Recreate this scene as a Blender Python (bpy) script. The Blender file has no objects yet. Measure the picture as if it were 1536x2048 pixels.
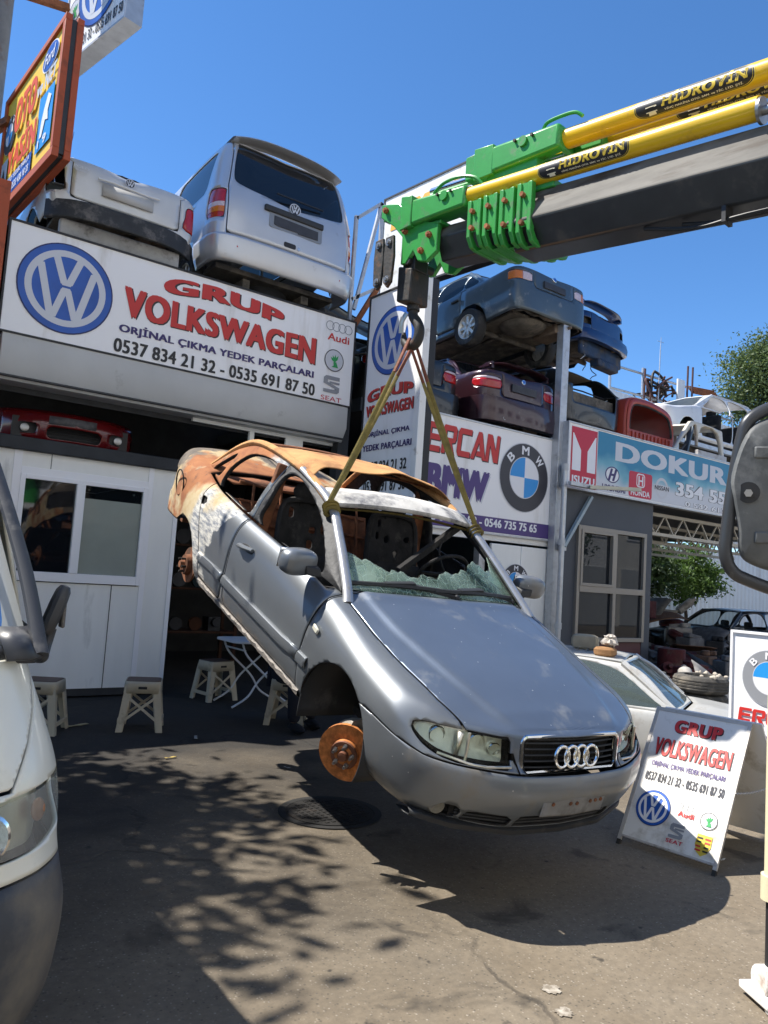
import bpy, bmesh, math, random
import numpy as np
from mathutils import Vector, Matrix
random.seed(7); RNG = np.random.default_rng(7)
scene = bpy.context.scene
COL = scene.collection
R = math.radians

# ------------------------------------------------------------------ camera
cam_d = bpy.data.cameras.new('camera'); cam = bpy.data.objects.new('camera', cam_d); COL.objects.link(cam)
YAW, PITCH, ROLL, FOC = R(54.139), R(5.047), R(3.739), 1512.5
CAM = np.array([0.0, 0.0, 1.5])
_f = np.array([math.cos(YAW)*math.cos(PITCH), math.sin(YAW)*math.cos(PITCH), math.sin(PITCH)])
_r = np.array([math.sin(YAW), -math.cos(YAW), 0.0]); _u = np.cross(_r, _f)
_r2 = _r*math.cos(ROLL) + _u*math.sin(ROLL); _u2 = -_r*math.sin(ROLL) + _u*math.cos(ROLL)
M4 = Matrix.Identity(4)
for i in range(3):
    M4[i][0], M4[i][1], M4[i][2], M4[i][3] = _r2[i], _u2[i], -_f[i], CAM[i]
cam.matrix_world = M4
cam_d.sensor_fit = 'VERTICAL'; cam_d.sensor_height = 36; cam_d.lens = FOC/2048*36
cam_d.clip_start = 0.05; cam_d.clip_end = 3000
scene.camera = cam

# ------------------------------------------------------------------ world, sun, exposure
SUN_AZ, SUN_EL = R(136.5), R(57.5)      # world angle (ccw from X) the sun stands at, elevation
world = bpy.data.worlds.new('World'); scene.world = world; world.use_nodes = True
wn = world.node_tree.nodes; wl = world.node_tree.links
sky = wn.new('ShaderNodeTexSky'); sky.sky_type = 'NISHITA'; sky.sun_disc = False
sky.sun_elevation = SUN_EL; sky.sun_rotation = R(90) - SUN_AZ
sky.air_density = 1.0; sky.dust_density = 0.0; sky.ozone_density = 5.0; sky.altitude = 1500
bg = wn['Background']; bg.inputs['Strength'].default_value = 0.105
hs = wn.new('ShaderNodeHueSaturation'); hs.inputs['Saturation'].default_value = 1.15
wl.new(sky.outputs['Color'], hs.inputs['Color']); wl.new(hs.outputs['Color'], bg.inputs['Color'])
sun_d = bpy.data.lights.new('sun', 'SUN'); sun_o = bpy.data.objects.new('sun', sun_d); COL.objects.link(sun_o)
sun_d.energy = 4.2; sun_d.angle = R(0.53); sun_d.color = (1.0, 0.95, 0.87)
_sd = Vector((math.cos(SUN_AZ)*math.cos(SUN_EL), math.sin(SUN_AZ)*math.cos(SUN_EL), math.sin(SUN_EL)))
sun_o.rotation_euler = _sd.to_track_quat('Z', 'Y').to_euler(); sun_o.location = (0, 0, 30)
scene.render.engine = 'CYCLES'
scene.view_settings.view_transform = 'Standard'; scene.view_settings.look = 'None'
scene.view_settings.exposure = 1.1; scene.view_settings.gamma = 1
scene.render.resolution_x, scene.render.resolution_y = 768, 1024

# ------------------------------------------------------------------ naming helpers
def tag(o, label=None, cat=None, group=None, kind=None):
    if label: o['label'] = label
    if cat: o['category'] = cat
    if group: o['group'] = group
    if kind: o['kind'] = kind
    return o
def thing(name, label, cat, loc=(0, 0, 0), rz=0.0, group=None, mat=None):
    o = bpy.data.objects.new(name, None); COL.objects.link(o); o.empty_display_size = .2
    if mat is not None: o.matrix_world = mat
    else:
        o.location = loc; o.rotation_euler = (0, 0, rz)
    return tag(o, label, cat, group)
def dup(root, loc=None, rz=None, label=None, mat=None):
    def cp(o, par):
        c = o.copy(); COL.objects.link(c); c.parent = par
        for ch in [k for k in bpy.data.objects if k.parent == o]: cp(ch, c)
        return c
    r = cp(root, None)
    if loc is not None: r.location = loc
    if rz is not None: r.rotation_euler = (0, 0, rz)
    if mat is not None: r.matrix_world = mat
    if label: r['label'] = label
    return r

# ------------------------------------------------------------------ materials
_M = {}
def mat(name, col, rough=.5, metal=0., var=0., vscale=6., bump=0., bscale=40., coat=0., spec=.5, dirt=None, dscale=2.5, damt=.5, emis=None, alpha=1., trans=0., ior=1.45, stretch=(1, 1, 1), flake=0.):
    """principled surface; var = colour variation, dirt = second colour in noisy patches, bump = height noise"""
    if name in _M: return _M[name]
    m = bpy.data.materials.new(name); m.use_nodes = True; _M[name] = m
    nt = m.node_tree; N = nt.nodes; L = nt.links; b = N['Principled BSDF']
    c4 = (*col, 1)
    b.inputs['Base Color'].default_value = c4; b.inputs['Roughness'].default_value = rough; b.inputs['Metallic'].default_value = metal
    b.inputs['Coat Weight'].default_value = coat; b.inputs['Coat Roughness'].default_value = .08
    b.inputs['Specular IOR Level'].default_value = spec; b.inputs['IOR'].default_value = ior
    b.inputs['Transmission Weight'].default_value = trans; b.inputs['Alpha'].default_value = alpha
    m.diffuse_color = c4
    need = var or dirt or bump
    if need:
        tc = N.new('ShaderNodeTexCoord'); mp = N.new('ShaderNodeMapping'); mp.inputs['Scale'].default_value = stretch
        L.new(tc.outputs['Object'], mp.inputs['Vector'])
    src = None
    if var:
        n = N.new('ShaderNodeTexNoise'); n.inputs['Scale'].default_value = vscale; n.inputs['Detail'].default_value = 6; n.inputs['Roughness'].default_value = .6
        L.new(mp.outputs[0], n.inputs['Vector'])
        r = N.new('ShaderNodeMapRange'); r.inputs['From Min'].default_value = .3; r.inputs['From Max'].default_value = .7
        r.inputs['To Min'].default_value = 1-var; r.inputs['To Max'].default_value = 1+var
        L.new(n.outputs['Fac'], r.inputs['Value'])
        mx = N.new('ShaderNodeVectorMath'); mx.operation = 'SCALE'; mx.inputs[0].default_value = col
        L.new(r.outputs[0], mx.inputs['Scale']); src = mx.outputs[0]
    if dirt:
        n = N.new('ShaderNodeTexNoise'); n.inputs['Scale'].default_value = dscale; n.inputs['Detail'].default_value = 9; n.inputs['Roughness'].default_value = .65
        L.new(mp.outputs[0], n.inputs['Vector'])
        r = N.new('ShaderNodeMapRange'); r.inputs['From Min'].default_value = .68-.36*damt; r.inputs['From Max'].default_value = .84-.3*damt
        L.new(n.outputs['Fac'], r.inputs['Value'])
        mx = N.new('ShaderNodeMix'); mx.data_type = 'RGBA'; mx.inputs['A'].default_value = c4; mx.inputs['B'].default_value = (*dirt, 1)
        if src: L.new(src, mx.inputs['A'])
        L.new(r.outputs[0], mx.inputs['Factor']); src = mx.outputs['Result']
        rr = N.new('ShaderNodeMapRange'); rr.inputs['To Min'].default_value = rough; rr.inputs['To Max'].default_value = max(rough, .75)
        L.new(r.outputs[0], rr.inputs['Value']); L.new(rr.outputs[0], b.inputs['Roughness'])
    if src: L.new(src, b.inputs['Base Color'])
    if bump:
        n = N.new('ShaderNodeTexNoise'); n.inputs['Scale'].default_value = bscale; n.inputs['Detail'].default_value = 5
        L.new(mp.outputs[0], n.inputs['Vector'])
        bp = N.new('ShaderNodeBump'); bp.inputs['Strength'].default_value = bump; bp.inputs['Distance'].default_value = .01
        L.new(n.outputs['Fac'], bp.inputs['Height']); L.new(bp.outputs[0], b.inputs['Normal'])
    if emis:
        b.inputs['Emission Color'].default_value = (*emis[0], 1); b.inputs['Emission Strength'].default_value = emis[1]
    return m
def glassy(name, col=(.02, .025, .03), rough=.03, see=0.25):
    """window pane: mirror-like coat over a partly see-through dark sheet"""
    if name in _M: return _M[name]
    m = bpy.data.materials.new(name); m.use_nodes = True; _M[name] = m
    nt = m.node_tree; N = nt.nodes; L = nt.links; b = N['Principled BSDF']
    b.inputs['Base Color'].default_value = (*col, 1); b.inputs['Roughness'].default_value = rough; b.inputs['Specular IOR Level'].default_value = .8
    t = N.new('ShaderNodeBsdfTransparent'); t.inputs['Color'].default_value = (.75, .82, .8, 1)
    mx = N.new('ShaderNodeMixShader'); mx.inputs[0].default_value = see
    L.new(b.outputs[0], mx.inputs[1]); L.new(t.outputs[0], mx.inputs[2]); L.new(mx.outputs[0], N['Material Output'].inputs['Surface'])
    return m

# ------------------------------------------------------------------ mesh helpers
class MB:
    """collects shapes; build() links them as ONE mesh object"""
    def __init__(s): s.v = []; s.f = []; s.m = []
    def add(s, V, F, M=None, mi=0):
        o = len(s.v)
        for p in V: s.v.append(tuple((M @ Vector(p))[:3]) if M is not None else (float(p[0]), float(p[1]), float(p[2])))
        for f in F: s.f.append(tuple(o+i for i in f)); s.m.append(mi)
        return s
    def box(s, a, b, M=None, mi=0):
        x0, y0, z0 = a; x1, y1, z1 = b
        V = [(x0, y0, z0), (x1, y0, z0), (x1, y1, z0), (x0, y1, z0), (x0, y0, z1), (x1, y0, z1), (x1, y1, z1), (x0, y1, z1)]
        F = [(3, 2, 1, 0), (4, 5, 6, 7), (0, 1, 5, 4), (1, 2, 6, 5), (2, 3, 7, 6), (3, 0, 4, 7)]
        return s.add(V, F, M, mi)
    def cbox(s, c, d, M=None, mi=0):
        return s.box([c[i]-d[i]/2 for i in range(3)], [c[i]+d[i]/2 for i in range(3)], M, mi)
    def hexa(s, V8, M=None, mi=0):
        return s.add(V8, [(3, 2, 1, 0), (4, 5, 6, 7), (0, 1, 5, 4), (1, 2, 6, 5), (2, 3, 7, 6), (3, 0, 4, 7)], M, mi)
    def frame_of(s, d, up=None):
        d = Vector(d).normalized(); u = Vector(up) if up is not None else (Vector((0, 0, 1)) if abs(d.z) < .95 else Vector((1, 0, 0)))
        a = u.cross(d).normalized(); return a, d.cross(a).normalized()
    def bar(s, p, q, w, h=None, up=None, M=None, mi=0):
        h = h or w; p = Vector(p); q = Vector(q); a, b = s.frame_of(q-p, up)
        V = [c + a*i*w/2 + b*j*h/2 for c in (p, q) for i, j in ((-1, -1), (1, -1), (1, 1), (-1, 1))]
        return s.hexa(V, M, mi)
    def cyl(s, p, q, r, r2=None, n=20, M=None, mi=0, cap=True):
        r2 = r if r2 is None else r2; p = Vector(p); q = Vector(q); a, b = s.frame_of(q-p)
        V = []
        for c, rr in ((p, r), (q, r2)):
            for i in range(n):
                t = 2*math.pi*i/n; V.append(c + a*rr*math.cos(t) + b*rr*math.sin(t))
        F = [(i, (i+1) % n, n+(i+1) % n, n+i) for i in range(n)]
        if cap: F += [tuple(range(n))[::-1], tuple(range(n, 2*n))]
        return s.add(V, F, M, mi)
    def lathe(s, p, axis, prof, n=28, M=None, mi=0, closed=False):
        """prof = [(distance along axis, radius)]"""
        p = Vector(p); ax = Vector(axis).normalized(); a, b = s.frame_of(ax); V = []; k = len(prof)
        for d, r in prof:
            for i in range(n):
                t = 2*math.pi*i/n; V.append(p + ax*d + a*r*math.cos(t) + b*r*math.sin(t))
        F = []
        for j in range(k if closed else k-1):
            j2 = (j+1) % k
            F += [(j*n+i, j*n+(i+1) % n, j2*n+(i+1) % n, j2*n+i) for i in range(n)]
        if not closed: F += [tuple(range(n))[::-1], tuple(range((k-1)*n, k*n))]
        return s.add(V, F, M, mi)
    def tube(s, P, r, n=10, M=None, mi=0, closed=False, flat=1.0, up=None):
        P = [Vector(p) for p in P]; k = len(P); V = []; pa = None
        rr = r if hasattr(r, '__len__') else [r]*k
        for i in range(k):
            d = (P[(i+1) % k]-P[i-1]) if closed or 0 < i < k-1 else (P[1]-P[0] if i == 0 else P[-1]-P[-2])
            if d.length < 1e-9: d = Vector((0, 0, 1))
            d.normalize()
            if pa is None:
                a, b = s.frame_of(d, up)
            else:
                a = (pa - d*pa.dot(d)).normalized(); b = d.cross(a)
            pa = a
            for j in range(n):
                t = 2*math.pi*j/n; V.append(P[i] + a*rr[i]*math.cos(t) + b*rr[i]*flat*math.sin(t))
        F = []
        for i in range(k if closed else k-1):
            i2 = (i+1) % k
            F += [(i*n+j, i*n+(j+1) % n, i2*n+(j+1) % n, i2*n+j) for j in range(n)]
        if not closed: F += [tuple(range(n))[::-1], tuple(range((k-1)*n, k*n))]
        return s.add(V, F, M, mi)
    def prism(s, poly, o, u, v, d, M=None, mi=0):
        """2-D outline in the plane (o,u,v), extruded by vector d"""
        o, u, v, d = Vector(o), Vector(u), Vector(v), Vector(d); n = len(poly)
        ar = sum(poly[i][0]*poly[(i+1) % n][1]-poly[(i+1) % n][0]*poly[i][1] for i in range(n))
        if (ar > 0) != (u.cross(v).dot(d) > 0): poly = poly[::-1]
        B = [o + u*x + v*y for x, y in poly]; V = B + [p+d for p in B]
        F = [tuple(range(n))[::-1], tuple(range(n, 2*n))] + [(i, (i+1) % n, n+(i+1) % n, n+i) for i in range(n)]
        return s.add(V, F, M, mi)
    def ball(s, c, r, n=16, m=10, M=None, mi=0, fn=None):
        r3 = r if hasattr(r, '__len__') else (r, r, r); V = []
        for j in range(m+1):
            ph = math.pi*j/m
            for i in range(n):
                t = 2*math.pi*i/n; d = Vector((math.sin(ph)*math.cos(t), math.sin(ph)*math.sin(t), math.cos(ph)))
                k = fn(d) if fn else 1.0
                V.append((c[0]+d.x*r3[0]*k, c[1]+d.y*r3[1]*k, c[2]+d.z*r3[2]*k))
        F = [(j*n+i, (j+1)*n+i, (j+1)*n+(i+1) % n, j*n+(i+1) % n) for j in range(m) for i in range(n)]
        return s.add(V, F, M, mi)
    def grid(s, G, M=None, mi=0, flip=False):
        a, b = len(G), len(G[0]); V = [p for row in G for p in row]
        F = [(i*b+j, (i+1)*b+j, (i+1)*b+j+1, i*b+j+1) for i in range(a-1) for j in range(b-1)]
        if flip: F = [f[::-1] for f in F]
        return s.add(V, F, M, mi)
    def build(s, name, mats, parent=None, ang=35, bevel=0, solid=0, weld=0, seg=2, soff=-1, subd=0, inner=None):
        me = bpy.data.meshes.new(name); me.from_pydata(s.v, [], s.f)
        mats = mats if isinstance(mats, (list, tuple)) else [mats]
        for m in mats: me.materials.append(m)
        if len(mats) > 1: me.polygons.foreach_set('material_index', s.m)
        if weld:
            bm = bmesh.new(); bm.from_mesh(me); bmesh.ops.remove_doubles(bm, verts=bm.verts, dist=weld)
            bmesh.ops.dissolve_degenerate(bm, dist=1e-6, edges=bm.edges); bm.to_mesh(me); bm.free()
        me.validate(); me.update()
        if ang:
            me.polygons.foreach_set('use_smooth', [True]*len(me.polygons)); me.set_sharp_from_angle(angle=R(ang))
        o = bpy.data.objects.new(name, me); COL.objects.link(o); o.parent = parent
        if solid:
            md = o.modifiers.new('solid', 'SOLIDIFY'); md.thickness = solid; md.offset = soff; md.use_even_offset = False
            if inner is not None: me.materials.append(inner); md.material_offset = md.material_offset_rim = len(me.materials)-1
        if bevel:
            md = o.modifiers.new('bevel', 'BEVEL'); md.width = bevel; md.segments = seg; md.limit_method = 'ANGLE'; md.angle_limit = R(40); md.harden_normals = False
        if subd:
            md = o.modifiers.new('sub', 'SUBSURF'); md.levels = subd; md.render_levels = subd
        return o

# ------------------------------------------------------------------ smooth control nets and exact cutting
def pchip(t, Y, q):
    """monotone cubic through rows Y at t, evaluated at q"""
    t = np.asarray(t, float); Y = np.asarray(Y, float); h = np.diff(t); sh = (slice(None),)+(None,)*(Y.ndim-1)
    d = np.diff(Y, axis=0)/h[sh]; m = np.zeros_like(Y)
    if len(t) > 2:
        w1 = (2*h[1:]+h[:-1])[sh]; w2 = (h[1:]+2*h[:-1])[sh]; a, b = d[:-1], d[1:]
        with np.errstate(divide='ignore', invalid='ignore'):
            hm = (w1+w2)/(w1/a+w2/b)
        m[1:-1] = np.where(a*b > 0, np.nan_to_num(hm), 0)
        m[0] = d[0]*1.5-m[1]*.5; m[-1] = d[-1]*1.5-m[-2]*.5
        m[0] = np.where(m[0]*d[0] < 0, 0, m[0]); m[-1] = np.where(m[-1]*d[-1] < 0, 0, m[-1])
    else: m[:] = d[0]
    q = np.asarray(q, float); i = np.clip(np.searchsorted(t, q, 'right')-1, 0, len(h)-1)
    s = ((q-t[i])/h[i])[sh]; H = h[i][sh]
    return (2*s**3-3*s**2+1)*Y[i]+(s**3-2*s**2+s)*H*m[i]+(-2*s**3+3*s**2)*Y[i+1]+(s**3-s**2)*H*m[i+1]
def samples(n, per): 
    per = per if hasattr(per, '__len__') else [per]*(n-1)
    return np.concatenate([[k+j/p for j in range(p)] for k, p in enumerate(per)]+[[n-1]])
def param(C, ax):
    """chord-length knots along axis ax, averaged over the other"""
    d = np.linalg.norm(np.diff(C, axis=ax), axis=2).mean(axis=1-ax)
    return np.concatenate([[0], np.cumsum(np.maximum(d, 1e-3))])
class Surf:
    def __init__(s, V, U, F): s.V, s.U, s.F = V, U, F
    @staticmethod
    def net(C, nu=8, nv=6):
        C = np.asarray(C, float); S, K, _ = C.shape
        qu, qv = samples(S, nu), samples(K, nv)
        tu, tv = param(C, 0), param(C, 1)
        A = pchip(tu, C, np.interp(qu, np.arange(S), tu))
        B = pchip(tv, A.transpose(1, 0, 2), np.interp(qv, np.arange(K), tv)).transpose(1, 0, 2)
        a, b = len(qu), len(qv)
        V = B.reshape(-1, 3); U = np.stack(np.meshgrid(qu, qv, indexing='ij'), -1).reshape(-1, 2)
        F = [(i*b+j, (i+1)*b+j, (i+1)*b+j+1, i*b+j+1) for i in range(a-1) for j in range(b-1)]
        return Surf(V, U, F)
    def cut(s, fn):
        """split exactly where fn changes sign -> (fn<0 part, fn>0 part)"""
        d = fn(s.V, s.U); d = np.where(np.abs(d) < 1e-7, 1e-7, d)
        V = list(s.V); U = list(s.U); cache = {}; A, B = [], []
        def mid(i, j):
            k = (i, j) if i < j else (j, i)
            if k not in cache:
                t = d[i]/(d[i]-d[j]); cache[k] = len(V)
                V.append(s.V[i]*(1-t)+s.V[j]*t); U.append(s.U[i]*(1-t)+s.U[j]*t)
            return cache[k]
        neg = d < 0
        for f in s.F:
            c = sum(neg[i] for i in f)
            if c == len(f): A.append(f)
            elif c == 0: B.append(f)
            else:
                fa, fb = [], []
                for a, i in enumerate(f):
                    j = f[(a+1) % len(f)]
                    (fa if neg[i] else fb).append(i)
                    if neg[i] != neg[j]:
                        m = mid(i, j); fa.append(m); fb.append(m)
                if len(fa) > 2: A.append(tuple(fa))
                if len(fb) > 2: B.append(tuple(fb))
        V = np.array(V); U = np.array(U)
        return Surf(V, U, A), Surf(V, U, B)
    def inside(s, fn, gap=0.): return s.cut(lambda V, U: fn(V, U)+gap)[0]
    def outside(s, fn, gap=0.): return s.cut(lambda V, U: fn(V, U)-gap)[1]
    def split(s, fn, gap=.003): return s.inside(fn, gap), s.outside(fn, gap)
    def compact(s):
        used = sorted({i for f in s.F for i in f}); mp = {k: n for n, k in enumerate(used)}
        return Surf(s.V[used], s.U[used], [tuple(mp[i] for i in f) for f in s.F])
    def mirror(s):
        V = s.V.copy(); V[:, 1] *= -1; return Surf(V, s.U, [f[::-1] for f in s.F])
    def mb(s, both=False, m=None, mi=0):
        m = m or MB(); c = s.compact()
        if len(c.F): m.add(c.V, c.F, None, mi)
        if both and len(c.F):
            c = c.mirror(); m.add(c.V, c.F, None, mi)
        return m
    def warp(s, fn): return Surf(fn(s.V, s.U), s.U, s.F)
def poly_sd(P, poly):
    """signed distance of 2-D points to a closed polygon, negative inside"""
    Q = np.asarray(poly, float); best = np.full(len(P), 1e9); ins = np.zeros(len(P), bool)
    for i in range(len(Q)):
        a, b = Q[i], Q[(i+1) % len(Q)]; e = b-a; w = P-a
        t = np.clip((w@e)/max(e@e, 1e-12), 0, 1); best = np.minimum(best, np.linalg.norm(w-t[:, None]*e, axis=1))
        c = ((a[1] > P[:, 1]) != (b[1] > P[:, 1]))
        with np.errstate(divide='ignore', invalid='ignore'):
            xi = a[0]+(P[:, 1]-a[1])*e[0]/(e[1] if e[1] else 1e-12)
        ins ^= c & (P[:, 0] < xi)
    return np.where(ins, -best, best)
def smooth_poly(pts, n=6, closed=True):
    P = np.asarray(pts, float); k = len(P); out = []
    for i in range(k if closed else k-1):
        a, b, c, d = (P[(i+j-1) % k] if closed else P[min(max(i+j-1, 0), k-1)] for j in range(4))
        for t in np.linspace(0, 1, n, endpoint=False):
            out.append(.5*((2*b)+(-a+c)*t+(2*a-5*b+4*c-d)*t*t+(-a+3*b-3*c+d)*t**3))
    if not closed: out.append(P[-1])
    return np.array(out)
def f_xz(poly): return lambda V, U: poly_sd(V[:, [0, 2]], poly)
def f_xy(poly): return lambda V, U: poly_sd(V[:, [0, 1]], poly)
def f_yz(poly): return lambda V, U: poly_sd(V[:, [1, 2]], poly)
def f_uv(poly, k=.1): return lambda V, U: poly_sd(U, poly)*k
def f_circ(cx, cz, r, kz=1.): return lambda V, U: np.hypot(V[:, 0]-cx, (V[:, 2]-cz)/kz)-r
def rrect(w, h, r, n=5, cx=0, cy=0):
    o = []
    for sx, sy, a0 in ((1, 1, 0), (-1, 1, 90), (-1, -1, 180), (1, -1, 270)):
        for i in range(n+1):
            t = R(a0+90*i/n); o.append((cx+sx*(w/2-r)+r*math.cos(t), cy+sy*(h/2-r)+r*math.sin(t)))
    return o
def circ(r, n=40, cx=0, cy=0, ry=None, a0=0, a1=360):
    ry = ry or r; full = abs(a1-a0) >= 360
    return [(cx+r*math.cos(R(a0+(a1-a0)*i/(n if full else n-1))), cy+ry*math.sin(R(a0+(a1-a0)*i/(n if full else n-1)))) for i in range(n)]

# ------------------------------------------------------------------ lettering
_T = {}
def text_geo(body, bold=.0, shear=0.):
    """flat filled lettering, normalised to a unit box"""
    k = (body, bold, shear)
    if k in _T: return _T[k]
    cu = bpy.data.curves.new('lettering', 'FONT'); cu.body = body; cu.size = 1; cu.shear = shear; cu.resolution_u = 4; cu.space_character = 1+bold*1.6
    o = bpy.data.objects.new('lettering', cu); COL.objects.link(o)
    dg = bpy.context.evaluated_depsgraph_get(); me = o.evaluated_get(dg).to_mesh()
    V = np.array([v.co[:2] for v in me.vertices]); F = [tuple(p.vertices) for p in me.polygons]; Z = np.zeros(len(V))
    if bold:      # heavier strokes: the same outline laid down again a little to each side
        n = len(V); sh = [(0, 0), (-bold, -bold*.4), (bold, bold*.4), (-bold, bold*.4), (bold, -bold*.4)]; F0 = F
        F = [tuple(i+k*n for i in f) for k in range(5) for f in F0]; Z = np.repeat(np.arange(5), n)*.00025; V = np.concatenate([V+np.array(d) for d in sh])
    o.evaluated_get(dg).to_mesh_clear(); bpy.data.objects.remove(o); bpy.data.curves.remove(cu)
    a, b = V.min(0), V.max(0); V = (V-a)/np.maximum(b-a, 1e-6)
    _T[k] = (np.column_stack([V, Z]), F); return _T[k]
class Board:
    """lettering and emblems on a flat sign: local u (right), v (up), w (out of the face), metres"""
    def __init__(s, o, u, v, parent, bank):
        s.o, s.u, s.v = Vector(o), Vector(u).normalized(), Vector(v).normalized(); s.w = s.u.cross(s.v); s.p = parent; s.bank = bank
    def P(s, x, y, w=0): return s.o + s.u*x + s.v*y + s.w*w
    def mesh(s, V, F, w): return MB().add([s.P(q[0], q[1], w+(q[2] if len(q) > 2 else 0)) for q in V], F)
    def text(s, body, x, y, wd, h, m, bold=.02, shear=0., w=.004, name='lettering', warp=None, to=None, out=None):
        if out: s.text(body, x+out[2]-out[1]*h*.8, y+out[3]-out[1]*h*.4, wd+1.6*out[1]*h, h+.8*out[1]*h, out[0], bold+out[1], shear, w-.0022, name, warp, to)
        V, F = text_geo(body, bold, shear); Q = V*np.array([wd, h, 1])+np.array([x, y, 0])
        if warp: Q = np.array([(*warp(*((q[:2]-(x, y))/(wd, h)), *q[:2]), q[2]) for q in Q])
        b = s.mesh(Q, F, w)
        if to is not None: to.add(b.v, b.f); return
        return b.build(name, s.bank[m], s.p, ang=0)
    def shape(s, polys, m, w=.004, name='emblem', to=None):
        b = MB() if to is None else to
        for p in polys: b.add([s.P(x, y, w) for x, y in p], [tuple(range(len(p)))])
        return b if to is not None else b.build(name, s.bank[m], s.p, ang=0)
    def ring(s, cx, cy, r0, r1, m, w=.004, name='emblem', n=48, ry=1., to=None):
        b = MB() if to is None else to; A = circ(r0, n, cx, cy, r0*ry); B = circ(r1, n, cx, cy, r1*ry)
        b.add([s.P(*p, w) for p in A+B], [(i, (i+1) % n, n+(i+1) % n, n+i) for i in range(n)])
        return b if to is not None else b.build(name, s.bank[m], s.p, ang=0)
# ------------------------------------------------------------------ shared materials
B = {}
def M_(k, *a, **kw): B[k] = mat(k, *a, **kw); return B[k]
M_('sign_white', (.90, .89, .88), .35, dirt=(.70, .67, .62), dscale=2.2, damt=.34, stretch=(1.6, 1, .22))
M_('sign_board_white', (.78, .76, .72), .45, dirt=(.45, .41, .34), dscale=5, damt=.42)
M_('ink_red', (.58, .035, .03), .4); M_('ink_orange', (.75, .16, .02), .4); M_('ink_navy', (.045, .03, .14), .4)
M_('ink_black', (.02, .02, .022), .4); M_('ink_white', (.82, .82, .84), .4); M_('ink_purple', (.085, .05, .20), .4)
M_('ink_blue', (.02, .10, .42), .35, var=.25, vscale=1.5); M_('ink_deep_blue', (.01, .02, .11), .35); M_('ink_sky', (.03, .30, .72), .35)
M_('ink_silver', (.62, .64, .68), .35); M_('ink_grey', (.28, .29, .31), .4); M_('ink_green', (.03, .33, .09), .4); M_('ink_light_grey', (.6, .61, .64), .4)
M_('ink_crimson', (.55, .02, .05), .4); M_('ink_gold', (.70, .52, .06), .35); M_('ink_cream', (.8, .74, .55), .4); M_('ink_pale_orange', (.85, .42, .06), .45)
M_('black_metal', (.02, .02, .022), .5, bump=.1); M_('dark_trim', (.035, .037, .04), .55, var=.2)
M_('dark_fascia', (.022, .026, .032), .6, var=.25)
M_('panel_white', (.86, .86, .82), .45, var=.05, vscale=3, dirt=(.5, .5, .46), dscale=3, damt=.2, stretch=(1, 1, .25))
M_('pvc_white', (.90, .90, .91), .3); M_('grey_sheet', (.50, .51, .51), .4, var=.06, vscale=2, dirt=(.25, .25, .24), dscale=3, damt=.15)
M_('galvanised', (.52, .53, .54), .42, .55, var=.12, vscale=9, dirt=(.3, .28, .25), dscale=5, damt=.3)
M_('white_post', (.80, .80, .78), .4, dirt=(.4, .36, .3), dscale=6, damt=.3)
M_('rust', (.30, .105, .04), .85, var=.35, vscale=14, bump=.4, bscale=60, dirt=(.12, .045, .025), dscale=8, damt=.5)
M_('rust_red_paint', (.42, .085, .03), .6, dirt=(.2, .06, .03), dscale=7, damt=.35)
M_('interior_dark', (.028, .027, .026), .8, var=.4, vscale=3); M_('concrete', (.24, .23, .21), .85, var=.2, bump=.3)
M_('rubber', (.028, .028, .028), .8, bump=.2, dirt=(.09, .085, .075), dscale=6, damt=.5); M_('chrome', (.78, .79, .80), .14, 1.0)
M_('beige_plastic', (.52, .46, .34), .5, var=.06, dirt=(.3, .25, .18), dscale=9, damt=.25); M_('brown_plastic', (.10, .055, .04), .55)
M_('white_tube', (.62, .64, .66), .35); M_('cloth_black', (.012, .013, .016), .9, var=.3); M_('skin', (.45, .27, .19), .55)
M_('steel', (.35, .35, .35), .35, .9, var=.2); M_('dark_iron', (.045, .043, .04), .6, .5, var=.3, dirt=(.14, .075, .045), dscale=12, damt=.4, bump=.3)
for k_, a_ in (('window_glass', ((.012, .016, .02), .02, .6)), ('dark_glass', ((.008, .01, .013), .03, .08)), ('clear_glass', ((.05, .06, .06), .02, .72))): B[k_] = glassy(k_, *a_)
M_('blind', (.40, .41, .38), .8)

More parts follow.
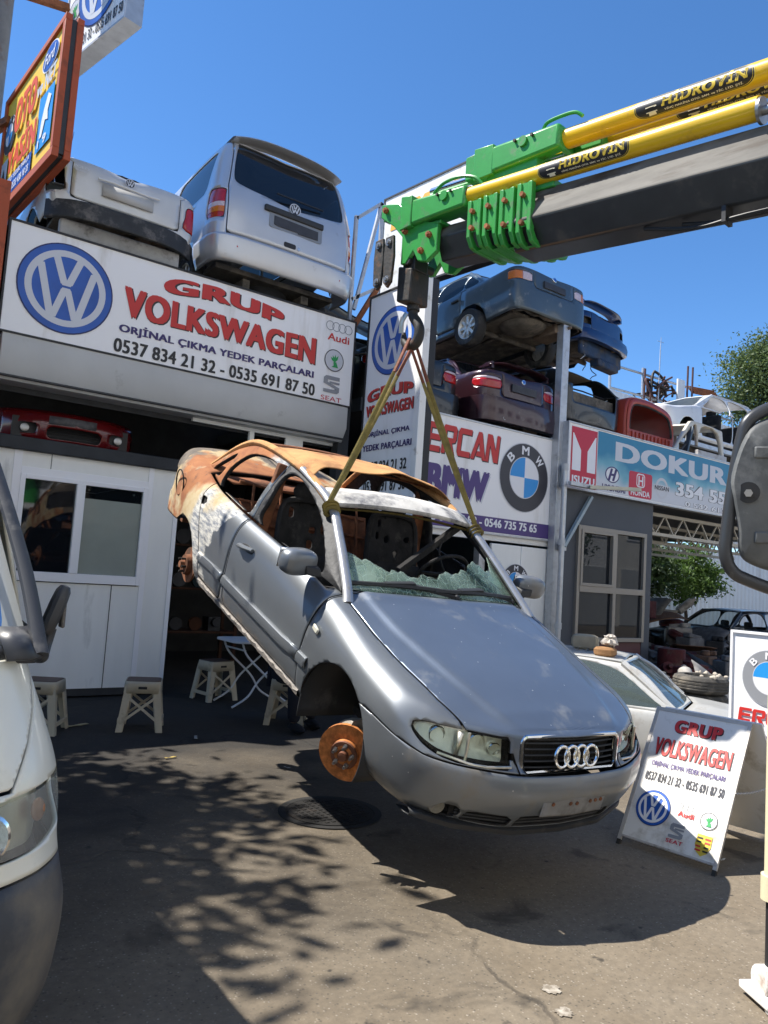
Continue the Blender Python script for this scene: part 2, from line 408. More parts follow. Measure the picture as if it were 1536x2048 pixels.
# ------------------------------------------------------------------ ground
def ground():
    m = bpy.data.materials.new('asphalt'); m.use_nodes = True; nt = m.node_tree; N = nt.nodes; L = nt.links; b = N['Principled BSDF']
    tc = N.new('ShaderNodeTexCoord')
    def noise(sc, det=6, ro=.6, dist=0.):
        n = N.new('ShaderNodeTexNoise'); n.inputs['Scale'].default_value = sc; n.inputs['Detail'].default_value = det; n.inputs['Roughness'].default_value = ro; n.inputs['Distortion'].default_value = dist
        L.new(tc.outputs['Object'], n.inputs['Vector']); return n.outputs['Fac']
    def rng(v, a, c, t0=0., t1=1.):
        r = N.new('ShaderNodeMapRange'); r.inputs['From Min'].default_value = a; r.inputs['From Max'].default_value = c; r.inputs['To Min'].default_value = t0; r.inputs['To Max'].default_value = t1
        L.new(v, r.inputs['Value']); return r.outputs[0]
    def mix(fac, a, c, mode='MIX'):
        x = N.new('ShaderNodeMix'); x.data_type = 'RGBA'; x.blend_type = mode
        for k, v in (('A', a), ('B', c)):
            if isinstance(v, tuple): x.inputs[k].default_value = (*v, 1)
            else: L.new(v, x.inputs[k])
        if isinstance(fac, float): x.inputs['Factor'].default_value = fac
        else: L.new(fac, x.inputs['Factor'])
        return x.outputs['Result']
    def math_(op, a, c):
        x = N.new('ShaderNodeMath'); x.operation = op
        for i, v in enumerate((a, c)):
            if isinstance(v, (int, float)): x.inputs[i].default_value = v
            else: L.new(v, x.inputs[i])
        return x.outputs[0]
    sep = N.new('ShaderNodeSeparateXYZ'); L.new(tc.outputs['Object'], sep.inputs[0])
    # dust lies on the roadway (towards the street), oil-black asphalt in the yard before the garage
    yy = math_('ADD', math_('MULTIPLY', sep.outputs['Y'], -1.), math_('MULTIPLY', sep.outputs['X'], .25))
    yy = math_('ADD', yy, rng(noise(.55, 5, .6), .3, .7, -1.3, 1.3))
    dust = rng(yy, -4.9, -1.9)
    patch = rng(noise(1.7, 8, .65, .4), .35, .68)
    col = mix(dust, (.034, .029, .024), (.178, .143, .100))
    col = mix(math_('MULTIPLY', patch, .55), col, mix(dust, (.040, .039, .037), (.232, .197, .150)))
    n2 = noise(26, 4, .7); col = mix(rng(n2, .35, .65, 0., .5), col, mix(.5, col, (.02, .019, .018)))
    # aggregate: small pale and dark stones
    vo = N.new('ShaderNodeTexVoronoi'); vo.inputs['Scale'].default_value = 85; L.new(tc.outputs['Object'], vo.inputs['Vector'])
    sp = N.new('ShaderNodeSeparateColor'); L.new(vo.outputs['Color'], sp.inputs[0])
    stone = math_('MULTIPLY', rng(sp.outputs[0], .80, .98), rng(vo.outputs['Distance'], .5, .2))
    col = mix(math_('MULTIPLY', stone, .5), col, mix(dust, (.10, .098, .092), (.42, .37, .30)))
    dk = math_('MULTIPLY', rng(sp.outputs[1], .8, .95), rng(vo.outputs['Distance'], .55, .3))
    col = mix(math_('MULTIPLY', dk, .5), col, (.035, .033, .03))
    # oil drips
    ol = rng(noise(2.6, 4, .55, .6), .60, .70); col = mix(math_('MULTIPLY', ol, .6), col, (.022, .02, .018))
    ol2 = rng(noise(9, 3, .5), .69, .74); col = mix(math_('MULTIPLY', ol2, .8), col, (.03, .027, .024))
    # cracks
    wr = N.new('ShaderNodeVectorMath'); wr.operation = 'ADD'; nz = N.new('ShaderNodeTexNoise'); nz.inputs['Scale'].default_value = 3.0; nz.inputs['Detail'].default_value = 5
    L.new(tc.outputs['Object'], nz.inputs['Vector']); sc = N.new('ShaderNodeVectorMath'); sc.operation = 'SCALE'; sc.inputs['Scale'].default_value = .5; L.new(nz.outputs['Color'], sc.inputs[0])
    L.new(tc.outputs['Object'], wr.inputs[0]); L.new(sc.outputs[0], wr.inputs[1])
    vc = N.new('ShaderNodeTexVoronoi'); vc.feature = 'DISTANCE_TO_EDGE'; vc.inputs['Scale'].default_value = .42; L.new(wr.outputs[0], vc.inputs['Vector'])
    crk = math_('MULTIPLY', rng(vc.outputs['Distance'], .011, .003), rng(noise(.8, 3), .45, .6))
    col = mix(math_('MULTIPLY', crk, .42), col, (.012, .012, .012))
    L.new(col, b.inputs['Base Color']); L.new(rng(patch, 0, 1, .82, .95), b.inputs['Roughness']); b.inputs['Specular IOR Level'].default_value = .3
    bp = N.new('ShaderNodeBump'); bp.inputs['Strength'].default_value = .55; bp.inputs['Distance'].default_value = .006
    L.new(math_('SUBTRACT', math_('ADD', math_('MULTIPLY', n2, .8), math_('MULTIPLY', stone, .5)), math_('MULTIPLY', crk, 1.5)), bp.inputs['Height']); L.new(bp.outputs[0], b.inputs['Normal'])
    mb = MB(); S = 900; mb.add([(-S, -S, 0), (S, -S, 0), (S, S, 0), (-S, S, 0)], [(0, 1, 2, 3)])
    tag(mb.build('ground', m, ang=0), kind='structure')
ground()
def stain(cx, cy, rx, ry, m, z, seed):
    rr = random.Random(seed); n = 26; P = []
    for i in range(n):
        t = 2*math.pi*i/n; k = .7+.5*rr.random(); P.append((cx+rx*k*math.cos(t), cy+ry*k*math.sin(t), z))
    return [(P, [tuple(range(n))])]
M_('white_splash', (.42, .38, .32), .9, dirt=(.19, .16, .122), dscale=26, damt=.86)
mb = MB()
for a in ((2.02, 1.43, .16, .07, 1), (2.28, 1.86, .035, .03, 5), (2.36, 1.99, .035, .035, 6)):
    for V, F in stain(*a[:4], None, .004, a[4]): mb.add(V, F)
tag(mb.build('paint_splash', B['white_splash'], ang=0), kind='structure')
# manhole
t = thing('manhole_cover', 'round cast iron manhole cover in the asphalt under the hanging car', 'manhole cover', (2.73, 4.15, 0))
m = MB(); m.lathe((0, 0, 0), (0, 0, 1), [(.0, .33), (.008, .33), (.008, .285), (.004, .28), (.004, .001)], 40); m.build('ring', mat('iron_ring', (.018, .0175, .017), .8, var=.3), t)
m = MB(); m.lathe((0, 0, 0), (0, 0, 1), [(.0, .275), (.010, .275), (.010, .001)], 40)
for i in range(-5, 6):
    for j in range(-5, 6):
        if math.hypot(i, j) < 5.3: m.cbox((i*.046, j*.046, .011), (.024, .024, .006))
m.build('lid', mat('lid_iron', (.02, .019, .018), .75, .3, var=.3, dirt=(.045, .035, .028), dscale=9, damt=.4), t)

# ------------------------------------------------------------------ garage hall (dark steel-framed workshop behind the signs)
hall = thing('workshop_hall', 'open dark workshop hall carrying scrapped cars on its flat roof behind the wide white sign', 'workshop', (0, 8.3, 0))
def hb(name, boxes, m, **k):
    q = MB()
    for a, b_ in boxes: q.box((a[0], a[1]-8.3, a[2]), (b_[0], b_[1]-8.3, b_[2]))
    return q.build(name, m, hall, **k)
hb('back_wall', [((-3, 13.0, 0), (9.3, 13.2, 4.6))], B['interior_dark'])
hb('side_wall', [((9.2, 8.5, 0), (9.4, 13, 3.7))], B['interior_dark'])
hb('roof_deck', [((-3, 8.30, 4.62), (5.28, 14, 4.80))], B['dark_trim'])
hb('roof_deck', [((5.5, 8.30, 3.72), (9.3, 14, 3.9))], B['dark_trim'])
hb('column', [((5.2, 8.32, 0), (5.36, 8.48, 4.6))], B['dark_trim'])
hb('column', [((7.80, 8.3, 0), (7.92, 8.42, 2.2))], B['galvanised'])
hb('lintel', [((5.5, 8.24, 2.18), (9.25, 8.36, 2.27))], B['white_post'])
hb('door_panel', [((7.97, 8.22, .05), (8.60, 8.27, 2.14))], B['panel_white'], bevel=.006)
hb('door_panel', [((8.61, 8.22, .05), (9.22, 8.27, 2.14))], B['panel_white'], bevel=.006)
hb('upper_wall', [((3.26, 8.45, 3.2), (5.3, 8.5, 3.7)), ((4.0, 8.45, 2.72), (4.06, 8.5, 3.2)), ((4.5, 8.45, 2.72), (4.75, 8.48, 3.2))], B['panel_white'])
# metal shelving with parts in the dark hall
sh = thing('parts_shelf', 'rusty steel shelf of spare parts standing in the dark behind the folding table', 'shelf', (4.2, 11.2, 0))
for x in (-1, 1):
    for y in (-.25, .25): m = MB(); m.bar((x, y, 0), (x, y, 2.2), .05); m.build('upright', mat('rust_shaded', (.06, .026, .015), .9, var=.3), sh)  # rust darkened: the hall's shade is put into the shelf colour
for z in (.5, 1.15, 1.8):
    q = MB(); q.box((-1.02, -.27, z), (1.02, .27, z+.03)); q.build('shelf_board', mat('rust_shaded', (.06, .026, .015), .9), sh)
kinds = [((.03, .03, .033), .5), ((.07, .028, .014), .7), ((.045, .046, .05), .5), ((.014, .028, .034), .6)]  # part colours lowered too, to carry the hall's shade
k = 0
for z in (.53, 1.18, 1.83):
    for x in np.arange(-.85, .9, .31):
        k += 1; c, r_ = kinds[k % 4]; mm = mat('spare_part_%s' % 'abcd'[k % 4], c, r_, .6, var=.3)
        q = MB(); rad = .09+.05*RNG.random()
        if k % 3: q.lathe((0, -.12, rad), (0, 1, 0), [(0, rad*.4), (.0, rad), (.06, rad), (.06, rad*.5), (.16, rad*.45), (.16, .01)], 18)
        else: q.cbox((0, 0, rad*.8), (.2, .24, rad*1.6)); q.cyl((0, -.12, rad), (0, -.2, rad), rad*.5)
        o = q.build('brake_drum' if k % 3 else 'engine_block', mm, None, bevel=.004)
        o.location = (4.2+x, 11.2-.02, z)
        tag(o, 'round metal part on the rusty shelf in the dark hall' if k % 3 else 'boxy machine block on the rusty shelf in the dark hall', 'car part', 'spare parts on the dark shelf')

# grey roller shutter housing under the wide sign
t = thing('shutter_housing', 'long grey sheet metal roller shutter housing under the wide white sign', 'shutter housing', (3.2, 8.2, 3.24))
m = MB(); prof = [(0, .46), (0, .17), (.10, .0), (.38, .0), (.38, .46)]
m.prism([(y, z) for y, z in prof], (-2.06, 0, 0), (0, 1, 0), (0, 0, 1), (4.1, 0, 0)); m.build('housing', B['grey_sheet'], t, bevel=.006)
m = MB(); m.box((-2.05, .03, .028), (2.03, .1, .045)); m.box((-2.05, .36, -.06), (2.03, .38, 0)); m.build('slot', B['dark_trim'], t)

# ------------------------------------------------------------------ emblem drawing helpers (u,v metres on a Board)
def em_circlebar(bd, cx, cy, r, blue, deep, white='ink_silver'):
    """ring emblem with two stacked letter strokes"""
    bd.ring(cx, cy, r, 0, deep, .004, 'emblem'); bd.ring(cx, cy, r*.97, r*.84, blue, .006, 'emblem'); bd.ring(cx, cy, r*.83, 0, blue, .0055, 'emblem'); bd.ring(cx, cy, r*.84, r*.70, white, .008, 'emblem')
    def st(a, b_, w):
        a = np.array(a); b_ = np.array(b_)
        return [(cx+r*(a[0]-w/2), cy+r*a[1]), (cx+r*(a[0]+w/2), cy+r*a[1]), (cx+r*(b_[0]+w/2), cy+r*b_[1]), (cx+r*(b_[0]-w/2), cy+r*b_[1])]
    w = .155
    P = [st((-.26, .70), (-.045, .09), w), st((.26, .70), (.045, .09), w), [(cx-.12*r, cy+.14*r), (cx+.12*r, cy+.14*r), (cx+.09*r, cy+.06*r), (cx-.09*r, cy+.06*r)]]
    P += [st((-.56, .46), (-.27, -.67), w), st((-.235, -.67), (-.03, -.02), w*.95), st((.235, -.67), (.03, -.02), w*.95), st((.56, .46), (.27, -.67), w),
          [(cx-.11*r, cy-.06*r), (cx+.11*r, cy-.06*r), (cx+.08*r, cy+.01*r), (cx-.08*r, cy+.01*r)]]
    b = MB()
    for i, p in enumerate(P): bd.shape([p], white, .0082+.0003*i, to=b)
    b.build('emblem', bd.bank[white], bd.p, ang=0)
def em_rings(bd, x, y, r, m, tw=.16):
    b = MB()
    for i in range(4): bd.ring(x+i*r*1.5, y, r, r*(1-tw), m, .004+.0004*i, to=b, n=32)
    b.build('emblem', bd.bank[m], bd.p, ang=0)
def em_roundel(bd, cx, cy, r, deep='ink_ring', letters=True):
    bd.ring(cx, cy, r, 0, 'ink_light_grey', .004); bd.ring(cx, cy, r*.975, 0, deep, .0055); bd.ring(cx, cy, r*.60, 0, 'ink_light_grey', .007)
    for a in (0, 90, 180, 270):
        p = [(cx, cy)]+circ(r*.575, 12, cx, cy, a0=a, a1=a+90); bd.shape([p], 'ink_sky' if a in (90, 270) else 'ink_white', .0085)
    if letters:
        for ch, a in (('B', 137), ('M', 90), ('W', 43)):
            V, F = text_geo(ch, .03); V = V[:, :2]; w = r*(.24 if ch == 'B' else .3); h = r*.25; t0 = R(a-90); q = (V-.5)*np.array([w, h])
            Q = [(cx+r*.785*math.cos(R(a))+x*math.cos(t0)-y*math.sin(t0), cy+r*.785*math.sin(R(a))+x*math.sin(t0)+y*math.cos(t0)) for x, y in q]; Q = np.column_stack([np.array(Q), text_geo(ch, .03)[0][:, 2]])
            bd.mesh(Q, F, .008).build('lettering', bd.bank['ink_white'], bd.p, ang=0)
def em_wing(bd, cx, cy, r):
    bd.ring(cx, cy, r, r*.92, 'ink_black', .005); bd.ring(cx, cy, r*.92, 0, 'ink_light_grey', .004)
    b = MB(); k = 0
    for i in range(4):
        a = 62+i*24; c, s_ = math.cos(R(a)), math.sin(R(a)); L_ = r*(.80-.06*i); bx, by = cx+r*.05, cy-r*.18
        p = [(bx, by), (bx+L_*.5*c+.13*r*s_, by+L_*.5*s_-.13*r*c), (bx+L_*c, by+L_*s_), (bx+L_*.55*c-.10*r*s_, by+L_*.55*s_+.10*r*c)]
        bd.shape([p], 'ink_green', .006+.0004*k, to=b); k += 1
    bd.shape([[(cx-.1*r, cy-.18*r), (cx+.22*r, cy-.12*r), (cx+.35*r, cy-.4*r), (cx+.45*r, cy-.62*r), (cx-.25*r, cy-.62*r), (cx-.02*r, cy-.45*r)]], 'ink_green', .008, to=b)
    b.build('emblem', bd.bank['ink_green'], bd.p, ang=0)
def em_S(bd, cx, cy, w, h, m='ink_silver'):
    x0, x1, y0, y1 = cx-w/2, cx+w/2, cy-h/2, cy+h/2; b = MB()
    up = [(x0, y0+.58*h), (x0, y1-.14*h), (x0+.14*w, y1), (x1, y1), (x1, y1-.20*h), (x0+.30*w, y1-.20*h), (x0+.30*w, y0+.60*h)]
    bd.shape([[(x0, y0+.52*h), (x0, y1-.14*h), (x0+.26*w, y1-.24*h), (x0+.26*w, y0+.62*h)]], m, .005, to=b)
    bd.shape([[(x0, y1-.14*h), (x0+.14*w, y1), (x1, y1), (x1, y1-.22*h), (x0+.26*w, y1-.24*h)]], m, .0053, to=b)
    bd.shape([[(x0, y0+.52*h), (x0+.26*w, y0+.62*h), (x1, y0+.38*h), (x1-.05*w, y0+.28*h), (x1-.28*w, y0+.30*h)]], m, .0056, to=b)
    bd.shape([[(x1, y0+.40*h), (x1, y0+.12*h), (x1-.14*w, y0), (x1-.28*w, y0+.22*h), (x1-.28*w, y0+.32*h)]], m, .0059, to=b)
    bd.shape([[(x0, y0), (x1-.14*w, y0), (x1-.28*w, y0+.22*h), (x0, y0+.20*h)]], m, .0062, to=b)
    bd.shape([[(x0+.36*w, y1-.32*h), (x1, y1-.32*h), (x1, y1-.44*h), (x0+.36*w, y1-.44*h)]], m, .0065, to=b)
    b.build('emblem', bd.bank[m], bd.p, ang=0)
M_('ink_ring', (.045, .045, .055), .35)
arc_top = lambda a: (lambda s, t_, x, y: (x, y+a*(1-(2*s-1)**2)))

# ------------------------------------------------------------------ wide white sign
def sign_box(name, label, o, u, size, depth, face='sign_white', frame='black_metal', fw=.02, cat='sign'):
    """light box: face towards u x v, frame bars round it"""
    t = thing(name, label, cat, o); u = Vector(u).normalized(); v = Vector((0, 0, 1)); n = u.cross(v); W, H = size
    q = MB(); q.prism([(0, 0), (W, 0), (W, H), (0, H)], -n*depth, u, v, n*(depth-.002)); q.build('panel', B[face], t, ang=0)
    q = MB(); d = depth+.012
    for a, b_ in (((-fw, -fw), (W+fw, 0)), ((-fw, H), (W+fw, H+fw)), ((-fw, 0), (0, H)), ((W, 0), (W+fw, H))):
        q.prism([a, (b_[0], a[1]), b_, (a[0], b_[1])], -n*(depth+.003), u, v, n*(d+.003))
    q.build('frame', B[frame], t, ang=0)
    return t, Board((0, 0, 0), u, v, t, B)
t, bd = sign_box('shop_sign', 'widest white sign, big blue round emblem and red lettering, above the grey shutter housing', (1.11, 8.2, 3.71), (1, 0, 0), (4.15, 1.12), .12)
ox, oz = 1.11, 3.71
em_circlebar(bd, 1.68-ox, 4.275-oz, .475, 'ink_blue', 'ink_deep_blue')
wl = lambda s, t_, x, y: (x, y)
bd.text('GRUP', 2.69-ox, 4.515-oz, 1.52, .18, 'ink_red', .06, warp=arc_top(.075), out=('ink_black', .02, .010, -.008))
bd.text('VOLKSWAGEN', 2.27-ox, 4.165-oz, 2.42, .29, 'ink_red', .055, warp=lambda s, t_, x, y: (x, y+(t_-.45)*.055*(2*s-1)**2), out=('ink_black', .02, .010, -.008))
bd.text('ORJİNAL ÇIKMA YEDEK PARÇALARI', 2.25-ox, 3.945-oz, 2.44, .135, 'ink_navy', .045)
bd.text('0537 834 21 32 - 0535 691 87 50', 2.21-ox, 3.742-oz, 2.51, .15, 'ink_black', .035)
em_rings(bd, 4.88-ox, 4.705-oz, .062, 'ink_grey', .14); bd.text('Audi', 4.855-ox, 4.515-oz, .33, .095, 'ink_red', .02)
em_wing(bd, 4.975-ox, 4.26-oz, .145); em_S(bd, 4.96-ox, 3.94-oz, .24, .22, 'ink_grey'); bd.text('SEAT', 4.815-ox, 3.725-oz, .31, .06, 'ink_crimson', .0)

# ------------------------------------------------------------------ projecting blade sign
t, bd = sign_box('blade_sign', 'tall white blade sign with a blue round emblem, sticking out from the shops', (5.40, 8.06, 1.6), (.035, -1, 0), (1.06, 3.56), .22, frame='black_metal', fw=.025)
oz = 1.6; em_circlebar(bd, .52, 4.49-oz, .44, 'ink_blue', 'ink_deep_blue')
bd.text('GRUP', .06, 3.735-oz, .92, .15, 'ink_red', .06, warp=arc_top(.05), out=('ink_black', .02, .007, -.006))
bd.text('VOLKSWAGEN', .05, 3.555-oz, .95, .15, 'ink_red', .05, out=('ink_black', .02, .007, -.006))
bd.text('ORJİNAL ÇIKMA', .10, 3.275-oz, .86, .10, 'ink_navy', .045); bd.text('YEDEK PARÇALARI', .03, 3.09-oz, .98, .10, 'ink_navy', .045)
bd.text('0537 834 21 32', .10, 2.83-oz, .84, .135, 'ink_black', .035); bd.text('0535 691 87 50', .10, 2.58-oz, .84, .135, 'ink_black', .035)
em_rings(bd, .14, 2.40-oz, .055, 'ink_grey', .14); bd.text('Audi', .14, 2.22-oz, .28, .08, 'ink_red', .02); em_wing(bd, .80, 2.3-oz, .13)
em_S(bd, .28, 2.02-oz, .2, .18); bd.text('SEAT', .16, 1.84-oz, .27, .05, 'ink_crimson')
t = thing('sign_post', 'white square steel post with black cap at the street end of the tall blade sign', 'post', (5.43, 6.93, 0))
q = MB(); q.cbox((0, 0, 2.62), (.10, .10, 5.24)); q.build('post', B['white_post'], t, bevel=.006)
q = MB(); q.cbox((0, 0, 5.255), (.12, .12, .03)); q.build('cap', B['black_metal'], t)
q = MB(); q.cbox((0, 0, .01), (.3, .3, .02)); q.build('base_plate', B['galvanised'], t)

# ------------------------------------------------------------------ car dealer sign on the right
t, bd = sign_box('shop_sign', 'white shop sign with a black-rimmed roundel and purple phone band below a maroon car', (6.45, 8.2, 2.29), (1, 0, 0), (2.75, 1.60), .12, frame='galvanised', fw=.025)
ox, oz = 6.45, 2.29
bd.shape([[(0.01, .01), (2.74, .01), (2.74, .235), (.01, .235)]], 'ink_purple', .003, 'band')
E_ = dict(E=[[(0, 0), (1, 0), (1, .2), (.28, .2), (.28, .4), (.95, .4), (.95, .6), (.28, .6), (.28, .8), (1.02, .8), (1.02, 1), (.05, 1), (0, .9)]],
          R=[[(0, 0), (.26, 0), (.26, .8), (.75, .8), (.75, .56), (.36, .56), (.36, .40), (.62, 0), (.95, 0), (.70, .38), (.92, .42), (1, .55), (1, .9), (.88, 1), (.08, 1), (0, .9)]],
          C=[[(1, 0), (1, .2), (.28, .2), (.28, .8), (1, .8), (1, 1), (.12, 1), (0, .85), (0, .15), (.12, 0)]],
          A=[[(-.05, 0), (.22, 0), (.50, .62), (.64, .30), (.42, .30), (.34, .12), (.80, .12), (.86, 0), (1.12, 0), (.66, 1), (.40, 1)]],
          N=[[(0, 0), (.26, 0), (.26, .62), (.66, 0), (1, 0), (1, 1), (.75, 1), (.75, .42), (.36, 1), (0, 1)]])
def ercan(bd, x, y, w, h, m, shadow=None, sl=.12):
    cw = w/5.5
    for lay, dx, dy, mm, wz in (((0, .012, -.012, shadow, .004),) if shadow else ())+((1, 0, 0, m, .006),):
        b = MB()
        for i, ch in enumerate('ERCAN'):
            for p in E_[ch]: bd.shape([[(x+dx*h*3+i*cw*1.1+px*cw+py*h*sl, y+dy*h*3+py*h) for px, py in p]], mm, wz, to=b)
        b.build('lettering', bd.bank[mm], bd.p, ang=0)
ercan(bd, 6.56-ox, 3.345-oz, 1.44, .42, 'ink_red', 'ink_black', .10)
bd.text('BMW', 6.60-ox, 2.72-oz, 1.23, .46, 'ink_purple', .075, .1, out=('ink_silver', .012, .02, -.015))
em_roundel(bd, 8.57-ox, 3.205-oz, .545)
bd.text('0555 698 98 98 - 0546 735 75 65', 6.62-ox+-.14, 2.375-oz+-.0, 2.42, .125, 'ink_white', .045, w=.006)
# roundel on the white door
t = thing('door_emblem', 'round black and blue roundel stuck on the white metal door behind the car mirror', 'emblem', (8.50, 8.214, 1.56)); em_roundel(Board((0, 0, 0), (1, 0, 0), (0, 0, 1), t, B), 0, 0, .30)

# ------------------------------------------------------------------ site office
t = thing('site_office', 'white panel site office with a sliding window under the wide sign', 'office cabin', (3.24, 8.65, 0))
def ob(name, boxes, m, **k):
    q = MB()
    for a, b_ in boxes: q.box((a[0]-3.24, a[1]-8.65, a[2]), (b_[0]-3.24, b_[1]-8.65, b_[2]))
    return q.build(name, m, t, **k)
X0 = -2.5
ob('wall', [((X0, 8.65, .1), (1.545, 8.71, 2.6)), ((2.86, 8.65, .1), (3.24, 8.71, 2.6)), ((1.545, 8.65, .1), (2.86, 8.71, 1.23)), ((1.545, 8.65, 2.35), (2.86, 8.71, 2.6)),
            ((3.18, 8.71, .1), (3.24, 12, 2.6)), ((X0, 8.71, .1), (X0+.06, 12, 2.6)), ((X0, 11.94, .1), (3.18, 12, 2.6))], B['panel_white'], ang=0)
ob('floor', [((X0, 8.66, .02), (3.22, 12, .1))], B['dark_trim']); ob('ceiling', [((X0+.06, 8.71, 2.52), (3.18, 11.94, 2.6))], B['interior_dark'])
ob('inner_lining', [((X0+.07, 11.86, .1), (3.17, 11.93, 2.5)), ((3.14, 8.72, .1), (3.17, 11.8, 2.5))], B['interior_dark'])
ob('roof_fascia', [((X0-.03, 8.58, 2.602), (3.30, 12.05, 2.74))], B['dark_fascia'], bevel=.008)
ob('seam', [((1.806, 8.645, 2.44), (1.812, 8.649, 2.6)), ((2.562, 8.645, .1), (2.570, 8.649, 1.23))], B['dark_trim'], ang=0)
tr = ob('trim_strip', [((1.44, 8.638, .1), (1.52, 8.648, 2.6)), ((2.87, 8.638, .1), (2.93, 8.648, 2.6)), ((1.52, 8.638, 2.36), (2.87, 8.648, 2.435)), ((3.20, 8.638, .1), (3.25, 8.648, 2.6))], B['pvc_white'], bevel=.002)
w = ob('window', [((1.52, 8.62, 1.24), (1.57, 8.70, 2.36)), ((2.82, 8.62, 1.24), (2.87, 8.70, 2.36)), ((1.57, 8.62, 1.24), (2.82, 8.70, 1.34)), ((1.57, 8.62, 2.31), (2.82, 8.70, 2.36)), ((2.09, 8.612, 1.34), (2.18, 8.69, 2.31))], B['pvc_white'], bevel=.004)
for a, b_ in ((1.57, 2.09), (2.18, 2.82)):
    q = MB(); q.box((a-3.24, 8.66-8.65, 1.34), (b_-3.24, 8.664-8.65, 2.31)); g = q.build('pane', B['window_glass'] if a > 2 else B['dark_glass'], w, ang=0)
q = MB(); q.box((2.185-3.24, .004, 1.342), (2.815-3.24, .009, 2.17)); q.build('frosted_film', mat('frosted_film', (.30, .33, .29), .12, var=.08, vscale=2), w, ang=0)
q = MB()
for x in (2.24, 2.74): q.cbox((x-3.24, .066, 2.27), (.022, .004, .022))
q.build('suction_cup', B['ink_white'], w, ang=0)

# ------------------------------------------------------------------ truck parts dealer booth on the right and its sign
DY = 7.95
t, bd = sign_box('shop_sign', 'blue and white shop sign with a red Y-shaped emblem at its left end', (9.28, DY, 3.15), (1, 0, 0), (5.9, 1.03), .12, face='sign_white', frame='galvanised', fw=.025)
oz = 3.15
def gradient_face():
    m = bpy.data.materials.new('printed_sky'); m.use_nodes = True; nt = m.node_tree; N = nt.nodes; L = nt.links; b = N['Principled BSDF']
    tc = N.new('ShaderNodeTexCoord'); n = N.new('ShaderNodeTexNoise'); n.inputs['Scale'].default_value = 1.1; n.inputs['Detail'].default_value = 3; L.new(tc.outputs['Object'], n.inputs['Vector'])
    s = N.new('ShaderNodeSeparateXYZ'); L.new(tc.outputs['Object'], s.inputs[0])
    a = N.new('ShaderNodeMath'); a.operation = 'MULTIPLY_ADD'; a.inputs[1].default_value = .75; L.new(n.outputs['Fac'], a.inputs[0]); L.new(s.outputs['Z'], a.inputs[2])
    r = N.new('ShaderNodeValToRGB'); e = r.color_ramp.elements; e[0].position = .62; e[0].color = (.62, .64, .68, 1); e[1].position = 1.15; e[1].color = (.02, .22, .38, 1)
    k = r.color_ramp.elements.new(.86); k.color = (.16, .42, .52, 1); L.new(a.outputs[0], r.inputs[0]); L.new(r.outputs[0], b.inputs['Base Color']); b.inputs['Roughness'].default_value = .4
    return m
q = MB(); q.add([(.72, -.003, .02), (5.88, -.003, .02), (5.88, -.003, 1.01), (.72, -.003, 1.01)], [(0, 1, 2, 3)]); q.build('print', gradient_face(), t, ang=0)
bd.shape([[(.06, .02), (.70, .02), (.70, .985), (.06, .985)]], 'ink_crimson', .004, 'emblem')
bd.shape([[(.09, .28), (.30, .28), (.30, .62), (.11, .88), (.09, .88)], [(.46, .28), (.67, .28), (.67, .88), (.65, .88), (.46, .62)]], 'ink_white', .006, 'emblem')
bd.text('ISUZU', .10, .07, .56, .13, 'ink_white', .045, w=.006)
bd.text('DOKUR', 1.18, .58, 3.45, .33, 'ink_silver', .05, out=('ink_ring', .035, .0, .0)); bd.text('354 55 92', 2.94, .20, 2.5, .25, 'ink_white', .05, w=.007, out=('ink_black', .045, .0, .0)); bd.text('0 532 613 24 71', 3.25, .035, 2.2, .09, 'ink_white', .04, w=.007, out=('ink_black', .05, 0, 0))
bd.ring(1.12, .33, .19, 0, 'ink_navy', .005, ry=.72); bd.ring(1.12, .33, .165, 0, 'ink_white', .006, ry=.72); bd.text('H', 1.0, .225, .24, .21, 'ink_navy', .06, .45, w=.008); bd.text('HYUNDAI', .86, .05, .62, .105, 'ink_navy', .03, w=.006)
bd.shape([rrect(.66, .44, .05, cx=1.90, cy=.25)], 'ink_crimson', .005, 'emblem'); bd.shape([rrect(.24, .24, .06, cx=1.90, cy=.33)], 'ink_white', .006, 'emblem'); bd.shape([rrect(.20, .20, .05, cx=1.90, cy=.33)], 'ink_crimson', .007, 'emblem')
bd.text('H', 1.83, .24, .14, .17, 'ink_white', .03, w=.008); bd.text('HONDA', 1.63, .06, .54, .10, 'ink_white', .03, w=.007)
bd.ring(2.52, .27, .19, .14, 'ink_light_grey', .005); bd.shape([[(2.28, .22), (2.76, .22), (2.76, .33), (2.28, .33)]], 'ink_light_grey', .006); bd.text('NISSAN', 2.31, .235, .42, .08, 'ink_black', .015, w=.008)

t = thing('booth', 'dark grey booth with a brown framed four pane window beneath the blue and white sign', 'booth', (9.3, DY, 0))
def bb(name, boxes, m, par=None, **k):
    q = MB()
    for a, b_ in boxes: q.box((a[0]-9.3, a[1]-DY, a[2]), (b_[0]-9.3, b_[1]-DY, b_[2]))
    return q.build(name, m, par or t, **k)
M_('booth_grey', (.065, .072, .085), .55, var=.08, vscale=2); M_('bronze_frame', (.30, .27, .23), .45, .3)
bb('wall', [((9.32, 8.05, 0), (9.68, 8.15, 3.12)), ((11.5, 8.05, 0), (11.72, 8.15, 3.12)), ((9.68, 8.05, 2.58), (11.5, 8.15, 3.12)), ((11.66, 8.15, 0), (11.72, 10.2, 3.12)), ((9.32, 8.15, 0), (9.4, 10.2, 3.12)), ((9.4, 10.1, 0), (11.66, 10.2, 3.12))], B['booth_grey'], ang=0)
bb('sill_wall', [((9.68, 8.06, 0), (11.5, 8.15, .70))], mat('booth_red', (.12, .05, .05), .6))
bb('ceiling', [((9.4, 8.15, 3.06), (11.66, 10.1, 3.12))], B['interior_dark'])
